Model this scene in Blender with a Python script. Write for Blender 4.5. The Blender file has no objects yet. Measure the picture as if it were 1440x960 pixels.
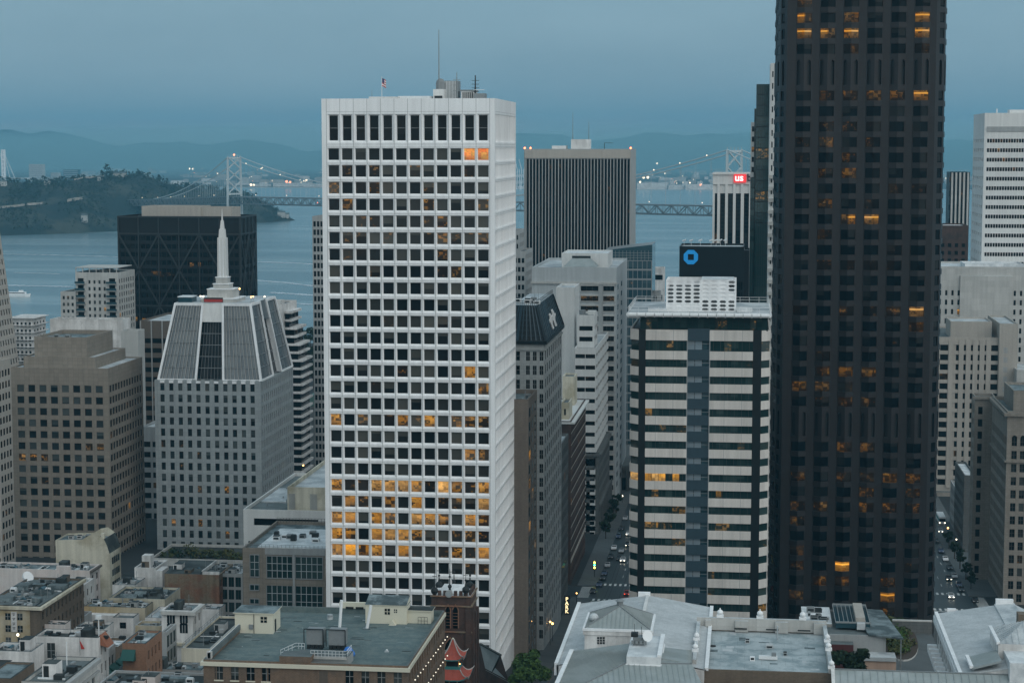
import bpy, math, random
from mathutils import Vector, Matrix
random.seed(7)
SC = bpy.context.scene
COL = SC.collection
V = Vector
# ------------------------------------------------------------------ camera model (photo is 1440 x 960)
FPX, HOR = 2720.0, 210.0
YAW, TILT = math.radians(7.0), math.atan(270.0 / 2720.0)
CZ = 146.0
ca, sa, ct, st = math.cos(YAW), math.sin(YAW), math.cos(TILT), math.sin(TILT)
FW = V((-sa * ct, ca * ct, -st)); RT = V((ca, sa, 0)); UP = V((-sa * st, ca * st, ct))
CAM = V((0, 0, CZ))
def ray(px, py):
    return FW + RT * ((px - 720) / FPX) + UP * ((480 - py) / FPX)
def P(px, py, Y):            # point of the world at depth Y (metres down the street grid) seen at this place of the photo
    d = ray(px, py); return CAM + d * (Y / d.y)
def PZ(px, py, z):           # ... at height z
    d = ray(px, py); return CAM + d * ((z - CZ) / d.z)
def YX(px, py, X):           # depth at which a wall of constant X is seen in this column
    d = ray(px, py); return X * d.y / d.x
def proj(p):
    q = p - CAM; w = q.dot(FW)
    if w < 1: return None
    return 720 + FPX * q.dot(RT) / w, 480 - FPX * q.dot(UP) / w, w
GP = [(-400, 100), (0, 92), (150, 80), (250, 62), (320, 47), (380, 34), (430, 24.5), (480, 17.5), (540, 12), (600, 9), (750, 6), (1000, 4), (1400, 3)]
def gz(y):
    if y <= GP[0][0]: return GP[0][1]
    for (a, b), (c, d) in zip(GP, GP[1:]):
        if y <= c: return b + (d - b) * (y - a) / (c - a)
    return GP[-1][1]

# ------------------------------------------------------------------ materials
MATS = {}
def nt(name):
    m = bpy.data.materials.new(name); m.use_nodes = True
    t = m.node_tree; t.nodes.clear(); MATS[name] = m
    o = t.nodes.new('ShaderNodeOutputMaterial')
    return m, t, o
class G:
    """tiny node helper"""
    def __init__(s, t): s.t = t
    def n(s, kind, **kw):
        x = s.t.nodes.new(kind)
        for k, v in kw.items():
            if k in x.inputs: s.set(x.inputs[k], v)
            else: setattr(x, k, v)
        return x
    def set(s, i, v):
        if isinstance(v, bpy.types.NodeSocket): s.t.links.new(v, i)
        else: i.default_value = v
    def math(s, op, a, b=0.0, c=None, clamp=False):
        x = s.t.nodes.new('ShaderNodeMath'); x.operation = op; x.use_clamp = clamp
        s.set(x.inputs[0], a); s.set(x.inputs[1], b)
        if c is not None: s.set(x.inputs[2], c)
        return x.outputs[0]
    def mix(s, f, a, b, mode='MIX'):
        x = s.t.nodes.new('ShaderNodeMix'); x.data_type = 'RGBA'; x.blend_type = mode
        s.set(x.inputs[0], f)
        for i, v in ((6, a), (7, b)):
            if isinstance(v, tuple) and len(v) == 3: v = v + (1,)
            s.set(x.inputs[i], v)
        return x.outputs[2]
    def ramp(s, f, lo, hi):
        x = s.t.nodes.new('ShaderNodeMapRange'); x.interpolation_type = 'SMOOTHSTEP'
        s.set(x.inputs[0], f); s.set(x.inputs[1], lo); s.set(x.inputs[2], hi)
        return x.outputs[0]
    def noise(s, vec, scale, detail=3, rough=.55):
        x = s.t.nodes.new('ShaderNodeTexNoise'); s.set(x.inputs['Vector'], vec)
        x.inputs['Scale'].default_value = scale; x.inputs['Detail'].default_value = detail; x.inputs['Roughness'].default_value = rough
        return x.outputs[0]
    def scaled(s, vec, v):
        x = s.t.nodes.new('ShaderNodeVectorMath'); x.operation = 'MULTIPLY'
        s.set(x.inputs[0], vec); x.inputs[1].default_value = v
        return x.outputs[0]
def pos(g): return g.n('ShaderNodeNewGeometry').outputs['Position']
def stone(name, c, var=.16, rough=.85, streak=.25, fine=.12, joint=None, plan=False, tint=.86, jw=.02, jc=.6, spec=.3, bump=0, c2=None, mottle=None, metal=0.0):
    """masonry, concrete, metal or roofing: large blotches, rain streaks, fine grain, optional panel joints"""
    m, t, o = nt(name); g = G(t); p = pos(g)
    big = g.noise(p, .07, 4); st_ = g.noise(g.scaled(p, (.9, .9, .045)), 1.0, 4); fi = g.noise(p, 2.3, 3)
    f = g.math('ADD', 1.0, g.math('MULTIPLY', g.math('SUBTRACT', big, .5), var * 2.2))
    f = g.math('ADD', f, g.math('MULTIPLY', g.math('SUBTRACT', st_, .52), streak * 1.6))
    f = g.math('ADD', f, g.math('MULTIPLY', g.math('SUBTRACT', fi, .5), fine * 2))
    col = c + (1,)
    if c2: col = g.mix(g.ramp(g.noise(p, mottle or .25, 5, .65), .42, .6), c, c2)
    if joint:
        sp = g.n('ShaderNodeSeparateXYZ', Vector=p).outputs
        cv = g.n('ShaderNodeCombineXYZ', X=sp[0] if plan else g.math('ADD', sp[0], sp[1]), Y=sp[1] if plan else sp[2]).outputs[0]
        b = g.n('ShaderNodeTexBrick', Vector=cv, Scale=1.0, Color1=(1, 1, 1, 1), Color2=(tint, tint, tint, 1), Mortar=(jc, jc, jc, 1))
        b.inputs['Mortar Size'].default_value = jw; b.inputs['Brick Width'].default_value = joint[0]; b.inputs['Row Height'].default_value = joint[1]
        b.inputs['Mortar Smooth'].default_value = .3; b.offset = joint[2] if len(joint) > 2 else 0.0
        col = g.mix(1.0, col, b.outputs[0], 'MULTIPLY')
    fc = g.n('ShaderNodeCombineXYZ', X=f, Y=f, Z=f).outputs[0]
    col = g.mix(1.0, col, fc, 'MULTIPLY')
    bs = g.n('ShaderNodeBsdfPrincipled'); g.set(bs.inputs['Base Color'], col)
    bs.inputs['Roughness'].default_value = rough; bs.inputs['Specular IOR Level'].default_value = spec; bs.inputs['Metallic'].default_value = metal
    if bump:
        bn = g.n('ShaderNodeBump', Height=g.noise(p, 3.0, 4)); bn.inputs['Strength'].default_value = bump; bn.inputs['Distance'].default_value = .2
        t.links.new(bn.outputs[0], bs.inputs['Normal'])
    t.links.new(bs.outputs[0], o.inputs[0]); return m
def plain(name, c, rough=.6, emit=None, es=1.0, metal=0.0, spec=.4):
    m, t, o = nt(name); g = G(t)
    bs = g.n('ShaderNodeBsdfPrincipled'); bs.inputs['Base Color'].default_value = c + (1,)
    bs.inputs['Roughness'].default_value = rough; bs.inputs['Metallic'].default_value = metal; bs.inputs['Specular IOR Level'].default_value = spec
    if emit:
        bs.inputs['Emission Color'].default_value = emit + (1,); bs.inputs['Emission Strength'].default_value = es
    t.links.new(bs.outputs[0], o.inputs[0]); return m
def glass(name, c=(.012, .017, .022), blind=(.16, .16, .15), bp=.3, warm=(1.0, .40, .03), es=.7, rough=.06, spec=.14, tone=1.0, strip=False):
    """window pane: attributes seed and lit, UV in metres; shades drawn in some rooms, furnished lamp-lit rooms in others"""
    m, t, o = nt(name); g = G(t)
    sd = g.n('ShaderNodeAttribute', attribute_name='seed').outputs['Fac']
    li = g.n('ShaderNodeAttribute', attribute_name='lit').outputs['Fac']
    uv = g.n('ShaderNodeUVMap').outputs[0]
    s = g.n('ShaderNodeSeparateXYZ', Vector=uv).outputs
    wn = g.n('ShaderNodeTexWhiteNoise', noise_dimensions='1D', W=sd); r1 = wn.outputs[0]
    cs = g.n('ShaderNodeSeparateColor', Color=wn.outputs[1]).outputs
    isb = g.math('LESS_THAN', r1, bp)                       # this room has its shade down ...
    hgt = g.math('ADD', .3, g.math('MULTIPLY', cs[1], 3.0))    # ... to this height
    shade = g.math('MULTIPLY', isb, g.math('GREATER_THAN', s[1], g.math('SUBTRACT', 2.4, hgt)))
    tint = g.math('MULTIPLY', .22 * tone, g.math('POWER', cs[2], 2.5))
    dark = g.mix(g.math('MULTIPLY', tint, 1.0), c, blind)
    col = g.mix(g.math('MULTIPLY', shade, g.math('ADD', .25, g.math('MULTIPLY', cs[0], .6))), dark, blind)
    # a lit room: blocks of desks, walls and ceiling panels
    def blocks(fx, fy, k):      # random rectangles of one room: walls, cabinets, desks, screens
        bx = g.math('FLOOR', g.math('MULTIPLY_ADD', s[0], fx, g.math('MULTIPLY', sd, k))); by = g.math('FLOOR', g.math('MULTIPLY_ADD', s[1], fy, g.math('MULTIPLY', sd, k * .37)))
        v = g.n('ShaderNodeCombineXYZ', X=bx, Y=by).outputs[0]; w2 = g.n('ShaderNodeTexWhiteNoise', noise_dimensions='2D', Vector=v)
        return w2.outputs[0], g.n('ShaderNodeSeparateColor', Color=w2.outputs[1]).outputs
    r_a, cell = blocks(.85, 1.25, 17.3); r_b, c_b = blocks(2.3, 2.9, 41.7)
    cut = g.math('ADD', g.math('MULTIPLY', r_a, .62), g.math('MULTIPLY', r_b, .36))
    on = g.ramp(g.math('SUBTRACT', g.math('MULTIPLY', li, 1.0), cut), -.05, .05)
    br = g.math('MULTIPLY_ADD', cell[1], .5, g.math('MULTIPLY_ADD', c_b[1], .35, .15))
    if strip:   # rows of ceiling lights near the head of the window
        band = g.math('MULTIPLY', g.ramp(s[1], 1.55, 1.62), g.math('SUBTRACT', 1.0, g.ramp(s[1], 1.98, 2.04)))
        band = g.math('MULTIPLY', band, g.math('GREATER_THAN', li, .7)); on = g.math('MAXIMUM', g.math('MULTIPLY', on, .42), band); br = g.math('MAXIMUM', br, g.math('MULTIPLY', band, 1.2))
    e = g.math('MULTIPLY', on, br)
    e = g.math('ADD', e, g.math('MULTIPLY', .13, g.math('MINIMUM', li, 1.0)))
    e = g.math('MULTIPLY', e, g.math('MULTIPLY_ADD', li, .8, .1))
    e = g.math('MULTIPLY', e, g.math('GREATER_THAN', li, .02))
    e = g.math('MULTIPLY', e, g.math('MULTIPLY_ADD', g.ramp(s[1], .1, 1.9), .55, .5))
    ecol = g.mix(cell[2], warm, (1.0, .48, .07))
    ecol = g.mix(g.math('MULTIPLY', g.math('GREATER_THAN', cs[0], .75), .4), ecol, (1.0, .66, .30))
    bs = g.n('ShaderNodeBsdfPrincipled'); g.set(bs.inputs['Base Color'], col)
    bs.inputs['Roughness'].default_value = rough; bs.inputs['Specular IOR Level'].default_value = spec
    g.set(bs.inputs['Emission Color'], ecol); g.set(bs.inputs['Emission Strength'], g.math('MULTIPLY', e, es))
    t.links.new(bs.outputs[0], o.inputs[0]); return m
def leafm(name, c, c2):
    m, t, o = nt(name); g = G(t)
    sd = g.n('ShaderNodeAttribute', attribute_name='seed').outputs['Fac']
    bs = g.n('ShaderNodeBsdfPrincipled'); g.set(bs.inputs['Base Color'], g.mix(sd, c, c2)); bs.inputs['Roughness'].default_value = .75
    bs.inputs['Specular IOR Level'].default_value = .15
    t.links.new(bs.outputs[0], o.inputs[0]); return m

# ------------------------------------------------------------------ mesh building
class MB:
    def __init__(s): s.v = []; s.f = []; s.m = []; s.uv = []; s.sd = []; s.li = []
    def face(s, pts, mat, uv=None, sd=0.0, li=0.0):
        b = len(s.v); s.v.extend([tuple(p) for p in pts]); s.f.append(tuple(range(b, b + len(pts))))
        s.m.append(mat); s.uv.append(uv or [(0, 0)] * len(pts)); s.sd.append(sd); s.li.append(li)
    def box(s, x0, x1, y0, y1, z0, z1, mat, bottom=False, top=None):
        p = [V((x, y, z)) for z in (z0, z1) for y in (y0, y1) for x in (x0, x1)]
        q = [(0, 1, 5, 4), (1, 3, 7, 5), (3, 2, 6, 7), (2, 0, 4, 6)]
        for a in q: s.face([p[i] for i in a], mat)
        s.face([p[i] for i in (4, 5, 7, 6)], top or mat)
        if bottom: s.face([p[i] for i in (0, 2, 3, 1)], mat)
    def tube(s, a, b, r, mat, n=6, r2=None, cap=True):
        a = V(a); b = V(b); d = (b - a).normalized(); u = d.orthogonal().normalized(); w = d.cross(u)
        r2 = r if r2 is None else r2
        A = [a + (u * math.cos(6.28318 * i / n) + w * math.sin(6.28318 * i / n)) * r for i in range(n)]
        B = [b + (u * math.cos(6.28318 * i / n) + w * math.sin(6.28318 * i / n)) * r2 for i in range(n)]
        for i in range(n): s.face([A[i], A[(i + 1) % n], B[(i + 1) % n], B[i]], mat)
        if cap: s.face(A[::-1], mat); s.face(B, mat)
    def bar(s, a, b, w, h, mat, up=V((0, 0, 1))):
        a = V(a); b = V(b); d = (b - a).normalized(); sd = d.cross(up)
        if sd.length < 1e-4: sd = V((1, 0, 0))
        sd = sd.normalized() * w / 2; u = sd.cross(d).normalized() * h / 2
        A = [a - sd - u, a + sd - u, a + sd + u, a - sd + u]; B = [q + (b - a) for q in A]
        for i in range(4): s.face([A[i], A[(i + 1) % 4], B[(i + 1) % 4], B[i]], mat)
        s.face(A[::-1], mat); s.face(B, mat)
    def ball(s, c, r, mat, n=8, m=5, sz=1.0):
        c = V(c); g = [[c + V((r * math.sin(math.pi * j / m) * math.cos(2 * math.pi * i / n), r * math.sin(math.pi * j / m) * math.sin(2 * math.pi * i / n), sz * r * math.cos(math.pi * j / m))) for i in range(n)] for j in range(m + 1)]
        for j in range(m):
            for i in range(n): s.face([g[j + 1][i], g[j + 1][(i + 1) % n], g[j][(i + 1) % n], g[j][i]], mat)
    def prism(s, poly, ext, mat, side=None):   # poly: list of Vectors, extruded along ext
        e = V(ext); n = len(poly); poly = [V(q) for q in poly]
        s.face(poly, mat); s.face([q + e for q in poly][::-1], mat)
        for i in range(n):
            a, b = poly[i], poly[(i + 1) % n]; s.face([b, a, a + e, b + e], side or mat)
    def extend(s, o):
        b = len(s.v); s.v += o.v; s.f += [tuple(i + b for i in f) for f in o.f]; s.m += o.m; s.uv += o.uv; s.sd += o.sd; s.li += o.li
    def build(s, name, parent=None, smooth=False, weld=False):
        if not s.f: return None
        off = parent['_w'] if parent is not None and '_w' in parent else (0, 0, 0)
        me = bpy.data.meshes.new(name)
        me.from_pydata([(a - off[0], b - off[1], c - off[2]) for a, b, c in s.v], [], s.f)
        names = list(dict.fromkeys(s.m)); idx = {n: i for i, n in enumerate(names)}
        for n in names: me.materials.append(MATS[n])
        me.polygons.foreach_set('material_index', [idx[n] for n in s.m])
        ul = me.uv_layers.new(name='UVMap'); fl = []
        for u in s.uv:
            for q in u: fl += [q[0], q[1]]
        ul.data.foreach_set('uv', fl)
        at = me.attributes.new('seed', 'FLOAT', 'FACE'); at.data.foreach_set('value', s.sd)
        at = me.attributes.new('lit', 'FLOAT', 'FACE'); at.data.foreach_set('value', s.li)
        if weld or smooth:
            import bmesh
            bm = bmesh.new(); bm.from_mesh(me); bmesh.ops.remove_doubles(bm, verts=bm.verts, dist=1e-4); bm.to_mesh(me); bm.free()
        if smooth: me.polygons.foreach_set('use_smooth', [True] * len(me.polygons))
        me.update()
        o = bpy.data.objects.new(name, me); COL.objects.link(o)
        if parent is not None: o.parent = parent; o['_w'] = off
        return o
def tag(o, label=None, cat=None, group=None, kind=None):
    if label: o['label'] = label
    if cat: o['category'] = cat
    if group: o['group'] = group
    if kind: o['kind'] = kind
    return o
def empty(name, loc, label, cat, group=None):
    o = bpy.data.objects.new(name, None); COL.objects.link(o); o.location = loc; o['_w'] = tuple(loc)
    return tag(o, label, cat, group)
def dup(root, loc, label=None, rz=None):
    r = root.copy(); COL.objects.link(r); r.location = loc
    if rz is not None: r.rotation_euler = (0, 0, rz)
    if label: r['label'] = label
    for c in list(root.children):
        k = c.copy(); COL.objects.link(k); k.parent = r
        for d in list(c.children):
            e = d.copy(); COL.objects.link(e); e.parent = k
    return r
SIDES = {'F': (V((1, 0, 0)), V((0, -1, 0))), 'R': (V((0, 1, 0)), V((1, 0, 0))), 'L': (V((0, -1, 0)), V((-1, 0, 0))), 'B': (V((-1, 0, 0)), V((0, 1, 0)))}
Z = V((0, 0, 1))
LITV = {'.': 0, 'd': .2, 's': .34, 'm': .48, 'L': .72, 'F': 1.4, 'O': 1.2, 'g': 0}
class Bld:
    frames = False
    def __init__(s, name, label, cat='office tower', loc=None, group=None):
        s.name, s.label, s.cat, s.group = name, label, cat, group
        s.w = MB(); s.r = MB(); s.panes = []; s.parts = []; s.key = 0; s.loc = loc
    def pane(s, pts, mat, lit=0.0, frame=None, key=None, seed=None, mull=None):
        s.key += 1
        s.panes.append((key if key is not None else s.key, [V(p) for p in pts], mat, lit, random.random() if seed is None else seed, frame, mull))
    def facade(s, O, R, N, W, H, cols, rows, dep, wm, gm='glass', rm=None, bevel=None, lit=None, litp=0.0, mull=None, fm='frame', key=None, keyf=None):
        """wall W x H from corner O with openings cols x rows (metres), set back by dep"""
        O = V(O); rm = rm or wm; mb = s.w
        f = lambda x, z, d=0.0: O + R * x + Z * z - N * d
        q = lambda x0, x1, z0, z1, m: mb.face([f(x0, z0), f(x1, z0), f(x1, z1), f(x0, z1)], m) if x1 - x0 > 1e-4 and z1 - z0 > 1e-4 else None
        rows = sorted(rows); z = 0
        for ri, (a, b) in enumerate(rows):
            q(0, W, z, a, wm); z = b; x = 0
            for ci, (c, d) in enumerate(cols):
                q(x, c, a, b, wm); x = d
                o = [(c, a), (d, a), (d, b), (c, b)]; lv = 0.0
                if bevel:
                    bx, bb, bt, bd = bevel
                    n = [(c + bx, a + bb), (d - bx, a + bb), (d - bx, b - bt), (c + bx, b - bt)]
                    for i in range(4):
                        j = (i + 1) % 4; mb.face([f(*o[i]), f(*o[j]), f(n[j][0], n[j][1], bd), f(n[i][0], n[i][1], bd)], rm)
                    o = n; lv = bd
                for i in range(4):
                    j = (i + 1) % 4; mb.face([f(o[i][0], o[i][1], lv), f(o[j][0], o[j][1], lv), f(o[j][0], o[j][1], dep), f(o[i][0], o[i][1], dep)], rm)
                L = 0.0
                if lit is not None:
                    rr = len(rows) - 1 - ri
                    if rr < len(lit) and ci < len(lit[rr]): L = LITV.get(lit[rr][ci], 0)
                elif random.random() < litp: L = random.choice((.2, .3, .4, .5, .75))
                s.pane([f(x_, z_, dep) for x_, z_ in o], 'glass_orange' if L == 1.2 else gm, L, fm, keyf(ri, ci) if keyf else None, None, mull)
            q(x, W, a, b, wm)
        q(0, W, z, H, wm)
    def side(s, sd, x0, x1, y0, y1, z0, z1, sp=None, wm=None):
        R, N = SIDES[sd]
        O = {'F': V((x0, y0, z0)), 'R': V((x1, y0, z0)), 'L': V((x0, y1, z0)), 'B': V((x1, y1, z0))}[sd]
        W = (x1 - x0) if sd in 'FB' else (y1 - y0); H = z1 - z0
        if not sp:
            s.w.face([O, O + R * W, O + R * W + Z * H, O + Z * H], wm); return
        mg = sp.get('mg', .6); n = sp.get('n') or max(1, round((W - 2 * mg) / sp['bay'])); bw = (W - 2 * mg) / n; ww = sp.get('ww', .6) * bw
        cols = [(mg + i * bw + (bw - ww) / 2, mg + i * bw + (bw + ww) / 2) for i in range(n)]
        if sp.get('skip'): cols = [c for i, c in enumerate(cols) if i not in sp['skip']]
        ph, wh = sp['ph'], sp['wh']; zt = H - sp.get('top', 2.0); rows = []
        while zt - wh > sp.get('bot', .5) and len(rows) < sp.get('nr', 99): rows.append((zt - wh, zt)); zt -= ph
        s.facade(O, R, N, W, H, cols, rows, sp.get('dep', .3), sp.get('wm', wm), sp.get('gm', 'glass'), sp.get('rm'), sp.get('bevel'), sp.get('lit'), sp.get('litp', .03), sp.get('mull'), sp.get('fm', 'frame'))
    def block(s, x0, x1, y0, y1, z0, z1, wm, roof='roof_grey', par=.9, F=None, R=None, L=None, B=None, th=.35, cap=None):
        for sd, sp in (('F', F), ('R', R), ('L', L), ('B', B)): s.side(sd, x0, x1, y0, y1, z0, z1, sp, wm)
        cap = cap or wm
        if par > 0:
            a, b, c, d = x0 + th, x1 - th, y0 + th, y1 - th; zr = z1 - par
            for (e, f_) in (((x0, y0), (x1, y0)), ((x1, y0), (x1, y1)), ((x1, y1), (x0, y1)), ((x0, y1), (x0, y0))):
                ins = lambda q: V((min(max(q[0], a), b), min(max(q[1], c), d), z1))
                e3, f3 = V(e + (z1,)), V(f_ + (z1,)); ei, fi = ins(e), ins(f_)
                s.w.face([e3, f3, fi, ei], cap); s.w.face([ei, fi, V((fi.x, fi.y, zr)), V((ei.x, ei.y, zr))], wm)
            s.r.face([(a, c, zr), (b, c, zr), (b, d, zr), (a, d, zr)], roof)
        else: s.r.face([(x0, y0, z1), (x1, y0, z1), (x1, y1, z1), (x0, y1, z1)], roof)
        if s.loc is None: s.loc = ((x0 + x1) / 2, (y0 + y1) / 2, z0)
    def part(s, name, mb, label=None, kind=None, smooth=False):
        s.parts.append((name, mb, label, kind, smooth)); return mb
    busy = None
    def done(s, cap=100, minpx=2.2):
        if s.busy: s.busy(s)
        root = empty(s.name, s.loc, s.label, s.cat, s.group); s.root = root
        s.w.build('wall', root); s.r.build('roof', root)
        groups = {}
        for p in s.panes: groups.setdefault(p[0], []).append(p)
        rank = []
        for k, ps in groups.items():
            a = 0; ok = False
            for p in ps:
                q = [proj(c) for c in p[1]]
                if all(q):
                    xs = [c[0] for c in q]; ys = [c[1] for c in q]; w, h = max(xs) - min(xs), max(ys) - min(ys)
                    n = (p[1][1] - p[1][0]).cross(p[1][2] - p[1][1])
                    if max(xs) > 0 and min(xs) < 1440 and max(ys) > 0 and min(ys) < 960 and n.dot(CAM - p[1][0]) > 0:
                        a += w * h * (1.6 if p[3] > 0 else 1.0)
                        if min(w, h) >= minpx: ok = True
            rank.append((-(a if ok else 0), k))
        rank.sort(); rest = MB()
        for i, (a, k) in enumerate(rank):
            mb = MB() if (i < cap and a < 0) else rest; fr_ = MB() if (s.frames and mb is not rest) else mb
            if fr_ is mb: pass
            for (_, c, mat, lit, seed, fm, mull) in groups[k]:
                fm = fm or 'frame'
                W = (c[1] - c[0]).length; H = (c[3] - c[0]).length
                mb.face(c, mat, [(0, 0), (W, 0), (W, H), (0, H)], seed * 10, lit)
                if mull:
                    nv, nh, t = mull; n = (c[1] - c[0]).cross(c[2] - c[1]).normalized() * .06; r = (c[1] - c[0]) / W; u = (c[3] - c[0]) / H
                    for j in range(1, nv + 1):
                        x = W * j / (nv + 1); fr_.face([c[0] + r * (x - t / 2) + n, c[0] + r * (x + t / 2) + n, c[3] + r * (x + t / 2) + n, c[3] + r * (x - t / 2) + n], fm)
                    for j in range(1, nh + 1):
                        z = H * j / (nh + 1); fr_.face([c[0] + u * (z - t / 2) + n * 1.2, c[1] + u * (z - t / 2) + n * 1.2, c[1] + u * (z + t / 2) + n * 1.2, c[0] + u * (z + t / 2) + n * 1.2], fm)
            if mb is not rest:
                w = mb.build('window', root)
                if groups[k][0][3] >= .8: w['label'] = 'window glowing orange from inside'
                if fr_ is not mb and fr_.f: w['_w'] = root['_w']; fr_.build('frame', w)
        o = rest.build('window_glass', root)
        if o: o['kind'] = 'stuff'
        roof = next((c for c in root.children if c.name.split('.')[0] == 'roof'), None); wall = next((c for c in root.children if c.name.split('.')[0] == 'wall'), None); sign = None
        for name, mb, label, kind, sm in s.parts:
            par = root
            if roof and name in ('rooftop_unit', 'vent_pipe', 'antenna', 'chimney', 'roof_pole', 'roof_drain', 'roof_vent', 'roof_shrub', 'satellite_dish', 'duct', 'roof_shed', 'roof_litter', 'stair_hut', 'skylight', 'roof_patch', 'roof_monitor', 'scupper', 'warning_light'): par = roof
            if wall and name in ('panel_joint', 'string_course', 'sill', 'fin', 'mullion', 'shop_sign'): par = wall
            if name == 'sign_lettering' and sign: par = sign
            if par is not root: par['_w'] = root['_w']
            o = mb.build(name, par, sm)
            if name == 'sign': sign = o
            if o and label: o['label'] = label
            if o and kind: o['kind'] = kind
        return root
# ------------------------------------------------------------------ the materials of the place
stone('white_precast', (.82, .82, .82), var=.07, streak=.22, fine=.06, rough=.7, joint=(3.03, 3.77), jw=.0, tint=.94)
plain('joint', (.30, .30, .30), .9)
plain('frame', (.045, .045, .045), .5)
plain('pale_frame', (.27, .28, .28), .5)
stone('tan_brick', (.19, .16, .135), var=.2, streak=.35, fine=.2, joint=(.6, .25, .5), jw=.03, jc=.8)
stone('stucco_peach', (.50, .34, .26), var=.14, streak=.3, fine=.08)
leafm_ = None
stone('granite_dark', (.0225, .0205, .0215), var=.12, streak=.12, fine=.16, rough=.45, spec=.25, joint=(3.0, 1.95), jw=.03, jc=.7)
stone('granite_beige', (.27, .232, .192), var=.14, streak=.2, fine=.12, joint=(1.7, 1.3), jw=.05, jc=.72)
stone('granite_grey', (.33, .355, .36), var=.1, streak=.2, fine=.1, joint=(1.55, 1.3), jw=.05, jc=.75)
stone('concrete_pale', (.50, .49, .465), var=.12, streak=.3, fine=.08, joint=(3.2, 2.6), jw=.04, jc=.82)
stone('concrete_white', (.66, .65, .63), var=.1, streak=.25, fine=.06)
stone('concrete_grey', (.34, .345, .34), var=.14, streak=.3, fine=.1)
stone('concrete_mid', (.43, .45, .455), var=.12, streak=.3, fine=.08)
stone('concrete_tan', (.40, .365, .325), var=.12, streak=.25, fine=.1)
stone('beige_panel', (.60, .56, .52), var=.08, streak=.3, fine=.08, joint=(3.4, 3.845), jw=.0, tint=.88)
stone('black_panel', (.010, .014, .016), var=.2, streak=.15, rough=.4, spec=.2)
stone('navy_panel', (.032, .056, .072), var=.15, streak=.15, rough=.4, spec=.25)
stone('bronze', (.012, .013, .014), var=.2, streak=.15, rough=.45, spec=.2)
stone('brown_panel', (.12, .098, .08), var=.12, streak=.2)
stone('limestone', (.40, .415, .41), var=.16, streak=.35, fine=.12, joint=(1.5, .75, .5), jw=.04, jc=.75)
stone('terracotta_pale', (.30, .27, .235), var=.16, streak=.35, fine=.14, joint=(1.2, .6, .5), jw=.04, jc=.75)
stone('limestone_dark', (.13, .135, .132), var=.2, streak=.4, fine=.15, joint=(1.5, .75, .5), jw=.04, jc=.7)
stone('brick_red', (.185, .125, .088), var=.25, streak=.35, fine=.3, joint=(.5, .2, .5), jw=.025, jc=1.3, c2=(.15, .112, .085))
stone('brick_church', (.088, .052, .042), var=.28, streak=.4, fine=.3, joint=(.5, .2, .5), jw=.025, jc=1.2, c2=(.06, .042, .036))
stone('brick_worn', (.21, .165, .115), var=.3, streak=.55, fine=.3, joint=(.6, .22, .5), jw=.03, jc=1.2, c2=(.22, .11, .07), mottle=.16)
stone('brick_orange', (.28, .155, .10), var=.2, streak=.35, fine=.2, joint=(.5, .2, .5), jw=.02, jc=1.15)
stone('brick_brown', (.15, .118, .09), var=.25, streak=.35, fine=.2, joint=(.5, .2, .5), jw=.02, jc=1.15)
stone('stucco_cream', (.62, .57, .46), var=.16, streak=.5, fine=.08, c2=(.42, .37, .27), mottle=.09)
stone('stucco_pink', (.62, .53, .49), var=.14, streak=.4, fine=.08, c2=(.62, .57, .54), mottle=.12)
stone('stucco_white', (.70, .68, .66), var=.16, streak=.55, fine=.1, c2=(.54, .52, .50), mottle=.13)
stone('stucco_ochre', (.40, .31, .18), var=.2, streak=.5, fine=.1, c2=(.46, .40, .30), mottle=.1)
stone('roof_grey', (.13, .15, .152), var=.3, streak=.0, fine=.2, c2=(.10, .118, .118), mottle=.22, rough=.8, bump=.15)
stone('roof_dark', (.028, .034, .034), var=.35, streak=.0, fine=.25, c2=(.065, .075, .072), mottle=.2, rough=.75, bump=.15)
stone('roof_pale', (.52, .54, .545), var=.2, streak=.0, fine=.2, c2=(.33, .36, .375), mottle=.16, rough=.7)
stone('roof_white', (.70, .71, .71), var=.16, streak=.0, fine=.1, c2=(.5, .52, .53), mottle=.2, rough=.6)
stone('roof_weathered', (.43, .475, .485), var=.3, streak=.0, fine=.2, c2=(.26, .315, .33), mottle=.3, rough=.55, joint=(3.6, 2.8, .3), plan=True, jw=.05, jc=.78, tint=.93)
stone('roof_blue', (.21, .255, .265), var=.4, streak=.0, fine=.3, c2=(.075, .10, .105), mottle=.32, rough=.6, bump=.2, joint=(4.0, 1.1, .4), plan=True, jw=.04, jc=.65, tint=.8)
stone('roof_felt', (.112, .155, .158), var=.22, streak=.0, fine=.16, c2=(.15, .19, .185), mottle=.5, rough=.85, bump=.25, joint=(9.0, 1.0, .4), plan=True, jw=.03, jc=.7, tint=.88)
stone('slate_pale', (.52, .535, .54), var=.2, streak=.0, fine=.2, rough=.6, c2=(.45, .47, .475), mottle=.4, joint=(.9, .45, .5), plan=True, jw=.02, jc=.82, tint=.9, bump=.2)
stone('metal_seam', (.27, .30, .295), var=.16, streak=.0, fine=.08, rough=.5, c2=(.32, .35, .35), mottle=.2)
stone('copper_green', (.20, .34, .29), var=.2, streak=.0, fine=.1, rough=.6)
stone('red_tile', (.36, .075, .05), var=.2, streak=.0, fine=.25, rough=.5)
stone('clay_tile', (.30, .12, .07), var=.2, streak=.0, fine=.25, rough=.7)
stone('asphalt', (.022, .031, .034), var=.25, streak=.0, fine=.2, rough=.38, spec=.45)
stone('sidewalk_concrete', (.10, .11, .112), var=.2, streak=.0, fine=.15, joint=(1.5, 50.0), jw=.03, jc=.8)
stone('ground_city', (.028, .032, .033), var=.3, streak=.0, fine=.2)
stone('road_paint', (.62, .62, .6), var=.2, streak=0, fine=.2)
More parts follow.
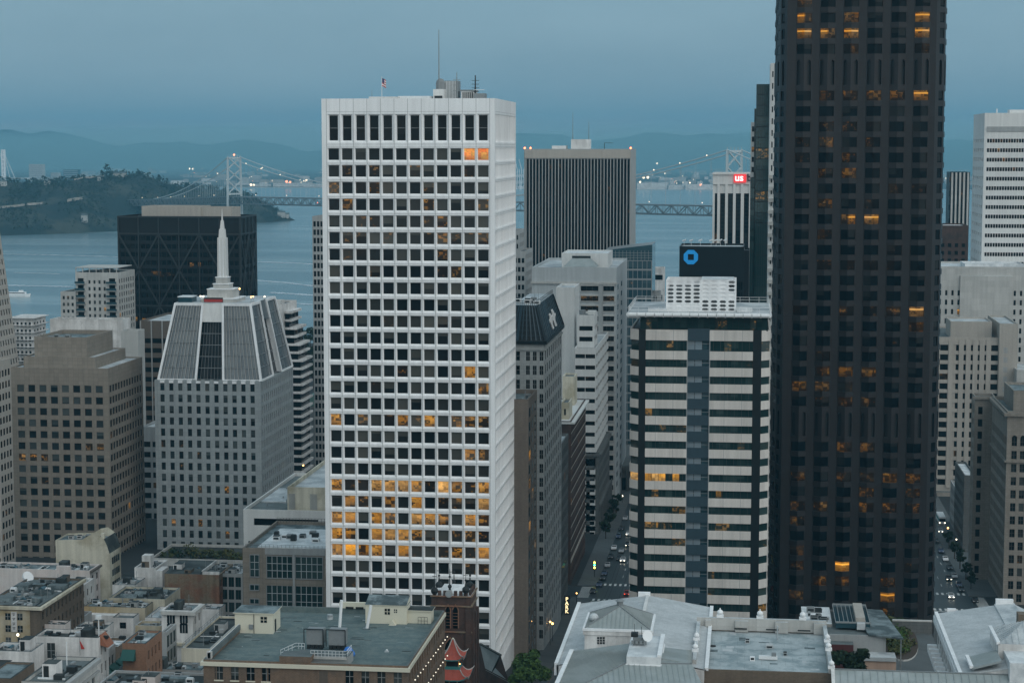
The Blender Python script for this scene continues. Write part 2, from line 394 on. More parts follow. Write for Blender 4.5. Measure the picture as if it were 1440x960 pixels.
stone('metal_white', (.72, .73, .73), var=.06, streak=.12, rough=.45)
stone('metal_grey', (.22, .235, .24), var=.15, streak=.15, rough=.45)
plain('metal_dark', (.022, .026, .027), .5, spec=.25)
stone('bridge_paint', (.46, .50, .51), var=.06, streak=.1)
stone('bridge_deck', (.16, .185, .195), var=.1, streak=.1)
plain('white_paint', (.8, .8, .8), .5)
plain('cream_paint', (.66, .62, .5), .6)
plain('teal_paint', (.06, .25, .25), .5)
plain('teal_awning', (.02, .09, .08), .7)
plain('tarp_blue', (.04, .18, .55), .5)
plain('flag_red', (.45, .04, .03), .7)
plain('flag_blue', (.04, .05, .14), .7)
plain('red_paint', (.35, .03, .025), .5)
plain('door_red', (.085, .025, .025), .6)
plain('tyre', (.02, .02, .02), .8)
for n_, c_ in (('car_black', (.012, .012, .014)), ('car_silver', (.35, .36, .37)), ('car_white', (.65, .65, .65)), ('car_red', (.3, .02, .02)), ('car_blue', (.03, .05, .1))):
    plain(n_, c_, .25, spec=.6)
plain('head_light', (.8, .8, .75), .3, (1, .9, .7), 7)
plain('tail_light', (.4, .02, .02), .3, (1, .08, .03), 5)
plain('lamp_warm', (.8, .6, .3), .4, (1.0, .50, .14), 7)
plain('lamp_white', (.8, .8, .75), .4, (1.0, .86, .62), 5)
plain('lamp_soft', (.8, .78, .7), .4, (1.0, .86, .66), 1.1)
plain('lamp_red', (.6, .1, .05), .4, (1.0, .16, .06), 8)
plain('lamp_far', (.8, .6, .3), .4, (1.0, .80, .58), 2.4)
plain('lamp_far_red', (.6, .1, .05), .4, (1.0, .34, .18), 3.2)
plain('lamp_green', (.05, .5, .3), .4, (.1, 1.0, .5), 5)
plain('sign_red', (.7, .04, .04), .5, (1.0, .045, .05), .65)
plain('sign_white', (.9, .9, .9), .5, (1, .95, .95), .9)
plain('sign_dark', (.02, .02, .03), .5)
plain('sign_blue', (.01, .2, .5), .5, (.012, .22, .50), .5)
plain('trunk_bark', (.06, .045, .035), .9)
glass('glass', (.008, .013, .015), (.15, .17, .165), bp=.45)
glass('glass_white_tower', (.007, .010, .012), (.15, .145, .125), bp=.4, warm=(1.0, .40, .025), es=.85)
glass('glass_dark', (.0025, .005, .007), (.05, .05, .046), bp=.25, warm=(1.0, .38, .035), es=.75, spec=.05, tone=.5, strip=True)
glass('glass_teal', (.008, .026, .027), (.06, .095, .09), bp=.35, warm=(1.0, .44, .03), es=.7, spec=.4, tone=.9)
glass('glass_bluegreen', (.02, .058, .075), (.1, .15, .17), bp=.35, es=.6, spec=.5, tone=1.0)
glass('glass_pale', (.22, .28, .32), (.3, .33, .35), bp=.4, es=.8, spec=.8, tone=1.0)
glass('glass_black', (.004, .006, .007), (.03, .03, .028), bp=.3, warm=(1.0, .44, .09), es=.4, spec=.14, tone=.5)
glass('glass_roof', (.10, .115, .125), (.2, .21, .21), bp=.5, es=.6, spec=.8, rough=.2)
glass('glass_orange', (.1, .03, .01), warm=(1.0, .20, .02), es=.9)
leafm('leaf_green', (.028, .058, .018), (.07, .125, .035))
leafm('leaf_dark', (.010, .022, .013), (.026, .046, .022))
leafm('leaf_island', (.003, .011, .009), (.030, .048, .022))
leafm('leaf_olive', (.05, .06, .022), (.10, .10, .04))
leafm('leaf_shrub', (.035, .055, .02), (.09, .095, .04))

# ------------------------------------------------------------------ small furniture helpers
def vent(b, x, y, z, w=1.6, d=1.4, h=1.1, mat='metal_grey', name='rooftop_unit'):
    m = MB(); m.box(x - w / 2, x + w / 2, y - d / 2, y + d / 2, z, z + h * .82, mat)
    m.box(x - w * .42, x + w * .42, y - d * .42, y + d * .42, z + h * .82, z + h, 'metal_dark' if random.random() < .5 else mat)
    m.box(x - w * .36, x + w * .36, y - d / 2 - .04, y - d / 2, z + h * .2, z + h * .65, 'metal_dark')
    b.part(name, m)
def stack(b, x, y, z, h=1.2, r=.22, mat='metal_grey'):
    m = MB(); m.tube((x, y, z), (x, y, z + h), r, mat, 8); m.tube((x, y, z + h + .1), (x, y, z + h + .28), r * 1.7, mat, 8, r * .4)
    m.tube((x, y, z + h), (x, y, z + h + .12), r * .5, mat, 6); b.part('vent_pipe', m)
def clutter(b, x0, x1, y0, y1, z, n, s=1.0):
    if x1 - x0 < 2.6 or y1 - y0 < 2.6: return
    m = MB()       # tar patches and flat conduits, one sheet of stains
    for i in range(max(2, n)):
        x, y = random.uniform(x0 + .6, x1 - 1.4), random.uniform(y0 + .6, y1 - 1.4); w, d = random.uniform(.5, 3.5), random.uniform(.3, 2.6)
        m.box(x, min(x + w, x1 - .4), y, min(y + d, y1 - .4), z + .004, z + .012 + .004 * i, random.choice(('roof_dark', 'roof_grey', 'roof_dark', 'roof_blue', 'roof_pale')))
    b.part('roof_patch', m, kind='stuff')
    for i in range(n):
        x, y = random.uniform(x0 + 1, x1 - 1), random.uniform(y0 + 1, y1 - 1)
        if random.random() < .55: vent(b, x, y, z, random.uniform(1.0, 2.6) * s, random.uniform(.9, 2.0) * s, random.uniform(.6, 1.5) * s, random.choice(('metal_grey', 'metal_white', 'roof_pale')))
        else: stack(b, x, y, z, random.uniform(.6, 1.4) * s, .2 * s)
def mast(b, p, h, r=.12, name='antenna', mat='metal_grey', arms=0):
    m = MB(); p = V(p); m.tube(p, p + Z * h, r, mat, 5, r * .4)
    for i in range(arms):
        z = h * (.45 + .5 * i / max(1, arms)); m.bar(p + V((-.9, 0, z)), p + V((.9, 0, z)), .1, .1, mat)
    b.part(name, m)
def leaves(mb, c, r, n, size, mat, flat=1.0, hollow=.35):
    for _ in range(n):
        while True:
            d = V((random.uniform(-1, 1), random.uniform(-1, 1), random.uniform(-1, 1)))
            if hollow < d.length < 1: break
        p = V(c) + V((d.x * r[0], d.y * r[1], d.z * r[2]))
        nrm = (V((d.x, d.y, d.z + .35)) + V((random.uniform(-.8, .8), random.uniform(-.8, .8), random.uniform(-.6, .8)))).normalized()
        u = nrm.orthogonal().normalized(); w = nrm.cross(u); a = random.uniform(0, 6.28); s = size * random.uniform(.6, 1.4)
        u, w = (u * math.cos(a) + w * math.sin(a)) * s, (w * math.cos(a) - u * math.sin(a)) * s * .7
        mb.face([p - u - w * .3, p + w * -.9, p + u - w * .2, p + w * 1.0], mat, None, random.random())
def tree(p, h, r, label, mat='leaf_green', n=900, size=.45, group=None, name='tree', conifer=False):
    p = V(p); root = empty(name, p, label, 'tree', group)
    t = MB(); t.tube(p - Z * .3, p + Z * h * .5, .05 * h * .45 + .06, 'trunk_bark', 7, .03 * h * .4 + .03)
    c = MB()
    if conifer:
        for i in range(9):
            f = i / 9; leaves(c, p + Z * (h * (.12 + .86 * f)), (r * (1 - f) + .2,) * 2 + (h * .08,), n // 9, size * (1 - .4 * f), mat, hollow=0)
        t.tube(p + Z * h * .5, p + Z * h * .95, .1, 'trunk_bark', 5, .03)
    else:
        for i in range(12):
            a = random.uniform(0, 6.28); rr = r * random.uniform(.15, .75); z = h * random.uniform(.42, .9)
            q = p + V((math.cos(a) * rr, math.sin(a) * rr, z)); t.tube(p + Z * h * .38, q, .07 * h * .2, 'trunk_bark', 5, .03)
            lr = r * random.uniform(.22, .5); leaves(c, q, (lr, lr, lr * .75), n // 9, size * random.uniform(.7, 1.1), mat, hollow=.1)
    t.build('trunk', root); c.build('crown', root); return root
def text_mesh(mb, txt, origin, right, up, size, mat, depth=.06, bold=0.0, align='LEFT'):
    cu = bpy.data.curves.new('t', 'FONT'); cu.body = txt; cu.size = size; cu.extrude = depth; cu.offset = bold; cu.align_x = align
    o = bpy.data.objects.new('t', cu); COL.objects.link(o); bpy.context.view_layer.update()
    me = bpy.data.meshes.new_from_object(o.evaluated_get(bpy.context.evaluated_depsgraph_get()))
    n = V(right).cross(V(up)); vs = [V(origin) + V(right) * v.co.x + V(up) * v.co.y + n * v.co.z for v in me.vertices]
    for pl in me.polygons: mb.face([vs[i] for i in pl.vertices], mat)
    bpy.data.objects.remove(o); bpy.data.curves.remove(cu); bpy.data.meshes.remove(me)
HAZE_COL, HAZE_D = (.26, .68, .92), 8.5e-5
SKY_LOW, SKY_HIGH, SKY_WEST = (.345, .44, .515), (.27, .435, .545), (.86, .97, 1.0)
OVER, SUN_E, SUN_EL, SUN_AZ, SUN_C, EXPO = 1.0, .8, 34.0, -42.0, (1.0, .99, .96), 0.0
# ------------------------------------------------------------------ the white tower
def xz(px, py, Y): p = P(px, py, Y); return p.x, p.z
WY0 = 430.0
wx0, wzt = xz(451.9, 139, WY0); wx1, _ = xz(695.6, 139, WY0); WY1 = YX(725.5, 143, wx1); wzb = gz(WY0) - 4
B = Bld('white_tower', 'tall white office tower with a deep square window grid and rooftop masts', 'office tower', ((wx0 + wx1) / 2, (WY0 + WY1) / 2, wzb))
s_ = WY0 / FPX * 1.0; mg = (wx1 - wx0) * 6.8 / 243.7; bw = (wx1 - wx0 - 2 * mg) / 12
PH = 3.77; zc0 = P(580, 217.3, WY0).z
NR = int((zc0 - wzb - 3) / PH)
lits = ['..........OO', '.d.d..d...d.', 's.dsd..d....', '.s.....s..ds', '..dd...ds...', '.dd.d..dsdds', '.dd.....d...', '...d....ds..', '............', '............', '....d...d...', '............', '............', '.....d....Ld', '...d.......m',
        '............', 'L.s.dmdL.mss', '............', '..........ms', '............', 'LddLLLLdFmdL', '.ms.m.L.dsdL', 'LL.Ld.LLd.Ld'.replace('d', 'm'), 'Lm.LLLmdgdmd', 'LFmLdLd.dmdL', '..........ds', '.d..........', '............']
rows = []
for r in range(NR):
    zc = zc0 - PH * r - wzb; rows.append((zc - 1.64, zc + 1.46))
zt1 = P(580, 160.5, WY0).z - wzb; zt0 = P(580, 200.5, WY0).z - wzb
H = wzt - wzb
def wt_side(sd, x0, x1, y0, y1, nb, lit=None):
    R, N = SIDES[sd]; O = {'F': V((x0, y0, wzb)), 'R': V((x1, y0, wzb)), 'L': V((x0, y1, wzb)), 'B': V((x1, y1, wzb))}[sd]
    W = (x1 - x0) if sd in 'FB' else (y1 - y0); b_ = (W - 2 * mg) / nb
    cols = [(mg + b_ * i + .12, mg + b_ * (i + 1) - .12) for i in range(nb)]
    bev = ((b_ - .24 - 2.36) / 2, .40, .18, .34) if sd in 'FB' else (.16, .5, .12, .34)
    B.facade(O, R, N, W, zt0 - .35, cols, rows, .54 if sd in 'FB' else 1.05, 'white_precast', 'glass_white_tower', None, bev, lit, .12)
    B.facade(O + Z * (zt0 - .35), R, N, W, H - zt0 + .35, cols, [(.35, zt1 - zt0 + .35)], 1.0, 'white_precast', 'glass_black', None, ((b_ - .34 - 1.9) / 2, .45, .3, .42), [''], 0, (0, 1, .12), 'metal_grey')
    j = MB()     # panel joints
    f = lambda x, z: O + R * x + Z * z + N * .004
    q = lambda x0_, x1_, z0_, z1_: j.face([f(x0_, z0_), f(x1_, z0_), f(x1_, z1_), f(x0_, z1_)], 'joint')
    for i in range(nb + 1): q(mg + b_ * i - .045, mg + b_ * i + .045, .5, H - .02)
    for (a, b2) in rows: q(mg + .05, W - mg - .05, b2 + .28, b2 + .34)
    q(mg, W - mg, zt1 + .5, zt1 + .56); q(mg, W - mg, zt0 - .42, zt0 - .36)
    B.part('panel_joint', j)
wt_side('F', wx0, wx1, WY0, WY1, 12, lits)
wt_side('R', wx0, wx1, WY0, WY1, 15); wt_side('L', wx0, wx1, WY0, WY1, 15); wt_side('B', wx0, wx1, WY0, WY1, 12)
zr = wzt - 1.2
B.r.face([(wx0, WY0, zr), (wx1, WY0, zr), (wx1, WY1, zr), (wx0, WY1, zr)], 'roof_pale')
for a in ((wx0, wx1, WY0, WY0 + .5), (wx0, wx1, WY1 - .5, WY1), (wx0, wx0 + .5, WY0 + .5, WY1 - .5), (wx1 - .5, wx1, WY0 + .5, WY1 - .5)):
    B.r.box(a[0] + .003, a[1] - .003, a[2] + .003, a[3] - .003, zr, wzt, 'white_precast')
# rooftop machinery and masts (photo: x 610..685, y 44..138)
m = MB(); x0, z1 = xz(611, 126, 448); x1, _ = xz(626, 126, 448); m.box(x0, x1, 446, 451, zr, z1, 'concrete_white'); xa, _ = xz(613, 126, 448); xb, _ = xz(624, 126, 448)
m.box(xa, xb, 445.9, 446, zr + 1.1, zr + 2.2, 'metal_dark'); xc, zc = xz(619, 117, 448)
m.tube((xc, 448.5, z1), (xc, 448.5, zc), 1.1, 'metal_grey', 10); m.ball((xc, 448.5, zc), 1.1, 'metal_grey'); B.part('penthouse', m)
m = MB(); x0, z1 = xz(626.5, 114, 450); x1, _ = xz(645, 114, 450); m.box(x0, x1, 449, 453, zr, z1, 'metal_grey')
for i in range(9): m.box(x0 + (x1 - x0) * i / 9, x0 + (x1 - x0) * i / 9 + .12, 448.9, 449, zr, z1 - .1, 'metal_white')
B.part('cooling_tower', m)
m = MB(); x0, z1 = xz(650, 125, 450); x1, _ = xz(668, 125, 450); m.box(x0, x1, 448, 454, zr, z1 - .6, 'concrete_white'); m.box(x0 - .2, x1 + .2, 447.8, 454.2, z1 - .6, z1 - .3, 'metal_grey')
for i in range(6): m.box(x0 + .4 + i * .45, x0 + .6 + i * .45, 447.9, 448, zr + .4, z1 - .9, 'metal_dark')
B.part('plant_room', m)
m = MB(); x0, z1 = xz(668, 133, 447); x1, _ = xz(683, 133, 447); m.box(x0, x1, 445, 449, zr, z1 + .2, 'metal_grey'); m.bar((x0, 445, z1 + 1), (x1, 445, z1 + 1), .1, .1, 'metal_white'); B.part('rooftop_unit', m)
p = P(617.5, 135, 447); mast(B, (p.x, 447, zr), P(617.5, 42, 447).z - zr, .2)
p = P(642.5, 120, 447); mast(B, (p.x, 447, zr), P(642, 102, 447).z - zr, .2, arms=3)
p = P(668.5, 120, 446); mast(B, (p.x, 446, zr), P(668, 106, 446).z - zr, .3, arms=4, mat='metal_dark')
p = P(523, 130, 440); mast(B, (p.x, 440, zr), P(523, 126, 440).z - zr, .08)
m = MB(); x0, z1 = xz(521, 136.5, 440); x1, _ = xz(560, 136.5, 440); m.box(x0, x1, 438, 446, zr, z1, 'concrete_white'); B.part('rooftop_unit', m)
m = MB(); x0, z1 = xz(562, 135.6, 445); x1, _ = xz(606, 135.6, 445); m.box(x0, x1, 443, 452, zr, z1, 'metal_white'); B.part('rooftop_unit', m)
WT = B.done()
fr = empty('flagpole', (P(537, 130, 438).x, 438, zr), 'thin flagpole with a small striped flag on top of the white tower', 'flag')
m = MB(); b = V(fr['_w']); top = P(535.5, 108, 438).z; m.tube(b, (b.x, b.y, top), .07, 'metal_white', 6); m.build('pole', fr)
m = MB(); w = 1.0
for i in range(7):
    za = top - .25 - i * .26
    f = lambda u, z_: V((b.x + u * w, b.y + .12 * math.sin(u * 5), z_ - u * .55))
    for k in range(6):
        m.face([f(k / 6, za - .26), f((k + 1) / 6, za - .26), f((k + 1) / 6, za), f(k / 6, za)], 'flag_blue' if (k < 3 and i < 4) else ('flag_red' if i % 2 == 0 else 'white_paint'))
m.build('banner', fr)

# ------------------------------------------------------------------ the dark granite tower with folded bays
DY = 500.0; dzb = gz(DY) - 3; dzt = 236.0
dx0 = P(1103.5, 300, DY).x; dx1 = P(1311.5, 300, DY).x; dcx = P(1094.5, 300, DY + 3).x; dDY = 560.0
B = Bld('dark_tower', 'very tall dark granite office tower with folded bay windows, some lit orange', 'office tower', ((dx0 + dx1) / 2, 530, dzb))
dl = {0: 'L.....', 1: 'L.m..L', 2: 'LLL..L', 3: '..s..s', 6: '.ssmmL', 7: '......', 8: '.ddd..', 9: 'sm.d..', 10: 'd.s...', 11: '.sm...', 12: '....ss', 13: '.s.d..', 14: '..LL..', 15: '.s....', 16: '....d.', 17: '.dddd.', 20: 'd.sdsL', 21: '.....m', 22: '....d.', 23: '.d....', 24: '.mmm..', 25: 'mmd...', 26: '.sss..', 29: '..mm..', 31: 's.smmL', 32: '...s.s', 33: 'sm.mms', 34: 's.....', 36: 's.....', 37: 's.F..d', 38: '.mm.s.', 39: 's...L.', 40: '..s.s.'}
zi0 = P(1196, 3, DY).z; FH = 3.9
bayw = (P(1291, 330, DY).x - P(1126.9, 330, DY).x) / 5.0
bx0 = P(1126.9, 330, DY).x - bayw / 2
nf = int((zi0 - dzb) / FH) - 1; ntop = int((dzt - 4 - zi0) / FH)
louv = (4, 5, 27, 28)
def fold_rows():
    rs = []
    for i in range(-ntop, nf):
        zc = zi0 - FH * i - dzb
        if i in (4, 27): rs.append((zc - FH - 1.2, zc + 1.25, i))
        elif i in (5, 28): continue
        else: rs.append((zc - 1.24, zc + 1.24, i))
    return sorted(rs)
FR = fold_rows()
def facet(A, C, key, tl, tr, lit, narrow):
    """one facet from ground point A to C (left to right), windows from fraction tl to tr"""
    A = V(A); C = V(C); R = (C - A); W = R.length; R = R / W; N = R.cross(Z)
    z = 0; f = lambda x, h, d=0.0: A + R * x + Z * (h) - N * d
    H = dzt - dzb; q = lambda x0, x1, a, b: B.w.face([f(x0, a), f(x1, a), f(x1, b), f(x0, b)], 'granite_dark')
    for (a, b, i) in FR:
        q(0, W, z, a); z = b
        c, d = tl * W, tr * W; lv = i in (4, 27)
        if lv: c, d = narrow[0] * W, narrow[1] * W
        dep = .5 if lv else .22
        q(0, c, a, b); q(d, W, a, b)
        if lv:      # pointed louvre slot
            o = [(c, a), (d, a), (d, b - .5), ((c + d) / 2, b), (c, b - .5)]
            B.w.face([f(c, b - .5), f((c + d) / 2, b), f(c, b)], 'granite_dark'); B.w.face([f((c + d) / 2, b), f(d, b - .5), f(d, b)], 'granite_dark')
            g_ = 'glass_dark'
        else: o = [(c, a), (d, a), (d, b), (c, b)]; g_ = 'glass_dark'
        for k in range(len(o)):
            j = (k + 1) % len(o)
            if not lv and ((tr > .985 and k == 1) or (tl < .015 and k == 3)): continue
            B.w.face([f(o[k][0], o[k][1]), f(o[j][0], o[j][1]), f(o[j][0], o[j][1], dep), f(o[k][0], o[k][1], dep)], 'bronze' if lv else 'granite_dark')
        if lv: B.w.face([f(x_, h_, dep) for x_, h_ in o], 'bronze')
        else:
            L = LITV.get(lit(i), 0)
            B.pane([f(x_, h_, dep) for x_, h_ in o], g_, L * random.choice((.55, 1, 1)) if 0 < L < .8 else L, key=(key, i))
    q(0, W, z, H)
    for zz in (0,): pass
pw = bayw * .20; prj = 1.05
for k in range(6):
    x = bx0 + k * bayw
    L = (lambda k_: (lambda i: dl.get(i, '......')[k_]))(k)
    facet((x + pw / 2 * 1.5, DY, dzb), (x + bayw / 2, DY - prj, dzb), 'f%d' % k, .09, 1.0, L, (.14, .58))
    facet((x + bayw / 2, DY - prj, dzb), (x + bayw - pw / 2 * 1.5, DY, dzb), 'f%d' % k, 0, .91, L, (.42, .86))
    nxt = x + bayw + pw / 2 * 1.5 if k < 5 else dx1
    B.side('F', x + bayw - pw / 2 * 1.5, nxt, DY, DY, dzb, dzt, None, 'granite_dark')
    for sgn in ():   # thin grooves that mark the pier
        if k < 5: B.w.box(x + bayw + sgn - .05, x + bayw + sgn + .05, DY - .06, DY - .003, dzb, dzt - 1, 'granite_dark')
B.side('F', dx0, bx0 + pw / 2 * 1.5, DY, DY, dzb, dzt, None, 'granite_dark')
nolit = lambda i: '.'
# bevelled corners and the side bays beyond them
cx1 = P(1324, 300, DY + 3).x
facet((dcx, DY + 3.4, dzb), (dx0, DY, dzb), 'cl', .12, .62, nolit, (.3, .6))
facet((dx1, DY, dzb), (cx1, DY + 3.4, dzb), 'cr', .38, .88, nolit, (.4, .7))
for sgn, X in ((-1, dcx), (1, cx1)):
    y = DY + 3.4
    while y < dDY - 4:
        n = y + 8.2; a, c, d = (X, y + 1.4), (X + sgn * .85, y + 4.8), (X, n)
        pts = [((X, y), a, None), (a, c, (.09, 1.0)), (c, d, (0, .91))]
        for p0, p1, tt in pts:
            p0, p1 = (V(p0 + (dzb,)), V(p1 + (dzb,))); p0, p1 = (p0, p1) if sgn > 0 else (p1, p0)
            if tt is None: B.w.face([p0, p1, p1 + Z * (dzt - dzb), p0 + Z * (dzt - dzb)], 'granite_dark')
            else:
                tl, tr = tt if sgn > 0 else (1 - tt[1], 1 - tt[0])
                facet(p0, p1, 's%d_%d' % (sgn, int(y)), tl, tr, nolit, (.3, .7))
        y = n
    B.w.face([V((X, y, dzb)), V((X, dDY, dzb)), V((X, dDY, dzt)), V((X, y, dzt))], 'granite_dark')
B.side('B', dcx, cx1, 500, dDY, dzb, dzt, None, 'granite_dark')
B.r.face([(dcx, DY - 1, dzt), (cx1, DY - 1, dzt), (cx1, dDY, dzt), (dcx, dDY, dzt)], 'roof_dark')
B.done()

# ------------------------------------------------------------------ the banded black and beige building
CY = 450.0
cx = lambda px: P(px, 600, CY).x
zb = gz(CY) - 3
c0, c1, c2, c3, c4, c5, c6, c7 = [cx(v) for v in (885, 897.5, 907.2, 965.5, 997, 1057.5, 1069.5, 1082)]
ztop = P(980, 464, CY).z; CD = 480.0
B = Bld('banded_tower', 'office block of black glass and beige bands under a white rooftop deck', 'office tower', ((c0 + c7) / 2, 465, zb))
cent = [471.5]; rowsC = []
z = ztop
sp_h = P(980, 464, CY).z - P(980, 479, CY).z; rowsC = []
pitch = 3.845; first = P(980, 493.8, CY).z
spand = [(ztop - sp_h, ztop)]; zz = first
while zz > zb + 4: spand.append((zz - 2.02, zz)); zz -= pitch
cl = {0: ('d', 's'), 1: ('ds', 'ds'), 4: ('.s', '..'), 7: ('.F', 'mm'), 10: ('ms', '.d'), 12: ('s.', 's.'), 13: ('.s', '..'), 14: ('L.', '..')}
for i, (a, b) in enumerate(spand):
    nxt = spand[i + 1][1] if i + 1 < len(spand) else zb
    # bands: precast panels proud of the glass, joints between them
    for (xa, xb, cuts, y0) in ((c2, c3, (921.5, 946), CY), (c4, c5, (1018, 1042.5), CY)):
        B.w.box(xa, xb, y0, y0 + .5, a, b, 'beige_panel', True)
        for cpx in cuts: B.w.box(cx(cpx) - .05, cx(cpx) + .05, y0 - .004, y0 + .2, a, b, 'joint')
        n = 6
        for k in range(n):
            x0, x1 = xa + (xb - xa) * k / n, xa + (xb - xa) * (k + 1) / n
            L = 0
            if i == 8 and xa == c2: L = (1.4, 1.3, 1.4, .1, 1.3, 0)[k]
            elif random.random() < .05: L = random.choice((.2, .3, .4))
            if i in (11,) and xa == c2 and k in (0, 1, 2, 3): L = .5 if k < 2 else .3
            if i in (12, 10) and xa == c2 and k > 3: L = .4
            if i == 11 and xa == c4 and k in (1, 2): L = .4
            B.pane([(x0 + .04, CY + .34, nxt), (x1 - .04, CY + .34, nxt), (x1 - .04, CY + .34, a), (x0 + .04, CY + .34, a)], 'glass_teal', L, key=('b', i, xa), mull=(1, 0, .06))
        B.w.face([(xa, CY + .36, nxt), (xb, CY + .36, nxt), (xb, CY + .36, a), (xa, CY + .36, a)], 'black_panel')
    # bevelled corner bands
    for (A, C) in (((c0, CY + 2.2), (c1, CY + .2)), ((c6, CY + .2), (c7, CY + 2.2))):
        A3, C3 = V(A + (0,)), V(C + (0,)); R = (C3 - A3); N = R.normalized().cross(Z)
        e = [A3, C3, C3 - N * .4, A3 - N * .4]
        B.w.prism([V((q.x, q.y, a)) for q in e], Z * (b - a), 'beige_panel')
        A4, C4 = A3 - N * .3, C3 - N * .3
        B.pane([(A4.x, A4.y, nxt), (C4.x, C4.y, nxt), (C4.x, C4.y, a), (A4.x, A4.y, a)], 'glass_teal', 1.3 if (i == 8 and A[0] == c0) else (.5 if i == 16 and A[0] != c0 else (.2 if random.random() < .2 else 0)))
    # right-hand wall, bands wrap round
    B.w.box(c7 - .4, c7 + .05, CY + 2.3, CD, a, b, 'beige_panel', True)
    B.w.box(c0 - .05, c0 + .4, CY + 2.3, CD, a, b, 'beige_panel', True)
    # middle strip: navy spandrel and the pale recessed window
    B.w.box(c3 + .02, c4 - .02, CY + .1, CY + .5, a, b + .35, 'navy_panel', True)
    for k in range(3):
        x0, x1 = c3 + (c4 - c3) * k / 3, c3 + (c4 - c3) * (k + 1) / 3
        B.pane([(x0 + .06, CY + .9, nxt), (x1 - .06, CY + .9, nxt), (x1 - .06, CY + .9, a), (x0 + .06, CY + .9, a)], 'glass_pale' if k < 2 else 'glass_bluegreen', 0, key=('m', i))
    B.w.box(c3 + .02, c4 - .02, CY + .2, CY + .26, a - .75, a - .68, 'metal_grey')
for (xa, xb) in ((c1, c2), (c5, c6)): B.w.box(xa, xb, CY + .15, CY + .8, zb, ztop, 'black_panel')
for xx in (c3, c4): B.w.box(xx - .12, xx + .12, CY + .02, CY + .9, zb, ztop, 'metal_grey')
B.w.box(c0 + .7, c7 - .7, CY + 2.7, CD, zb, ztop, 'black_panel')
B.w.box(c2, c5, CY + .95, CY + 2.7, zb, ztop - .02, 'black_panel')
# glazed top storey set back under the deck
zd = P(980, 447.5, CY - 1).z
n = 22; xa, xb = cx(899), cx(1078)
for k in range(n):
    x0, x1 = xa + (xb - xa) * k / n, xa + (xb - xa) * (k + 1) / n
    B.pane([(x0 + .05, CY + 1.2, ztop), (x1 - .05, CY + 1.2, ztop), (x1 - .05, CY + 1.2, zd), (x0 + .05, CY + 1.2, zd)], 'glass_teal', .2 if random.random() < .1 else 0, key=('t', k // 2))
B.w.box(xa, xb, CY + 1.25, CD - 1, ztop - .2, zd, 'black_panel')
m = MB()
e0, e1 = P(883.5, 440, CY - 1.5).x, P(1082.5, 440, CY - 1.5).x; zk = P(980, 440, CY - 1.5).z
m.box(e0, e1, CY - 1.5, CD + 1, zk - .15, zk, 'metal_white', True, 'roof_pale')
for k in range(16):
    x = e0 + (e1 - e0) * (k + .5) / 16
    m.tube((x - (e1 - e0) / 32 + .06, CY - 1.5, zk - .5), (x + (e1 - e0) / 32 - .06, CY - 1.5, zk - .5), .5, 'metal_white', 10)
    m.ball((x - (e1 - e0) / 32, CY - 1.6, zk - .95), .17, 'metal_white', 6, 4)
for sx in (e0, e1): m.tube((sx, CY - 1.5, zk - .5), (sx, CD + 1, zk - .5), .5, 'metal_white', 8)
B.part('roof_deck', m)
m = MB()
def rail(m, a, b, z, h=1.1, n=8, mat='metal_white', r=.05):
    a, b = V(a), V(b)
    for k in range(n + 1):
        p = a.lerp(b, k / n); m.tube((p.x, p.y, z), (p.x, p.y, z + h), r, mat, 4)
    for hh in (.5, 1.0): m.tube((a.x, a.y, z + h * hh), (b.x, b.y, z + h * hh), r, mat, 4)
for a, b_ in (((e0, CY - 1.4), (e1, CY - 1.4)), ((e0, CY - 1.4), (e0, CD + .9)), ((e1, CY - 1.4), (e1, CD + .9)), ((e0, CD + .9), (e1, CD + .9))): rail(m, a + (0,), b_ + (0,), zk, 1.3, 14)
B.part('guard_rail', m)
m = MB(); x0, x1 = P(930, 430, 455).x, P(975, 430, 455).x; m.box(P(912, 430, 452).x, P(938, 430, 452).x, 451, 453.4, zk + .02, zk + .7, 'roof_white'); m.box(P(1036, 430, 452).x, P(1058, 430, 452).x, 452, 456, zk + .02, zk + .9, 'roof_white'); B.part('deck_box', m)
# cooling-tower screen: a white lattice of rounded openings
lx0, lx1 = P(937, 430, 455).x, P(1035, 430, 455).x; lzt = P(985, 391, 455).z; LB = MB(); zlo = zk; nx, nz = 8, 8; cw = (lx1 - lx0) / nx; chh = (lzt - zlo - .3) / nz
def lattice(mb, O, R, N, ncol, w_, full):
    for i in range(ncol):
        for j in range(nz):
            o = O + R * (i * w_) + Z * (j * chh); f = lambda x, z_, d=0.0: o + R * (x * w_) + Z * (z_ * chh) - N * d
            blank = full(i, j)
            hole = [(.3, .16), (.7, .16), (.86, .36), (.86, .64), (.7, .84), (.3, .84), (.14, .64), (.14, .36)]
            outer = [(0, 0), (1, 0), (1, 0), (1, 1), (1, 1), (0, 1), (0, 1), (0, 0)]
            for k in range(8):
                l = (k + 1) % 8; pts = [outer[k], outer[l], hole[l], hole[k]]
                if outer[k] == outer[l]: pts = [outer[k], hole[l], hole[k]]
                mb.face([f(*q) for q in pts], 'white_precast'); mb.face([f(*hole[k]), f(*hole[l]), f(*hole[l], .45 if not blank else .12), f(*hole[k], .45 if not blank else .12)], 'white_precast')
            if blank: mb.face([f(x, z_, .12) for x, z_ in hole], 'white_precast')
fl = lambda i, j: (i < 4 and j < 2) or (i >= 4 and j >= 3 and not (i == 7 and j > 4))
lattice(LB, V((lx0, 453, zlo)), V((1, 0, 0)), V((0, -1, 0)), nx, cw, fl)
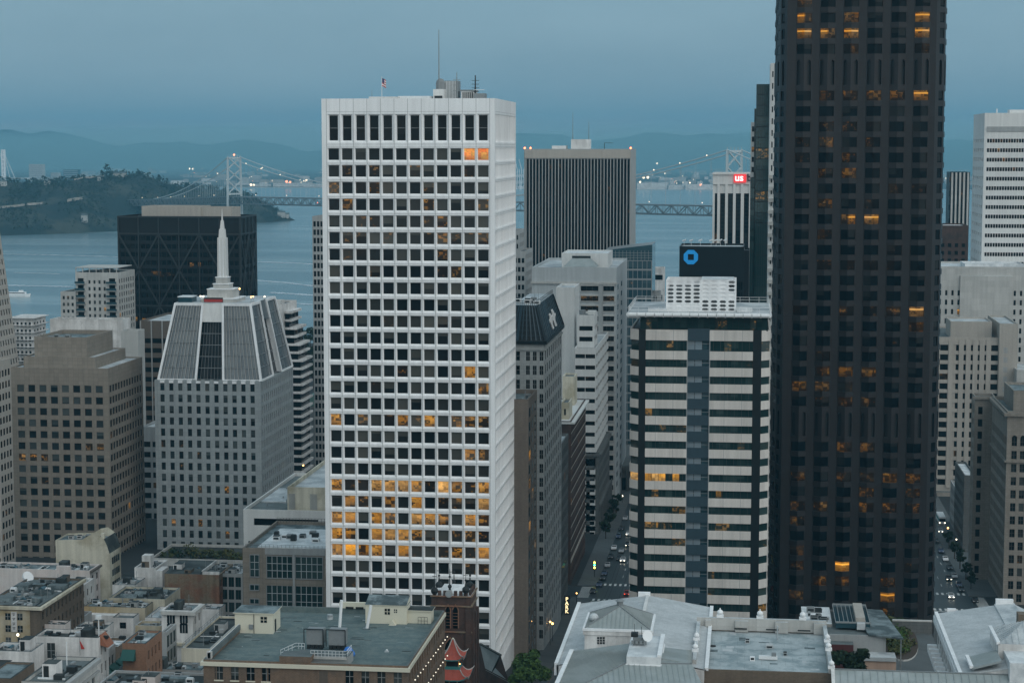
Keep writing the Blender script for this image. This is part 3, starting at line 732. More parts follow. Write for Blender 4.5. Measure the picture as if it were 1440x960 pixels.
lattice(LB, V((lx1, 453, zlo)), V((0, 1, 0)), V((1, 0, 0)), 5, cw, lambda i, j: False); lattice(LB, V((lx0, 453 + 5 * cw, zlo)), V((0, -1, 0)), V((-1, 0, 0)), 5, cw, lambda i, j: False)
LB.box(lx0 + .6, lx1 - .6, 454.2, 453 + 5 * cw - .3, zlo, lzt - 2.2, 'metal_grey', False, 'metal_dark'); LB.box(lx0 + cw * 4, lx1 - .55, 453.5, 453 + 5 * cw, lzt - .4, lzt - .15, 'roof_white')
LB.box(lx0, lx1, 453 + 5 * cw, 453 + 5 * cw + .3, zlo, lzt - .3, 'white_precast')
B.part('cooling_tower_screen', LB)
for px in (921 + 34, 960, 1044): pass
B.done()

# ------------------------------------------------------------------ grey granite tower with a sloping glass crown and spire
EY = 640.0; ex0, ezt = xz(217, 534, EY); ex1, _ = xz(366, 534, EY); EY1 = YX(412, 520, ex1); ezb = gz(EY) - 3
B = Bld('spired_tower', 'grey granite office tower with a sloping glass crown and a white stepped spire', 'office tower', ((ex0 + ex1) / 2, (EY + EY1) / 2, ezb))
el = ['.....d.....', '...........', '...........', '...........', '...........', 'd.d........', '....d......', '..d........', '...........', '....s..m...', '...........', '...........', '.m..m......', '.......m...', '..........s', '...........']
spE = dict(mg=1.2, n=11, ww=.47, ph=3.93, wh=2.55, top=1.05, dep=.35, lit=el, gm='glass')
spER = dict(mg=1.0, bay=2.9, ww=.45, ph=3.93, wh=2.55, top=1.05, dep=.35, litp=.01)
B.block(ex0, ex1, EY, EY1, ezb, ezt, 'granite_grey', 'roof_pale', .4, F=spE, R=spER, L=spER)
# pale cap stones between the piers
m = MB(); bwE = (ex1 - ex0 - 2.4) / 11
for k in range(11):
    x = ex0 + 1.2 + bwE * (k + .5); m.box(x - bwE * .25, x + bwE * .25, EY - .12, EY + .5, ezt - .95, ezt - .15, 'white_precast', True)
    m.box(x + bwE * .32, x + bwE * .68, EY - .1, EY + .35, ezt - .9, ezt + .25, 'granite_grey', True)
B.part('cornice', m)
gx0, gx1 = P(223, 530, EY + 1.2).x, P(367, 530, EY + 1.2).x
tz = P(300, 426.5, EY + 7).z; tx0, tx1 = P(247, 426, EY + 7).x, P(352, 426, EY + 7).x
gy0, gy1 = EY + 1.2, EY1 - 1.2; ty0, ty1 = EY + 7, EY1 - 7
bz = ezt + .1
def crown_pt(u, h, sd='F'):     # u 0..1 across, h 0..1 up the slope
    if sd == 'F': a, b = V((gx0 + (gx1 - gx0) * u, gy0, bz)), V((tx0 + (tx1 - tx0) * u, ty0, tz))
    elif sd == 'R': a, b = V((gx1, gy0 + (gy1 - gy0) * u, bz)), V((tx1, ty0 + (ty1 - ty0) * u, tz))
    elif sd == 'L': a, b = V((gx0, gy1 + (gy0 - gy1) * u, bz)), V((tx0, ty1 + (ty0 - ty1) * u, tz))
    else: a, b = V((gx1 + (gx0 - gx1) * u, gy1, bz)), V((tx1 + (tx0 - tx1) * u, ty1, tz))
    return a.lerp(b, h)
def crown_side(sd):
    m = MB(); U = lambda u, h, d=0.0: crown_pt(u, h, sd) + SIDES[sd][1] * d
    def quad(u0, u1, h0, h1, mat, d=0.0): m.face([U(u0, h0, d), U(u1, h0, d), U(u1, h1, d), U(u0, h1, d)], mat, [(u0 * 30, h0 * 25), (u1 * 30, h0 * 25), (u1 * 30, h1 * 25), (u0 * 30, h1 * 25)], random.random() * 10)
    ua, ub = .365, .635
    for (u0, u1, nb) in ((0, ua, 10), (ub, 1, 10)):
        for k in range(nb):
            a, b = u0 + (u1 - u0) * k / nb, u0 + (u1 - u0) * (k + 1) / nb
            for j in range(6): quad(a, b, j / 6 * .97, (j + 1) / 6 * .97, 'glass_roof', -.3)
            if sd in 'F': m.bar(U(a, 0, .02), U(a, .97, .02), .11, .3, 'concrete_pale', SIDES[sd][1])
        for j in range(1, 6): m.bar(U(u0, j / 6 * .97, -.05), U(u1, j / 6 * .97, -.05), .3, .14, 'metal_grey')
    # recessed middle: dark glass below a white panel
    dpt = -1.6
    for j in range(6):
        for k in range(8):
            a, b = ua + (ub - ua) * k / 8, ua + (ub - ua) * (k + 1) / 8
            if j < 5: quad(a, b, j * .15, (j + 1) * .15, 'glass_black', dpt)
            if j < 5 and sd == 'F': m.bar(U(a, j * .15, dpt + .1), U(a, (j + 1) * .15, dpt + .1), .08, .1, 'metal_grey', SIDES[sd][1])
        m.bar(U(ua, j * .15, dpt + .2), U(ub, j * .15, dpt + .2), .3, .2, 'metal_grey')
    quad(ua, ub, .755, 1.0, 'concrete_white' if sd in 'FB' else 'glass_roof', -.1)
    for u in (.0, ua, ub, 1.0): m.bar(U(u, -.005, .15), U(u, 1.0, .15), .75, .5, 'white_precast', SIDES[sd][1])
    for (h, t) in ((0.0, .6), (.985, .9)):
        m.bar(U(0, h, .1), U(ua, h, .1), .5, t, 'white_precast'); m.bar(U(ub, h, .1), U(1, h, .1), .5, t, 'white_precast')
    for (u, s) in ((ua, 1), (ub, -1)): m.face([U(u, 0, .05), U(u, .76, .05), U(u, .76, dpt), U(u, 0, dpt)], 'white_precast')
    m.face([U(ua, .76, -.1), U(ub, .76, -.1), U(ub, .76, dpt), U(ua, .76, dpt)], 'concrete_grey')
    B.part('glass_crown', m)
for sd in 'FRLB': crown_side(sd)
m = MB(); m.face([(tx0, ty0, tz), (tx1, ty0, tz), (tx1, ty1, tz), (tx0, ty1, tz)], 'roof_pale'); B.part('terrace', m)
cxm = P(313, 420, EY + 17).x; cym = EY + 18
def tier(name, hw, z0, z1, mat='concrete_pale', y=cym, hd=None):
    m = MB(); hd = hd or hw; m.box(cxm - hw, cxm + hw, y - hd, y + hd, z0, z1 - .25, mat); m.box(cxm - hw - .2, cxm + hw + .2, y - hd - .2, y + hd + .2, z1 - .25, z1, 'white_precast', True); B.part(name, m)
zz = lambda py: P(313, py, cym).z
wm_ = lambda px: px * cym / FPX / 2
tier('spire_base', wm_(52), tz, zz(417.5)); tier('spire_base', wm_(37), zz(417.5), zz(405)); tier('spire_base', wm_(23), zz(405), zz(398)); tier('spire_base', wm_(17), zz(398), zz(389))
m = MB(); hw = wm_(27); yf = cym - wm_(52) - .05; m.box(cxm - hw * .95 - 2, cxm + hw * .2 + 1, yf - .3, yf, tz, zz(416.5), 'metal_dark'); m.box(cxm - hw * .95 - 1.9, cxm + hw * .2 + .9, yf - .34, yf - .3, tz + .1, tz + 1.1, 'red_paint'); B.part('entrance', m)
m = MB()
def shaft(m, r0, r1, za, zb_): 
    for a, b in (((-1, -1), (1, -1)), ((1, -1), (1, 1)), ((1, 1), (-1, 1)), ((-1, 1), (-1, -1))):
        m.face([(cxm + a[0] * r0, cym + a[1] * r0, za), (cxm + b[0] * r0, cym + b[1] * r0, za), (cxm + b[0] * r1, cym + b[1] * r1, zb_), (cxm + a[0] * r1, cym + a[1] * r1, zb_)], 'concrete_white')
    m.face([(cxm + a * r1, cym + b * r1, zb_) for a, b in ((-1, -1), (1, -1), (1, 1), (-1, 1))], 'concrete_white')
shaft(m, wm_(13), wm_(12), zz(389), zz(334)); shaft(m, wm_(9), wm_(7.5), zz(334), zz(322)); shaft(m, wm_(5.5), wm_(3.6), zz(322), zz(310)); m.tube((cxm, cym, zz(310)), (cxm, cym, zz(294)), .35, 'concrete_white', 6, .08)
for s in (-1, 1): m.box(cxm + s * wm_(5) - .15, cxm + s * wm_(5) + .15, cym - wm_(13.6), cym - wm_(12.2), zz(389), zz(336), 'white_precast')
B.part('spire', m)
for px, py, mt in ((282, 416.5, 'lamp_white'), (286, 416.5, 'lamp_white'), (337, 406, 'lamp_warm'), (356, 417, 'lamp_warm'), (372, 417, 'lamp_white'), (353, 417.5, 'lamp_warm')):
    m = MB(); p = P(px, py, EY + 11); m.ball((p.x, p.y, max(p.z, tz + .3)), .26, mt, 6, 4); m.tube((p.x, p.y, tz), (p.x, p.y, p.z), .06, 'metal_grey', 4); B.part('terrace_lamp', m)
m = MB(); x0, z1 = xz(253, 420.5, EY + 12); x1, _ = xz(272, 420.5, EY + 12); m.box(x0, x1, EY + 10, EY + 16, tz, z1 + .8, 'glass_bluegreen'); m.box(x0 - .2, x1 + .2, EY + 9.8, EY + 16.2, z1 + .8, z1 + 1.1, 'metal_white'); B.part('terrace_pavilion', m)
B.done()

# ------------------------------------------------------------------ beige granite tower with stepped top
GY = 620.0; x0, zt = xz(15, 516, GY); x1, _ = xz(152, 516, GY); Y1 = YX(200, 500, x1); zb = gz(GY) - 3
B = Bld('stepped_tower', 'brown beige granite office tower with three stepped blank tiers on top', 'office tower', ((x0 + x1) / 2, GY + 15, zb))
bl = ['........', '........', '........', '........', '........', '......sm', 'mss.....', '........', '..d.....', '...d....', '........', '........', '........', '........', '........', '........']
spF = dict(mg=1.3, n=8, ww=.62, ph=3.9, wh=2.35, top=(zt - P(80, 541.5, GY).z), dep=.3, lit=bl, gm='glass')
spR = dict(mg=.8, bay=2.9, ww=.84, ph=3.9, wh=2.35, top=zt - P(80, 541.5, GY).z, dep=.3, litp=.02, gm='glass_black')
B.block(x0, x1, GY, Y1, zb, zt, 'granite_beige', 'roof_pale', .5, F=spF, R=spR, L=spR)
xa, za = xz(33, 501, GY + 3); xb, _ = xz(134, 501, GY + 3); B.block(xa, xb, GY + 3, Y1 - 2, zt - .5, za, 'granite_beige', 'roof_pale', .5)
xa2, za2 = xz(48, 473.5, GY + 6); xb2, _ = xz(122, 473.5, GY + 6); B.block(xa2, xb2, GY + 6, Y1 - 4, za - .5, za2, 'granite_beige', 'roof_blue', 1.4, th=.6)
for (px, py) in ((92, 468), (100, 466), (118, 468), (112, 470)):
    vent(B, max(xa2 + 3, min(xb2 - 3, PZ(px, py, za2 - 1.4).x)), GY + random.uniform(12, 24), za2 - 1.4, 2, 2, 1.0)
B.done()
# ------------------------------------------------------------------ the other towers
def simple(name, label, px0, px1, py, Y, D, wm, F=None, R=None, L=None, roof='roof_grey', par=.8, cat='office building', done=True, group=None, zb=None):
    """box building whose front spans px0..px1 of the photo, roof line at py, front at depth Y"""
    pm = (px0 + px1) / 2
    x0, x1 = P(px0, py, Y).x, P(px1, py, Y).x; zt = P(pm, py, Y).z; z0 = gz(Y) - 3 if zb is None else zb
    if D < 0: D = YX(-D, py, x1 if -D > px1 - 1 else x0) - Y
    b = Bld(name, label, cat, ((x0 + x1) / 2, Y + D / 2, z0), group)
    b.block(x0, x1, Y, Y + D, z0, zt, wm, roof, par, F=F, R=R, L=L)
    b.x0, b.x1, b.y0, b.y1, b.zt, b.zb = x0, x1, Y, Y + D, zt, z0
    if done: b.done()
    return b
def add(b, px0, px1, py, Y, D, zb, wm, roof='roof_grey', par=.6, **k):
    x0, x1 = P(px0, py, Y).x, P(px1, py, Y).x; zt = P((px0 + px1) / 2, py, Y).z
    b.block(x0, x1, Y, Y + D, zb, zt, wm, roof, par, **k); return x0, x1, zt
W = lambda **k: dict(dict(mg=.6, bay=3.2, ww=.6, ph=3.8, wh=2.0, top=1.6, dep=.3, litp=.04), **k)

# pyramid tower at the left edge: only its right-hand edge is in the picture
Y = 700.0; hx = 23.0; zb = 4.0; zap = 262.0; k = hx / (zap - zb); yq_ = P(13, 420, Y + hx).z; e_ = hx * (1 - (yq_ - zb) / (zap - zb)); xc = P(13, 420, Y + hx + e_).x - e_; B = Bld('pyramid_tower', 'pale tapering pyramid tower cut off by the left edge of the view', 'office tower', (xc, Y + hx, zb))
def pyr_side(R, N):
    H = zap - zb; nf = int(H / 3.95)
    for i in range(nf):
        z0, z1 = 3.95 * i, 3.95 * (i + 1); h0 = hx * (1 - z0 / H); h1 = hx * (1 - z1 / H)
        c = V((xc, Y + hx, zb)); f = lambda u, z_, hh, d=0.0: c + R * (u * hh) + N * (hh - d) + Z * z_
        zm = z0 + 1.75; hm = hx * (1 - zm / H)
        B.w.face([f(-1, z0, h0), f(1, z0, h0), f(1, zm, hm), f(-1, zm, hm)], 'concrete_tan')
        B.w.face([f(-1, zm, hm), f(1, zm, hm), f(1, zm, hm, .5), f(-1, zm, hm, .5)], 'concrete_tan'); B.w.face([f(-1, z1, h1, .5), f(1, z1, h1, .5), f(1, z1, h1), f(-1, z1, h1)], 'concrete_tan')
        n = max(2, int(2 * hm / 2.6))
        for kk in range(n):
            a, b_ = -1 + 2 * kk / n, -1 + 2 * (kk + 1) / n; a2, b2 = a + .1 * 2 / n, b_ - .55 * 2 / n
            B.pane([f(a2, zm, hm, .45), f(b2, zm, hm, .45), f(b2, z1, h1, .45), f(a2, z1, h1, .45)], 'glass_black', .3 if random.random() < .02 else 0)
            B.w.face([f(b2, zm, hm, .12), f(b_ + .1 * 2 / n, zm, hm, .12), f(b_ + .1 * 2 / n, z1, h1, .12), f(b2, z1, h1, .12)], 'concrete_tan')
pyr_side(V((1, 0, 0)), V((0, -1, 0))); pyr_side(V((0, 1, 0)), V((1, 0, 0)))
hb = hx
for R, N in (SIDES['L'], SIDES['B']):
    c = V((xc, Y + hx, zb)); B.w.face([c - R * hb + N * hb, c + R * hb + N * hb, c + Z * (zap - zb)], 'concrete_tan')
B.done()

# dark braced block by the water
Y = 900.0; b = simple('braced_block', 'black office block with diagonal steel bracing near the water', 166, 337, 304, Y, -359, 'bronze', roof='roof_dark', done=False,
    F=W(bay=2.6, ww=.86, ph=3.9, wh=2.3, top=9.5, dep=.5, gm='glass_black', litp=.01), R=W(bay=2.6, ww=.86, ph=3.9, wh=2.3, top=9.5, dep=.5, gm='glass_black', litp=0), cat='office tower')
m = MB(); x0, x1, zt = b.x0, b.x1, b.zt
def brace(O, R, N, Wd, nb):
    f = lambda x, z: O + R * x + N * .35 + Z * z
    H = zt - b.zb; bw_ = Wd / nb
    for i in range(nb + 1): m.bar(f(bw_ * i, 0), f(bw_ * i, H), .55, .5, 'bronze', N)
    zs = [H - 8.5 - 34.5 * j for j in range(4)]
    for z_ in [H - .5] + zs:
        if z_ > 0: m.bar(f(0, z_), f(Wd, z_), .7, .7, 'bronze')
    for j in range(3):
        for i in range(nb // 2):
            xa, xb, xm = bw_ * 2 * i, bw_ * (2 * i + 2), bw_ * (2 * i + 1); za, zb_ = zs[j], zs[j + 1]
            m.bar(f(xa, za), f(xb, zb_), .75, .55, 'bronze', N); m.bar(f(xb, za), f(xa, zb_), .75, .55, 'bronze', N)
MATS['bronze_brace'] = stone('bronze_brace', (.030, .034, .035), var=.1, rough=.5)
_m = m; m = MB(); brace(V((x0, Y, b.zb)), V((1, 0, 0)), V((0, -1, 0)), x1 - x0, 6); brace(V((x1, Y, b.zb)), V((0, 1, 0)), V((1, 0, 0)), b.y1 - Y, 4)
m.m = ['bronze_brace'] * len(m.m); b.part('bracing', m)
for a in ((310, 320, .5), (180, 184, .3), (235, 243, .4), (212, 226, .35)): pass
add(b, 199, 282, 290, Y + 8, 18, zt - .8, 'concrete_tan'); add(b, 282, 326, 291.5, Y + 9, 16, zt - .8, 'concrete_tan')
for (px, py, w, L) in ((213, 384, 4.5, .4), (267, 372, 2, .7), (279, 372, 1.2, .8), (222, 386, 9, .25), (182, 448, 4, .9), (240, 386, 6, .2), (200, 450, 2, .8)):
    p = P(px, py, Y - .02); b.pane([(p.x, Y - .02, p.z - 1), (p.x + w, Y - .02, p.z - 1), (p.x + w, Y - .02, p.z + .9), (p.x, Y - .02, p.z + .9)], 'glass_black', L)
b.done(60)

# waterfront flats
b = simple('apartment_tower', 'grey apartment tower with dark balconies beside the black braced block', 106, 166, 383, 850, 24, 'concrete_pale', done=False, cat='apartment block', par=.3,
    F=W(mg=.5, n=8, ww=.42, ph=3.1, wh=1.6, top=3.6, dep=.4, litp=.05, skip=(0, 1, 6, 7)), R=W(ph=3.1, top=3))
def balconies(b, px0, px1, Y, zt, zb, ph=3.1, dp=1.6, mat='concrete_pale'):
    xa, xb = P(px0, 420, Y).x, P(px1, 420, Y).x; z_ = zt - ph
    while z_ > zb:
        m = MB(); m.box(xa, xb, Y - dp, Y - .003, z_ - .2, z_, mat, True); m.box(xa, xb, Y - dp, Y - dp + .1, z_, z_ + 1.0, 'glass_bluegreen'); b.part('balcony', m)
        w = .5 + (xb - xa) * .1; b.pane([(xa + w, Y - .01, z_ + .1), (xb - w, Y - .01, z_ + .1), (xb - w, Y - .01, z_ + 2.4), (xa + w, Y - .01, z_ + 2.4)], 'glass_black', .3 if random.random() < .06 else 0)
        z_ -= ph
balconies(b, 107, 121, 850, b.zt - 2, 40); balconies(b, 151, 165.5, 850, b.zt - 2, 40)
m = MB(); x0, x1 = b.x0, b.x1
for i in range(7): m.box(x0 + (x1 - x0) * i / 6.3, x0 + (x1 - x0) * i / 6.3 + .3, 850.2, 850.6, b.zt, b.zt + 2, 'concrete_pale')
m.box(x0, x1, 850, 870, b.zt + 2, b.zt + 2.3, 'concrete_pale', True); B_ = b.part('roof_frame', m)
add(b, 140, 152, 379, 856, 8, b.zt, 'concrete_pale'); b.done(60)
simple('apartment_block', 'pale apartment slab adjoining the balconied grey tower at the waterfront', 85, 106, 410, 848, 20, 'concrete_pale', F=W(mg=.4, n=3, ww=.5, ph=3.1, wh=1.5, top=2), R=W(ph=3.1), cat='apartment block')
b = simple('apartment_block', 'white low apartment block with wrapped balconies at the waterfront', 14, 46, 446, 800, -64, 'stucco_white', done=False, F=W(mg=.5, n=5, ww=.55, ph=3.1, wh=1.9, top=2.2, litp=.1), R=W(bay=3.4, ww=.6, ph=3.1, wh=1.9, top=2.2), cat='apartment block')
for i in range(7):
    m = MB(); z_ = b.zt - .2 - 3.1 * i; m.box(b.x0 - 1, b.x1 + 1.2, 798.6, b.y1 + 1, z_ - .3, z_, 'stucco_white', True); b.part('balcony', m)
b.done(60)
# pale roofs just behind the stepped beige tower
b = simple('tan_side_tower', 'tan tower slice with small dark windows at the left edge', -70, -4, 508, 585, -15, 'concrete_tan', cat='office tower', F=W(mg=.3, bay=1.25, ww=.55, ph=3.75, wh=2.0, top=3.2, dep=.35, gm='glass_black', litp=.015), R=W(bay=2.4, ww=.6, ph=3.75, wh=2.1, top=3.2, dep=.06, gm='glass_black'))
simple('office_building', 'white office building peeping over the stepped beige tower', 70, 172, 449, 745, 10, 'stucco_white')
simple('office_building', 'narrow pale blue office wing behind the right edge of the beige tower', 170, 194, 465, 720, 8, 'concrete_pale', roof='roof_blue')
# brown banded tower between beige and spired towers
b = simple('brown_tower', 'dark brown office tower with glass bands seen between two granite towers', 196, 260, 451, 760, 40, 'brown_panel', done=False, cat='office tower', roof='roof_pale',
    F=W(mg=.5, n=4, ww=.94, ph=3.95, wh=2.0, top=7.2, dep=.35, gm='glass_black', litp=.08))
m = MB()
for i in range(5):
    x = b.x0 + .5 + (b.x1 - b.x0 - 1) * i / 4; m.box(x - .22, x + .22, 759.7, 759.997, b.zb, b.zt, 'concrete_grey')
b.part('mullion', m); b.done(60)
simple('office_building', 'slim pale building in the gap between the beige and the spired tower', 199, 226, 600, 700, 20, 'concrete_grey', F=W(n=2, ph=3.9, wh=2.1, mg=.4, ww=.75, top=5.6, gm='glass_black'), roof='roof_pale')
# white terraced building right of the spired tower
b = simple('terraced_tower', 'white apartment tower with stacked curved balconies behind the spired tower', 374, 398, 428, 770, 24, 'stucco_white', done=False, cat='apartment block', F=W(n=2, ph=3.2, wh=2.0, top=14), R=W(bay=3, ww=.6, ph=3.2, wh=1.9, top=4))
for i in range(22):
    e = (3, 5, 6.5, 7.5)[min(i // 2, 3)]; z_ = b.zt - 3 - 3.3 * i
    if z_ < 6: break
    m = MB(); m.box(b.x1 + .003, b.x1 + e, 772, 790, z_ - .9, z_, 'stucco_white', True); m.box(b.x1 + .003, b.x1 + e - 1.2, 773, 789, z_ - 3.3, z_ - .9, 'glass_black'); b.part('balcony', m)
add(b, 380, 394, 423, 776, 8, b.zt - .8, 'stucco_white'); b.done(60)
b = simple('slim_tower', 'slim dark office slab rising just left of the white tower', 439, 470, 304, 810, 30, 'concrete_grey', cat='office tower', F=W(mg=.2, n=6, ww=.72, ph=3.55, wh=2.3, top=2.2, dep=.5, gm='glass_black', litp=.01))
b = simple('classical_hall', 'grey classical building with a green roof left of the white tower', 424, 470, 571, 830, 40, 'limestone', F=W(mg=1.5, n=4, ww=.3, ph=14, wh=11, top=6, dep=.9, gm='glass_black', litp=0), roof='copper_green', done=False, par=.2)
m = MB(); m.prism([V((b.x0 - .5, 829.4, b.zt)), V((b.x1, 829.4, b.zt)), V((b.x1, 829.4, b.zt + 5)), V((b.x0 + 4, 829.4, b.zt + 5))], V((0, 36, 0)), 'copper_green'); b.part('roof', m)
m = MB(); m.box(b.x0 - .4, b.x1, 828.9, 829.99, b.zt - 1.2, b.zt - .2, 'limestone', True); m.box(b.x0 - .4, b.x1, 829.2, 829.99, b.zt - 6, b.zt - 5.2, 'limestone', True); b.part('cornice', m); b.done()

# white two-tier building and brick-and-glass building left of the white tower
b = simple('concrete_block', 'pale concrete building with one dark window strip beside the white tower', 342, 462, 717, 522, -388 if False else 62, 'concrete_white', done=False, roof='roof_grey', par=1.0,
    F=dict(mg=3.0, n=1, ww=1.0, ph=9, wh=2.0, top=2.5, dep=.5, gm='glass_black', lit=['.', '.']))
add(b, 404, 465, 685, 526, 50, b.zt - 1, 'stucco_cream', roof='roof_pale', par=1.2)
m = MB()
for px0, px1 in ((406, 415), (436, 446)):
    xa, xb = P(px0, 700, 526).x, P(px1, 700, 526).x
    for i in range(14): m.box(xa, xb, 525.93, 525.98, b.zt - .4 + i * .32, b.zt - .2 + i * .32, 'concrete_grey')
b.part('louvre', m)
m = MB()
for sx in (1,):
    m.box(b.x0 + 1, P(395, 700, 530).x, 538, 560, b.zt - .98, b.zt - .6, 'roof_pale'); 
b.part('roof_patch', m); clutter(b, b.x0 + 2, P(400, 700, 530).x, 530, 575, b.zt - 1, 10, .8)
b.pane([(P(349, 740, 522).x, 521.98, b.zt - 12), (P(362, 740, 522).x, 521.98, b.zt - 12), (P(362, 740, 522).x, 521.98, b.zt - 9), (P(349, 740, 522).x, 521.98, b.zt - 9)], 'glass_black')
b.done()
Bld.frames = True
Y = 472.0
b = simple('glazed_block', 'grey brown building with tall gridded glass bays beside the white tower', 341, 458, 771, Y, 36, 'granite_beige', done=False, roof='roof_blue', par=.9)
def bay(px0, px1, py0, py1, nv, nh, gm='glass_teal'):
    xa, xb = P(px0, py0, Y).x, P(px1, py0, Y).x; za, zb_ = P(400, py1, Y).z, P(400, py0, Y).z
    b.pane([(xa, Y - .04, za), (xb, Y - .04, za), (xb, Y - .04, zb_), (xa, Y - .04, zb_)], gm, 0, 'concrete_mid', mull=(nv, nh, .15))
    m = MB()
    for (a, c, d, e) in ((xa - .15, xa, za, zb_), (xb, xb + .15, za, zb_), (xa - .15, xb + .15, zb_, zb_ + .2), (xa - .15, xb + .15, za - .2, za)): m.box(a, c, Y - .25, Y - .003, d, e, 'pale_frame', True)
    b.part('window_frame', m)
for r in ((782, 812), (823, 856)):
    bay(375.5, 411, r[0], r[1], 4, 2); bay(416, 453.5, r[0], r[1], 4, 2)
for r in ((781, 811), (823, 830), (843, 849)): bay(352, 364, r[0], r[1], 1, 2 if r[1] - r[0] > 10 else 0)
m = MB(); xa = P(373, 800, Y).x; m.box(xa, b.x1 - .1, Y - .22, Y - .003, P(400, 781, Y).z + .3, b.zt, 'concrete_grey', True); m.box(xa, b.x1 - .1, Y - .3, Y - .003, P(400, 821, Y).z - .3, P(400, 814.5, Y).z, 'granite_beige', True)
m.box(P(412, 800, Y).x, P(415, 800, Y).x, Y - .35, Y - .26, P(400, 856, Y).z, b.zt - 1, 'concrete_grey', True); b.part('facade_trim', m)
m = MB(); xa, xb = P(368, 760, 480).x, b.x1; m.box(xa, xb - 1, 476, 500, b.zt - .89, b.zt - .5, 'roof_white'); b.part('roof_deck', m)
for i in range(9): vent(b, P(385 + i * 8, 758, 488).x, 486 + random.uniform(-3, 8), b.zt - .5, random.uniform(1, 2.4), 1.6, random.uniform(.8, 1.6), random.choice(('metal_grey', 'metal_white', 'metal_dark')))
m = MB(); rail(m, (b.x0 + .6, Y + .6, 0), (b.x1, Y + .6, 0), b.zt, .8, 20, 'metal_grey'); rail(m, (b.x0 + .6, Y + 34, 0), (b.x1, Y + 34, 0), b.zt, 1.2, 24, 'metal_dark'); b.part('guard_rail', m)
b.done()

Bld.frames = False
# striped tower
b = simple('striped_tower', 'broad grey tower with thin vertical stripes and red corner lights', 737, 887.5, 209.5, 930, -894.5, 'concrete_grey', done=False, cat='office tower', roof='roof_pale')
m = MB(); z0, z1 = b.zb, P(810, 224, 930).z; xa, xb = P(740, 300, 930).x, P(886, 300, 930).x
n = 32
for i in range(n + 1):
    x = xa + (xb - xa) * i / n; m.box(x - .2, x + .2, 929.35, 929.9, z0, z1 + .5, 'concrete_grey', True)
b.part('fin', m)
for i in range(n):
    x0_, x1_ = xa + (xb - xa) * i / n, xa + (xb - xa) * (i + 1) / n
    for j in range(13):
        za, zb_ = z1 - (j + 1) * (z1 - z0) / 13, z1 - j * (z1 - z0) / 13; rl = random.random() < .05
        if rl: b.pane([(x0_ + .1, 929.85, zb_ - 4.4), (x1_ - .1, 929.85, zb_ - 4.4), (x1_ - .1, 929.85, zb_ - 2.6), (x0_ + .1, 929.85, zb_ - 2.6)], 'glass_dark', .4, key=('st', i, j // 13))
        b.pane([(x0_ + .1, 929.9, za), (x1_ - .1, 929.9, za), (x1_ - .1, 929.9, zb_), (x0_ + .1, 929.9, zb_)], 'glass_dark', 0, key=('st', i, j // 13))
m = MB(); m.box(b.x0 + .3, b.x1 - .3, 929.3, 929.99, z1 + .5, b.zt - .5, 'concrete_tan', True); b.part('parapet_band', m)
add(b, 803, 829, 196, 945, 10, b.zt - .8, 'stucco_white'); add(b, 776, 796, 205, 945, 8, b.zt - .8, 'concrete_white')
mast(b, P(805.5, 196, 948), 13, .18); mast(b, P(828, 200, 948), 10, .18); m = MB(); p = P(850, 207, 940); m.bar(p + Z * 2, p + Z * 2 + V((4, 0, 0)), .2, .2, 'metal_dark'); m.tube(p - Z * 1.5, p + Z * 2, .15, 'metal_dark'); b.part('rooftop_unit', m)
for px in (738, 746, 887): 
    m = MB(); p = P(px, 209, 930.4); m.ball((p.x, p.y, b.zt + .4), .45, 'lamp_red', 6, 4); b.part('warning_light', m)
b.done(80)
b = simple('office_building', 'dark grey office slab tucked between white tower and striped tower', 716, 739, 353, 820, -749, 'concrete_grey', done=False, F=W(mg=.3, n=4, ww=.7, ph=3.8, wh=2.1, top=3, gm='glass_black'), R=W(gm='glass_black'))
x0, x1, zt = add(b, 716, 730, 324, 830, 20, b.zt - .8, 'concrete_grey', F=W(mg=.3, n=4, ww=.7, ph=3.8, wh=2.1, top=2, gm='glass_black'), R=W(gm='glass_black'))
b.done(60)

# stepped pale slab with horizontal windows (middle)
Y = 752.0
b = simple('stepped_slab', 'tall pale concrete office slab with wide dark windows down its right half', 748, 867, 376, Y, -882, 'concrete_mid', done=False, roof='roof_pale', par=1.0, cat='office tower')
xa, xb, xc_, xd = (P(p_, 500, Y).x for p_ in (816.5, 841, 848, 867.5))
zz = P(840, 402, Y).z; ph = 3.92; i = 0
while zz > 10:
    for (u, v) in ((xa, xb), (xc_, xd - 1.2)):
        b.pane([(u, Y - .02, zz - 2.0), (v, Y - .02, zz - 2.0), (v, Y - .02, zz), (u, Y - .02, zz)], 'glass_black', {(1): .35}.get(i, .2 if random.random() < .06 else 0), mull=(2, 0, .12))
        m = MB(); m.box(u - .3, v + .3, Y - .5, Y - .003, zz, zz + .55, 'concrete_pale', True); m.box(u - .3, v + .3, Y - .4, Y - .003, zz - 2.3, zz - 2.0, 'concrete_pale', True); b.part('sill', m)
    zz -= ph; i += 1
for k, (xs, w) in enumerate(((841.5, 847.5),)):
    m = MB(); m.box(P(xs, 500, Y).x, P(w, 500, Y).x, Y - .6, Y - .003, 8, P(840, 400, Y).z, 'concrete_grey', True); b.part('pier', m)
m = MB(); m.box(b.x0 - .3, b.x1 + .3, Y - .7, Y - .003, P(800, 399, Y).z, P(800, 396, Y).z, 'concrete_pale', True); b.part('cornice', m)
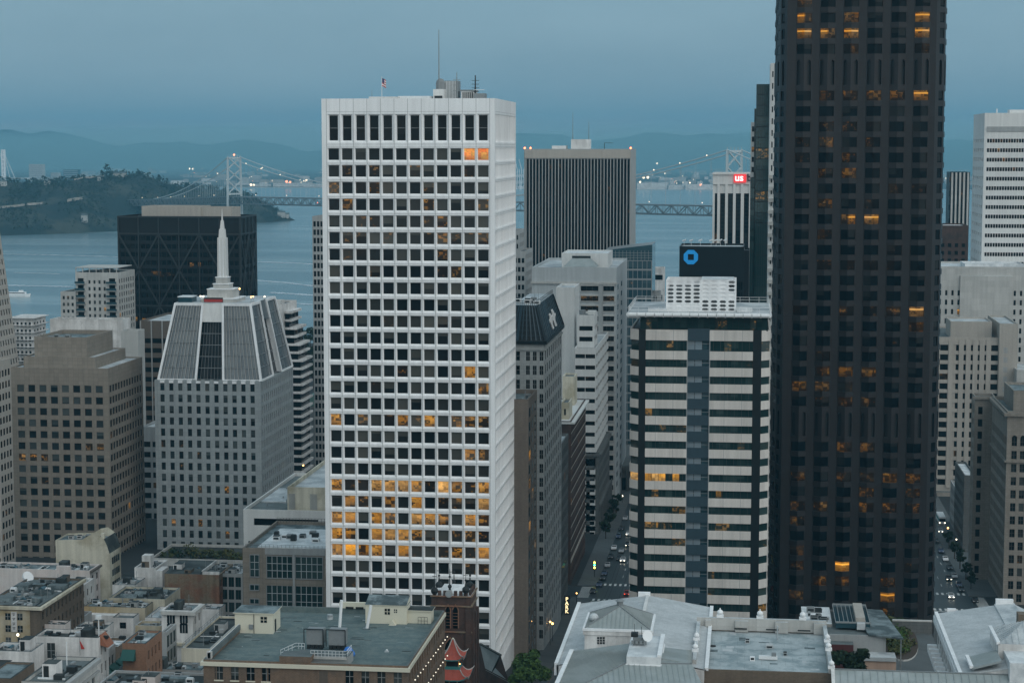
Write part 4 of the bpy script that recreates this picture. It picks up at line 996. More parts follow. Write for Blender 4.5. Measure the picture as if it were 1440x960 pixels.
# side windows on the street side
zz = P(840, 402, Y).z
while zz > 12:
    b.pane([(b.x1 + .02, Y + 6, zz - 2), (b.x1 + .02, Y + 12, zz - 2), (b.x1 + .02, Y + 12, zz), (b.x1 + .02, Y + 6, zz)], 'glass_black'); b.pane([(b.x1 + .02, Y + 26, zz - 2), (b.x1 + .02, Y + 34, zz - 2), (b.x1 + .02, Y + 34, zz), (b.x1 + .02, Y + 26, zz)], 'glass_black'); zz -= ph
x0, x1, zt = add(b, 790, 855, 356, Y + 14, 26, b.zt - 1, 'concrete_white', roof='roof_white', par=.4)
m = MB(); p0, p1 = P(792, 375, Y + 4), P(840, 375, Y + 4); q = (p0.x + p1.x) / 2
bs = [(p0.x, Y + 3, b.zt), (p1.x, Y + 3, b.zt), (p1.x, Y + 13, b.zt), (p0.x, Y + 13, b.zt)]; tp = [(q - 3.5, Y + 8, b.zt + 3.2), (q + 3.5, Y + 8, b.zt + 3.2), (q + 3.5, Y + 10, b.zt + 3.2), (q - 3.5, Y + 10, b.zt + 3.2)]
for a in range(4): m.face([bs[a], bs[(a + 1) % 4], tp[(a + 1) % 4], tp[a]], 'metal_seam')
m.face(tp, 'metal_seam'); m.box(q - 3.6, q + 3.6, Y + 7.9, Y + 10.1, b.zt + 3.2, b.zt + 4, 'metal_dark'); b.part('skylight', m)
b.done(90)
# blank white slab and stepped terraces before it
b = simple('blank_slab', 'blank white concrete slab beside the terraced office wing', 782, 808, 404, 705, -815, 'concrete_white', roof='roof_pale', done=False)
mast(b, P(783, 404, 710), 3, .1); b.done()
b = simple('terraced_wing', 'pale stepped office wing with banded windows and rust coloured blinds', 808, 838, 489, 690, -856, 'concrete_white', done=False, cat='office building', roof='roof_pale',
    F=dict(mg=.2, n=2, ww=.96, ph=4.05, wh=1.5, top=2.3, dep=.4, gm='glass_black', lit=['.d', '.d', '.d', '..']), R=dict(mg=.3, n=6, ww=.94, ph=4.05, wh=1.5, top=2.3, dep=.4, gm='glass_black', litp=.05))
x0, x1, zt = add(b, 812, 836, 443, 697, 14, b.zt - .6, 'concrete_white', F=dict(mg=.4, n=1, ww=.9, ph=3.9, wh=1.7, top=4.0, dep=.5, gm='glass_black', lit=['.']), R=dict(mg=.4, n=2, ww=.9, ph=3.9, wh=1.7, top=4.0, dep=.5, gm='glass_black'))
m = MB(); p = P(819, 438, 700); m.tube((p.x, 700, zt), (p.x, 700, zt + 1.6), 1.2, 'metal_grey', 10); m.box(p.x + 2, p.x + 5, 699, 702, zt, zt + 1.4, 'concrete_white'); b.part('rooftop_unit', m)
b.done(80)
b = simple('podium_hall', 'low pale hall with a white flagpole on its flat roof', 818, 846, 562, 762, -858, 'limestone', done=False, roof='roof_pale', R=W(bay=4, ph=9, wh=6, top=4, gm='glass_black', litp=0))
m = MB(); m.box(b.x0, b.x1 + .8, 761, b.y1, b.zt - .6, b.zt, 'concrete_white', True); b.part('cornice', m); mast(b, P(832, 556, 772), (P(832, 494, 772).z - P(832, 556, 772).z), .12, 'flagpole', 'metal_white'); b.done()

# teal glass tower with a slanting top
Y = 870.0; x0, x1 = P(850, 380, Y).x, P(917, 380, Y).x; zl, zr_ = P(855, 352, Y).z, P(917, 344, Y).z; zb = 2
B = Bld('teal_glass_tower', 'teal gridded glass tower with a slanting roof line', 'office tower', ((x0 + x1) / 2, Y + 15, zb))
zg = P(890, 366, Y).z
B.facade(V((x0, Y, zb)), V((1, 0, 0)), V((0, -1, 0)), x1 - x0, zg - zb, [(.3 + i * (x1 - x0 - .4) / 5, .1 + (i + 1) * (x1 - x0 - .4) / 5) for i in range(5)], [(zg - zb - 4.3 * (i + 1) + .45, zg - zb - 4.3 * i - .3) for i in range(int((zg - zb) / 4.3) - 1)], .15, 'pale_frame', 'glass_bluegreen', None, None, ['.....', '.....', 'mmd..'], 0, (1, 0, .2), 'pale_frame')
B.pane([(x0, Y - .03, zg), (x1, Y - .03, zg), (x1, Y - .03, zr_), (x0, Y - .03, zl)], 'glass_bluegreen', 0, 'pale_frame', mull=(12, 3, .15))
B.w.face([(x1, Y, zb), (x1, Y + 30, zb), (x1, Y + 30, zr_), (x1, Y, zr_)], 'glass_bluegreen'); B.w.face([(x0, Y + 30, zb), (x0, Y, zb), (x0, Y, zl), (x0, Y + 30, zl)], 'glass_bluegreen'); B.w.face([(x1, Y + 30, zb), (x0, Y + 30, zb), (x0, Y + 30, zl), (x1, Y + 30, zr_)], 'concrete_grey')
B.r.face([(x0, Y, zl), (x1, Y, zr_), (x1, Y + 30, zr_), (x0, Y + 30, zl)], 'metal_grey'); B.done()
b = simple('waterfront_house', 'small pale block at the water right of the teal glass tower', 918, 934, 377, 1150, 14, 'stucco_white', F=W(n=1, ww=.9, ph=12, wh=3, top=4, gm='glass_black', litp=0), cat='building')
simple('office_building', 'low grey block glimpsed right of the teal glass tower', 912, 928, 411, 900, 14, 'concrete_grey', F=W())

# bank tower with white ribs and red sign
Y = 1010.0
b = simple('ribbed_tower', 'pale tower with four dark vertical strips and a red rooftop sign', 1002.5, 1062, 243, Y, 30, 'concrete_white', done=False, cat='office tower', roof='roof_pale')
zt_ = P(1030, 272, Y).z
for i, (a, c) in enumerate(((1005, 1008.5), (1012.5, 1019.5), (1023.5, 1030.5), (1034.5, 1041.5), (1046, 1053))):
    xa, xb = P(a, 300, Y).x, P(c, 300, Y).x
    for j in range(6):
        z1 = zt_ - (zt_ - b.zb) * j / 6; z0 = zt_ - (zt_ - b.zb) * (j + 1) / 6
        b.pane([(xa, Y - .03, z0), (xb, Y - .03, z0), (xb, Y - .03, z1), (xa, Y - .03, z1)], 'glass_dark', .4 if (i, j) == (0, 1) else 0, mull=(0, 9, .1), key=('r', i))
    m = MB(); xr0, xr1 = P(c, 300, Y).x + .02, P(c + 3.6, 300, Y).x; m.box(xr0, xr1, Y - .9, Y - .003, b.zb, P(1030, 259, Y).z, 'concrete_white', True); b.part('rib', m)
m = MB(); m.box(b.x0 - .3, b.x1 + .3, Y - .8, Y - .003, b.zt - 1, b.zt, 'concrete_white', True); m.box(b.x0, b.x1, Y - .5, Y - .003, P(1030, 260, Y).z, P(1030, 259, Y).z, 'concrete_grey', True); b.part('cornice', m)
m = MB(); xa, xb = P(1032, 250, Y).x, P(1049.3, 250, Y).x; za, zb_ = P(1040, 256.8, Y).z, P(1040, 245, Y).z; m.box(xa, xb, Y - 1.1, Y - .6, za, zb_, 'sign_red', True)
s_ = b.part('sign', m, 'lit red sign panel reading us in white')
m = MB(); text_mesh(m, 'us', (xa + .45, Y - 1.15, za + .9), (1, 0, 0), (0, 0, 1), 5.1, 'sign_white', .05, .12); text_mesh(m, 'bank', (xb + .35, Y - .85, za + .9), (1, 0, 0), (0, 0, 1), 5.1, 'sign_dark', .05, .12); b.part('sign_lettering', m)
b.done()
# black box with the blue emblem
Y = 770.0
b = simple('black_block', 'black glass block carrying a blue octagon emblem on its top corner', 955.5, 1046.5, 346.5, Y, 26, 'black_panel', done=False, cat='office building', roof='roof_pale', F=W(mg=.4, n=26, ww=.7, ph=4.2, wh=3.2, top=14, dep=.2, gm='glass_black', litp=0))
m = MB(); c = P(971.5, 361.5, Y); c.y = Y - .35; r = P(982, 361.5, Y).x - c.x
A = [(math.cos(math.radians(22.5 + 45 * i)) * r * 1.04, math.sin(math.radians(22.5 + 45 * i)) * r * 1.04) for i in range(8)]
hs = r * .40; g_ = .0
for rot in range(4):
    a = math.radians(90 * rot); R2 = lambda x, z: V((c.x + x * math.cos(a) - z * math.sin(a), c.y, c.z + x * math.sin(a) + z * math.cos(a)))
    pts = [(-hs, hs), (A[1][0] + 0, A[1][1]), (A[2][0], A[2][1]), (A[3][0], A[3][1])]; pts = [(-hs, hs + 0.0), (r * .97, hs), (A[0][0] * 1.0, A[0][1]), (A[1][0], A[1][1]), (-hs, A[1][1])]
    m.prism([R2(x, z) for x, z in pts][::1], V((0, .3, 0)), 'sign_blue')
b.part('emblem', m, 'blue octagon emblem with a square hole')
for k, px in enumerate((962, 972, 985, 1000, 1007, 1013, 1020)):
    m = MB(); p = P(px, 345, Y + 6 + k); m.tube((p.x, p.y, b.zt - .7), (p.x, p.y, b.zt + 2.2), .09, 'metal_white', 4); m.tube((p.x - .7, p.y, b.zt + 1.8), (p.x + .7, p.y - .2, b.zt + 2.3), .3, 'metal_white', 6); b.part('antenna', m)
b.done(80)
simple('black_wing', 'narrow black wing right of the emblem block with a pale corner line', 1046, 1056.5, 352, 775, 20, 'bronze', cat='office building')
# dark teal glass tower and pale tower left of the dark tower
b = simple('teal_slab_tower', 'narrow dark teal glass tower stepped at its top beside the dark tower', 1056, 1084, 172, 720, 26, 'concrete_white', done=False, cat='office tower', roof='roof_dark', par=.3)
def glaz(px0, px1, py, Y, gm='glass_teal', ph=3.9, nv=4):
    xa, xb = P(px0, py, Y).x, P(px1, py, Y).x; z1 = P((px0 + px1) / 2, py, Y).z
    b.w.box(xa, xb, Y, Y + 24, b.zb, z1, 'black_panel')
    k = 0
    while z1 - ph > b.zb:
        b.pane([(xa + .05, Y - .03, z1 - ph + .3), (xb - .05, Y - .03, z1 - ph + .3), (xb - .05, Y - .03, z1), (xa + .05, Y - .03, z1)], gm, .35 if random.random() < .03 else 0, 'metal_dark', mull=(nv, 0, .12)); z1 -= ph; k += 1
glaz(1064, 1084, 118.5, 716, nv=5); glaz(1061, 1064, 153, 717, nv=1); glaz(1055.3, 1061.2, 250, 716.5, nv=1)
i = 0
zz = P(1058, 178, 720).z
while zz > 100: b.pane([(b.x0 + .4, 719.96, zz - 1.9), (b.x0 + 1.9, 719.96, zz - 1.9), (b.x0 + 1.9, 719.96, zz), (b.x0 + .4, 719.96, zz)], 'glass_black', .5 if i in (2,) else 0); zz -= 3.7; i += 1
b.done()
b = simple('pale_tower', 'slim pale tower squeezed against the left side of the dark tower', 1083.6, 1108, 89, 640, 24, 'concrete_white', done=False, cat='office tower', par=.3,
    F=dict(mg=.3, n=5, ww=.42, ph=3.8, wh=1.9, top=2.6, dep=.4, gm='glass_black', litp=.03))
for i in range(36):
    z_ = P(1085, 250, 640).z - 3.8 * i
    if z_ < 12: break
    m = MB(); m.box(P(1080, 300, 640).x, P(1089, 300, 640).x, 637.6, 639.997, z_ - .3, z_ + .9, 'concrete_pale', True); b.part('balcony', m)
b.done(80)

# right-hand side
Y = 900.0
b = simple('white_banded_tower', 'white tower with thin dark window bands at the right edge', 1385, 1460, 159, Y, -1369.5, 'concrete_white', done=False, cat='office tower', roof='roof_white',
    F=dict(mg=1.2, n=18, ww=.84, ph=4.28, wh=1.75, top=11.6, dep=.5, gm='glass_dark', lit=['..m' * 6, 'ddd.L.dddd..dd', '..ddsdLd.d.d...d', 'dd.dd.s..dmdd', '', '', '', '', '', '', 'dd.dddd.d', '', 'ddd..dd.ddd']), L=dict(mg=1, n=5, ww=.5, ph=4.28, wh=1.6, top=11.6, dep=.4, gm='glass_pale', litp=0))
zz = P(1400, 182, Y).z; m = MB(); m.box(b.x0 + 1, b.x1 - 1, Y - .35, Y - .003, zz - 1, P(1400, 180, Y).z + .6, 'concrete_grey', True); b.part('louvre_band', m)
m = MB(); m.box(b.x0 + 12, b.x0 + 26, Y + 8, Y + 16, b.zt - .8, b.zt + 1.6, 'concrete_white'); m.tube((b.x0 + 6, Y + 6, b.zt - .8), (b.x0 + 6, Y + 6, b.zt + 2), .3, 'metal_white'); b.part('penthouse', m); b.done(100)
b = simple('striped_slab', 'thin black slab with pale vertical stripes in the right distance', 1336, 1364, 242, 1150, 20, 'black_panel', done=False, cat='office tower', roof='roof_grey')
for i in range(5):
    m = MB(); x = b.x0 + (b.x1 - b.x0) * (i + .35) / 5; m.box(x, x + 1.0, 1149.2, 1149.997, b.zb, b.zt - .3, 'concrete_pale', True); b.part('fin', m)
for i in range(5):
    x = b.x0 + (b.x1 - b.x0) * (i + .35) / 5
    for j in range(9): b.pane([(x - 1.1, 1149.96, b.zt - 6 - 8 * j), (x - .05, 1149.96, b.zt - 6 - 8 * j), (x - .05, 1149.96, b.zt - 3 - 8 * j), (x - 1.1, 1149.96, b.zt - 3 - 8 * j)], 'glass_black', .35 if random.random() < .25 else 0)
b.done(40)
simple('brick_slab', 'dark red brown slab below the thin striped slab', 1310, 1362, 317, 1000, 30, 'brick_church', F=W(bay=3.2, ww=.5, ph=3.9, wh=2, top=9, gm='glass_black', litp=.01), roof='roof_white', cat='office building')
# big pale concrete building with blank panel
Y = 870.0
b = simple('blank_panel_tower', 'pale concrete tower with a large blank central panel at the right edge', 1300, 1460, 375, Y, 40, 'concrete_pale', done=False, cat='office tower', roof='roof_white',
    F=dict(mg=.3, n=18, ww=.36, ph=4.15, wh=2.3, top=10.5, dep=.35, gm='glass_dark', litp=.02))
m = MB(); x0, x1 = P(1350, 400, Y).x, P(1423, 400, Y).x; m.box(x0, x1, Y - 1.2, Y - .003, P(1400, 470, Y).z, P(1400, 388, Y).z, 'concrete_pale', True, 'roof_pale'); b.part('blank_panel', m)
add(b, 1357, 1440, 371, Y + 4, 20, b.zt - .8, 'roof_white', roof='roof_white'); b.done(60)
Y = 800.0
gl = [''] * 16
b = simple('grid_tower', 'beige concrete office block with a tight grid of dark windows', 1310, 1406, 474, Y, 50, 'concrete_tan', done=False, cat='office tower', roof='roof_grey')
# front windows: two sizes
xs = [1327.5, 1346.5, 1356.5, 1366.5, 1376, 1385.5, 1398]; ws = [11, 4.6, 4.6, 4.6, 4.6, 4.6, 11]
zz = P(1360, 485, Y).z; H_ = 3.95
m = MB()
while zz > 8:
    for x_, w in zip(xs, ws):
        xa, xb = P(x_ - w / 2, 500, Y).x, P(x_ + w / 2, 500, Y).x
        b.pane([(xa, Y - .02, zz - 2.35), (xb, Y - .02, zz - 2.35), (xb, Y - .02, zz), (xa, Y - .02, zz)], 'glass_black', .25 if random.random() < .02 else 0)
    m.box(b.x0, b.x1, Y - .35, Y - .003, zz + .1, zz + H_ - 2.45, 'concrete_tan', True); zz -= H_
b.part('spandrel', m)
m = MB()
cuts = [1318, 1337, 1351.5, 1361.5, 1371.3, 1380.8, 1390, 1405]
for c_ in cuts:
    w = .95 if c_ not in (1318, 1405) else .5; x_ = P(c_, 500, Y).x; m.box(x_ - w, x_ + w, Y - .6, Y - .36, 8, b.zt - 1, 'concrete_tan', True)
b.part('pier', m)
add(b, 1337, 1395, 452, Y + 5, 20, b.zt - .8, 'concrete_tan', roof='roof_pale'); b.done(100)
b2 = simple('grid_tower_wing', 'blank beige wing attached right of the window grid block', 1406, 1432, 455, Y - 2, 40, 'concrete_tan', done=False, roof='roof_pale')
for i in range(9):
    z_ = P(1410, 488, Y).z - 3.95 * i; m = MB(); b2.pane([(P(1411, 500, Y - 2).x, Y - 2.02, z_ - 2.2), (P(1417, 500, Y - 2).x, Y - 2.02, z_ - 2.2), (P(1417, 500, Y - 2).x, Y - 2.02, z_), (P(1411, 500, Y - 2).x, Y - 2.02, z_)], 'concrete_grey')
b2.done()
simple('office_building', 'pale grey building filling the right edge behind the cornice blocks', 1430, 1470, 520, 790, 30, 'concrete_pale', F=W(n=4, ww=.5, top=6, gm='glass_dark'), roof='roof_pale')
# classical cornice block (right), its long left wall on the street
X = 77.0; Yf = 586.0; x1 = P(1475, 560, Yf).x; zt = P(1425, 578, Yf).z; zb = gz(Yf) - 3; Yb = 622.0
B = Bld('cornice_block', 'tan stone office block with arched top windows and a heavy cornice', 'office building', ((X + x1) / 2, Yf + 18, zb))
spc = dict(mg=1.0, n=4, ww=.62, ph=3.95, wh=2.5, top=8.0, dep=.45, gm='glass', litp=.03, mull=(1, 1, .16))
B.block(X, x1, Yf, Yb, zb, zt, 'terracotta_pale', 'roof_grey', 1.2, F=spc, L=dict(mg=.8, n=15, ww=.5, ph=3.95, wh=2.5, top=8.0, dep=.08, gm='glass_black', litp=.02, mull=(1, 0, .1)))
m = MB(); m.box(X - 1.0, x1, Yf - 1.0, Yf - .003, zt - 1.4, zt - .5, 'terracotta_pale', True); m.box(X - 1.0, X - .003, Yf - .003, Yb, zt - 1.4, zt - .5, 'terracotta_pale', True)
m.box(X - .6, x1, Yf - .6, Yf - .003, zt - 15.4, zt - 14.9, 'terracotta_pale', True); m.box(X - .6, X - .003, Yf, Yb, zt - 15.4, zt - 14.9, 'terracotta_pale', True)
for i in range(26): m.box(X - .9, X - .003, Yf + .6 + i * 1.4, Yf + 1.1 + i * 1.4, zt - 2.0, zt - 1.41, 'terracotta_pale', True); m.box(X - .55, X - .003, Yf + .6 + i * 1.4, Yf + 1.1 + i * 1.4, zt - 15.9, zt - 15.41, 'terracotta_pale', True)
B.part('cornice', m)
m = MB()
bw_ = (x1 - X - 2) / 4
for i in range(4):
    xm = X + 1 + bw_ * (i + .5); r = bw_ * .31
    m.prism([V((xm - r, Yf - .12, zt - 8.0)), V((xm + r, Yf - .12, zt - 8.0))] + [V((xm + r * math.cos(math.pi * k / 8), Yf - .12, zt - 8.0 + r * math.sin(math.pi * k / 8))) for k in range(1, 8)], V((0, .11, 0)), 'glass')
    for k in range(9):
        a0, a1 = math.pi * k / 9, math.pi * (k + 1) / 9
        f = lambda a, rr: V((xm + rr * math.cos(a), Yf - .2, zt - 8.0 + rr * math.sin(a)))
        m.prism([f(a0, r), f(a0, r + .4), f(a1, r + .4), f(a1, r)], V((0, .19, 0)), 'terracotta_pale')
B.part('arch', m)
B.loc = B.loc; x_ = X + 8; B.block(X + 3, X + 14, Yf + 10, Yb - 4, zt - 1.2, zt + 5, 'terracotta_pale', 'roof_blue', .8)
for i in range(5): vent(B, X + 16 + i * .3, Yf + 3 + i * 3, zt - 1.2, 1.6, 1.6, 1.2, 'metal_white')
p = V((X + 9, Yf + 5, zt - 1.2)); mast(B, p, 6, .1)
m = MB(); m.box(X + 11.5, x1 - .6, Yf + .8, Yf + 3, zt - 1.19, zt - .4, 'trunk_bark'); 
leaves(m, (X + 13.5, Yf + 2, zt + .2), (2.6, 1.4, 1.3), 220, .28, 'leaf_dark', hollow=0); B.part('roof_planter', m)
B.done()
Xw = P(1371, 560, 624).x
b = simple('narrow_block', 'plain tan block with a single window column behind the cornice block', 1371, 1400, 557, 624, 8, 'terracotta_pale', done=False, F=dict(mg=.4, n=2, ww=.5, ph=3.95, wh=2.4, top=3.4, dep=.4, gm='glass_black', litp=.02, skip=(1,)), L=W(mg=.6, n=10, ww=.45, ph=3.95, wh=2.3, top=3.4, gm='glass_black'))
m = MB(); m.box(b.x0 - .7, b.x1, 623.4, 623.997, b.zt - 1, b.zt - .2, 'terracotta_pale', True); b.part('cornice', m); b.done()
simple('street_block', 'low dark building with a white ledge down the right-hand street', 1356, 1372, 668, 672, 30, 'limestone_dark', L=W(mg=.5, bay=3, ph=3.8, wh=2.2, top=3, gm='glass_black'), roof='roof_white')
simple('street_block', 'small blue grey building at the far end of the right-hand street', 1347, 1362, 692, 706, 26, 'concrete_grey', L=W(mg=.5, bay=3, ph=3.8, wh=2.2, top=2, gm='glass_black'), F=W(gm='glass_black'), roof='roof_blue')
simple('street_hall', 'pale stone hall closing the right-hand street in the distance', 1300, 1347, 692, 792, 12, 'terracotta_pale', F=W(mg=1, n=3, ww=.25, ph=20, wh=6, top=5, gm='glass_black', litp=0), roof='roof_grey')

# ------------------------------------------------------------------ left side of the middle street
Y = 489.0
X1 = P(765.5, 480, Y).x; X0 = P(700, 480, Y).x; Y1 = YX(790, 485, X1); zt = P(760, 479, Y).z; zb = gz(Y) - 3
B = Bld('mansard_block', 'grey stone office block with a black mansard roof bearing a white emblem', 'office building', ((X0 + X1) / 2, Y + 20, zb))
sf = dict(mg=.3, n=4, ww=.0)
colsF = [P(p_, 520, Y).x for p_ in (716, 721, 730.5, 737, 740, 746.2, 749.2, 755.4, 758.6, 764.6)]
cF = [(a - X0, c - X0) for a, c in ((P(727, 520, Y).x - 1.2, P(731, 520, Y).x), (P(739.6, 520, Y).x, P(745, 520, Y).x), (P(749.2, 520, Y).x, P(754.5, 520, Y).x), (P(758.7, 520, Y).x, P(764, 520, Y).x))]
rF = []; zz = P(760, 494.5, Y).z - zb
while zz > 6: rF.append((zz - 2.35, zz)); zz -= 3.62
B.facade(V((X0, Y, zb)), V((1, 0, 0)), V((0, -1, 0)), X1 - X0, zt - zb, [c for c in cF if c[1] < X1 - X0 - .05], rF, .4, 'limestone', 'glass_black', None, None, None, .015, (1, 1, .2), 'limestone_dark')
rR = rF; WR = Y1 - Y; nR = 9; bR = (WR - 2) / nR
B.facade(V((X1, Y, zb)), V((0, 1, 0)), V((1, 0, 0)), WR, zt - zb, [(1 + bR * i + bR * .25, 1 + bR * (i + 1) - bR * .25) for i in range(nR)], rR, .07, 'limestone', 'glass_black', None, None, None, .01)
B.side('L', X0, X1, Y, Y1, zb, zt, None, 'limestone'); B.side('B', X0, X1, Y, Y1, zb, zt, None, 'limestone')
m = MB(); m.box(X0 - .1, X1 + .7, Y - .7, Y1 + .7, zt - .9, zt - .1, 'black_panel', True); m.box(X0, X1 + .35, Y - .35, Y - .003, P(760, 495, Y).z + .5, P(760, 495, Y).z + .9, 'limestone', True); m.box(X1 + .003, X1 + .35, Y, Y1, P(760, 495, Y).z + .5, P(760, 495, Y).z + .9, 'limestone', True); B.part('cornice', m)
zm = P(760, 429, Y + 4).z; i_ = 3.2
mb = [V((X0, Y - .3, zt)), V((X1 + .4, Y - .3, zt)), V((X1 + .4, Y1 + .3, zt)), V((X0, Y1 + .3, zt))]; mt = [V((X0 + i_, Y + i_, zm)), V((X1 - i_ + .9, Y + i_, zm)), V((X1 - i_ + .9, Y1 - i_, zm)), V((X0 + i_, Y1 - i_, zm))]
m = MB()
for a in range(4):
    c_ = (a + 1) % 4; m.face([mb[a], mb[c_], mt[c_], mt[a]], 'black_panel')
    n_ = 10 if a % 2 == 0 else 12
    for k in range(n_ + 1): m.bar(mb[a].lerp(mb[c_], k / n_), mt[a].lerp(mt[c_], k / n_), .3 if k not in (0, n_, 4) else .7, .16, 'navy_panel')
    for k in range(1, 7): m.bar(mb[a].lerp(mt[a], k / 7), mb[c_].lerp(mt[c_], k / 7), .1, .1, 'navy_panel')
B.part('mansard_roof', m)
B.r.face(mt, 'roof_pale')
m = MB(); rail(m, mt[0], mt[1], zm, 1.2, 12, 'metal_dark', .06); rail(m, mt[1], mt[2], zm, 1.2, 14, 'metal_dark', .06); B.part('guard_rail', m)
for k in range(7): p = mt[1].lerp(mt[0], random.random()) + V((0, random.uniform(2, 16), 0)); vent(B, p.x, p.y, zm, 1.6, 2, random.uniform(.5, 1.4), random.choice(('metal_white', 'metal_grey')))
for px in (739, 752, 757): p = P(px, 425, Y + 12); mast(B, (p.x, p.y, zm), random.uniform(3, 6), .07)
# white emblem of two rearing figures on the right-hand roof slope
m = MB(); fa, fb, fc, fd = mb[1], mb[2], mt[2], mt[1]
def em(u, h): return fa.lerp(fb, u).lerp(fd.lerp(fc, u), h) + V((.35, 0, .1))
for u0, sc in ((.40, .62), (.56, .7)):
    prof = [(.0, .02), (.10, .04), (.09, .30), (.14, .46), (.22, .52), (.24, .62), (.15, .60), (.18, .74), (.12, .90), (.04, .84), (.05, .66), (-.06, .56), (-.05, .42), (-.02, .28)]
    pl = [em(u0 + u * 1.1 * sc, .12 + h * .82 * sc) for u, h in prof]; m.prism(pl, V((-.25, 0, 0)), 'concrete_white')
B.part('emblem', m, 'white emblem of two rearing figures')
B.done(100)
b = simple('tan_side_block', 'narrow tan brick building with a bay-windowed corner beside the white tower', 700, 743, 561, 466, -755, 'tan_brick', done=False, roof='roof_blue', par=1.0, R=dict(mg=.3, n=3, ww=.66, ph=3.55, wh=2.5, top=2.4, dep=.08, gm='glass_bluegreen', litp=.12))
if False: pass
clutter(b, b.x0 + 4, b.x1, b.y0, b.y1, b.zt - 1, 5, .7); b.done()
def street_row(name, label, Xf, Y0, Y1, pyt, wm, sp, roof='roof_grey', F=None, w=16, **k):
    zt = P(1055.6 + Xf / Y0 * FPX, pyt, Y0).z; zb = gz(Y0) - 3
    b = Bld(name, label, 'office building', (Xf - w / 2, (Y0 + Y1) / 2, zb)); b.block(Xf - w, Xf, Y0, Y1, zb, zt, wm, roof, .8, R=sp, F=F)
    b.x0, b.x1, b.y0, b.y1, b.zt, b.zb = Xf - w, Xf, Y0, Y1, zt, zb; return b
sr = lambda **k: dict(dict(mg=.6, bay=2.9, ww=.55, ph=3.75, wh=2.3, top=2.4, dep=.07, gm='glass_black', litp=.02), **k)
b = street_row('stone_row_block', 'grey stone office building next to the mansard block on the street', -53.3, 536, 573, 636, 'limestone_dark', sr(), 'roof_pale', F=W(litp=0))
for i in range(4):
    m = MB(); m.box(b.x1 - 5, b.x1 - 2.2, 538 + 8 * i, 541 + 8 * i, b.zt - .5, b.zt + 1.2 , 'stucco_white'); b.part('chimney', m)
b.done(60)
b = street_row('brick_row_block', 'red brick office building with pale string courses and a white cornice', -55, 600, 655, 592, 'brick_church', sr(bay=3.1), 'roof_blue', F=W(n=3, top=60, litp=0), w=14)
m = MB(); m.box(b.x0, b.x1 + 1.2, b.y0 - .4, b.y1, b.zt - .9, b.zt - .3, 'concrete_white', True)
for i in range(1, 13): m.box(b.x1 + .003, b.x1 + .14, b.y0, b.y1, b.zt - .3 - 3.75 * i, b.zt - 3.75 * i + (.9 if i == 12 else -.12), 'concrete_tan', True)
b.part('cornice', m); x0, x1 = P(789, 570, 606).x, P(800, 570, 606).x; add(b, 789, 800, 566, 606, 12, b.zt - .8, 'stucco_cream', F=W(n=1, ww=.5, wh=2, top=2, litp=0)); add(b, 791, 808, 529, 640, 10, b.zt - .8, 'stucco_cream'); b.done(60)
b = street_row('pale_cap_block', 'dark stone building with a pale sloping cap along the middle street', -53, 690, 742, 636, 'limestone_dark', sr(ph=4.2, wh=2.8), 'roof_white', F=W(n=2, litp=0, gm='glass_black', top=6, dep=.2), w=8)
m = MB(); m.box(b.x0, b.x1 + .8, b.y0 - .5, b.y1, b.zt - 1.4, b.zt - .5, 'limestone_dark', True); m.box(b.x1 + .003, b.x1 + .6, b.y0, b.y1, b.zt - 20, b.zt - 19, 'limestone_dark', True)
for i in range(9): m.box(b.x1 + .003, b.x1 + .5, b.y0 + 2 + 7.4 * i, b.y0 + 3.2 + 7.4 * i, b.zb, b.zt - 20.01, 'limestone_dark', True)
b.part('cornice', m); b.done(60)
b = street_row('columned_bank', 'low grey columned building further down the middle street', -47, 790, 850, 655, 'limestone_dark', sr(ph=9, wh=6, top=5), 'roof_grey', F=W(n=3, ph=9, wh=6, top=5, gm='glass_black', litp=0), w=22)
m = MB(); m.box(b.x0 - .5, b.x1 + 1, b.y0 - 1, b.y1, b.zt - 1.6, b.zt - .3, 'limestone_dark', True); b.part('cornice', m)
for i in range(5):
    m = MB(); x = b.x0 + 2 + 4.5 * i; m.tube((x, b.y0 - .8, b.zb), (x, b.y0 - .8, b.zt - 1.61), .6, 'limestone_dark', 10, .5); b.part('column', m)
b.done(40)
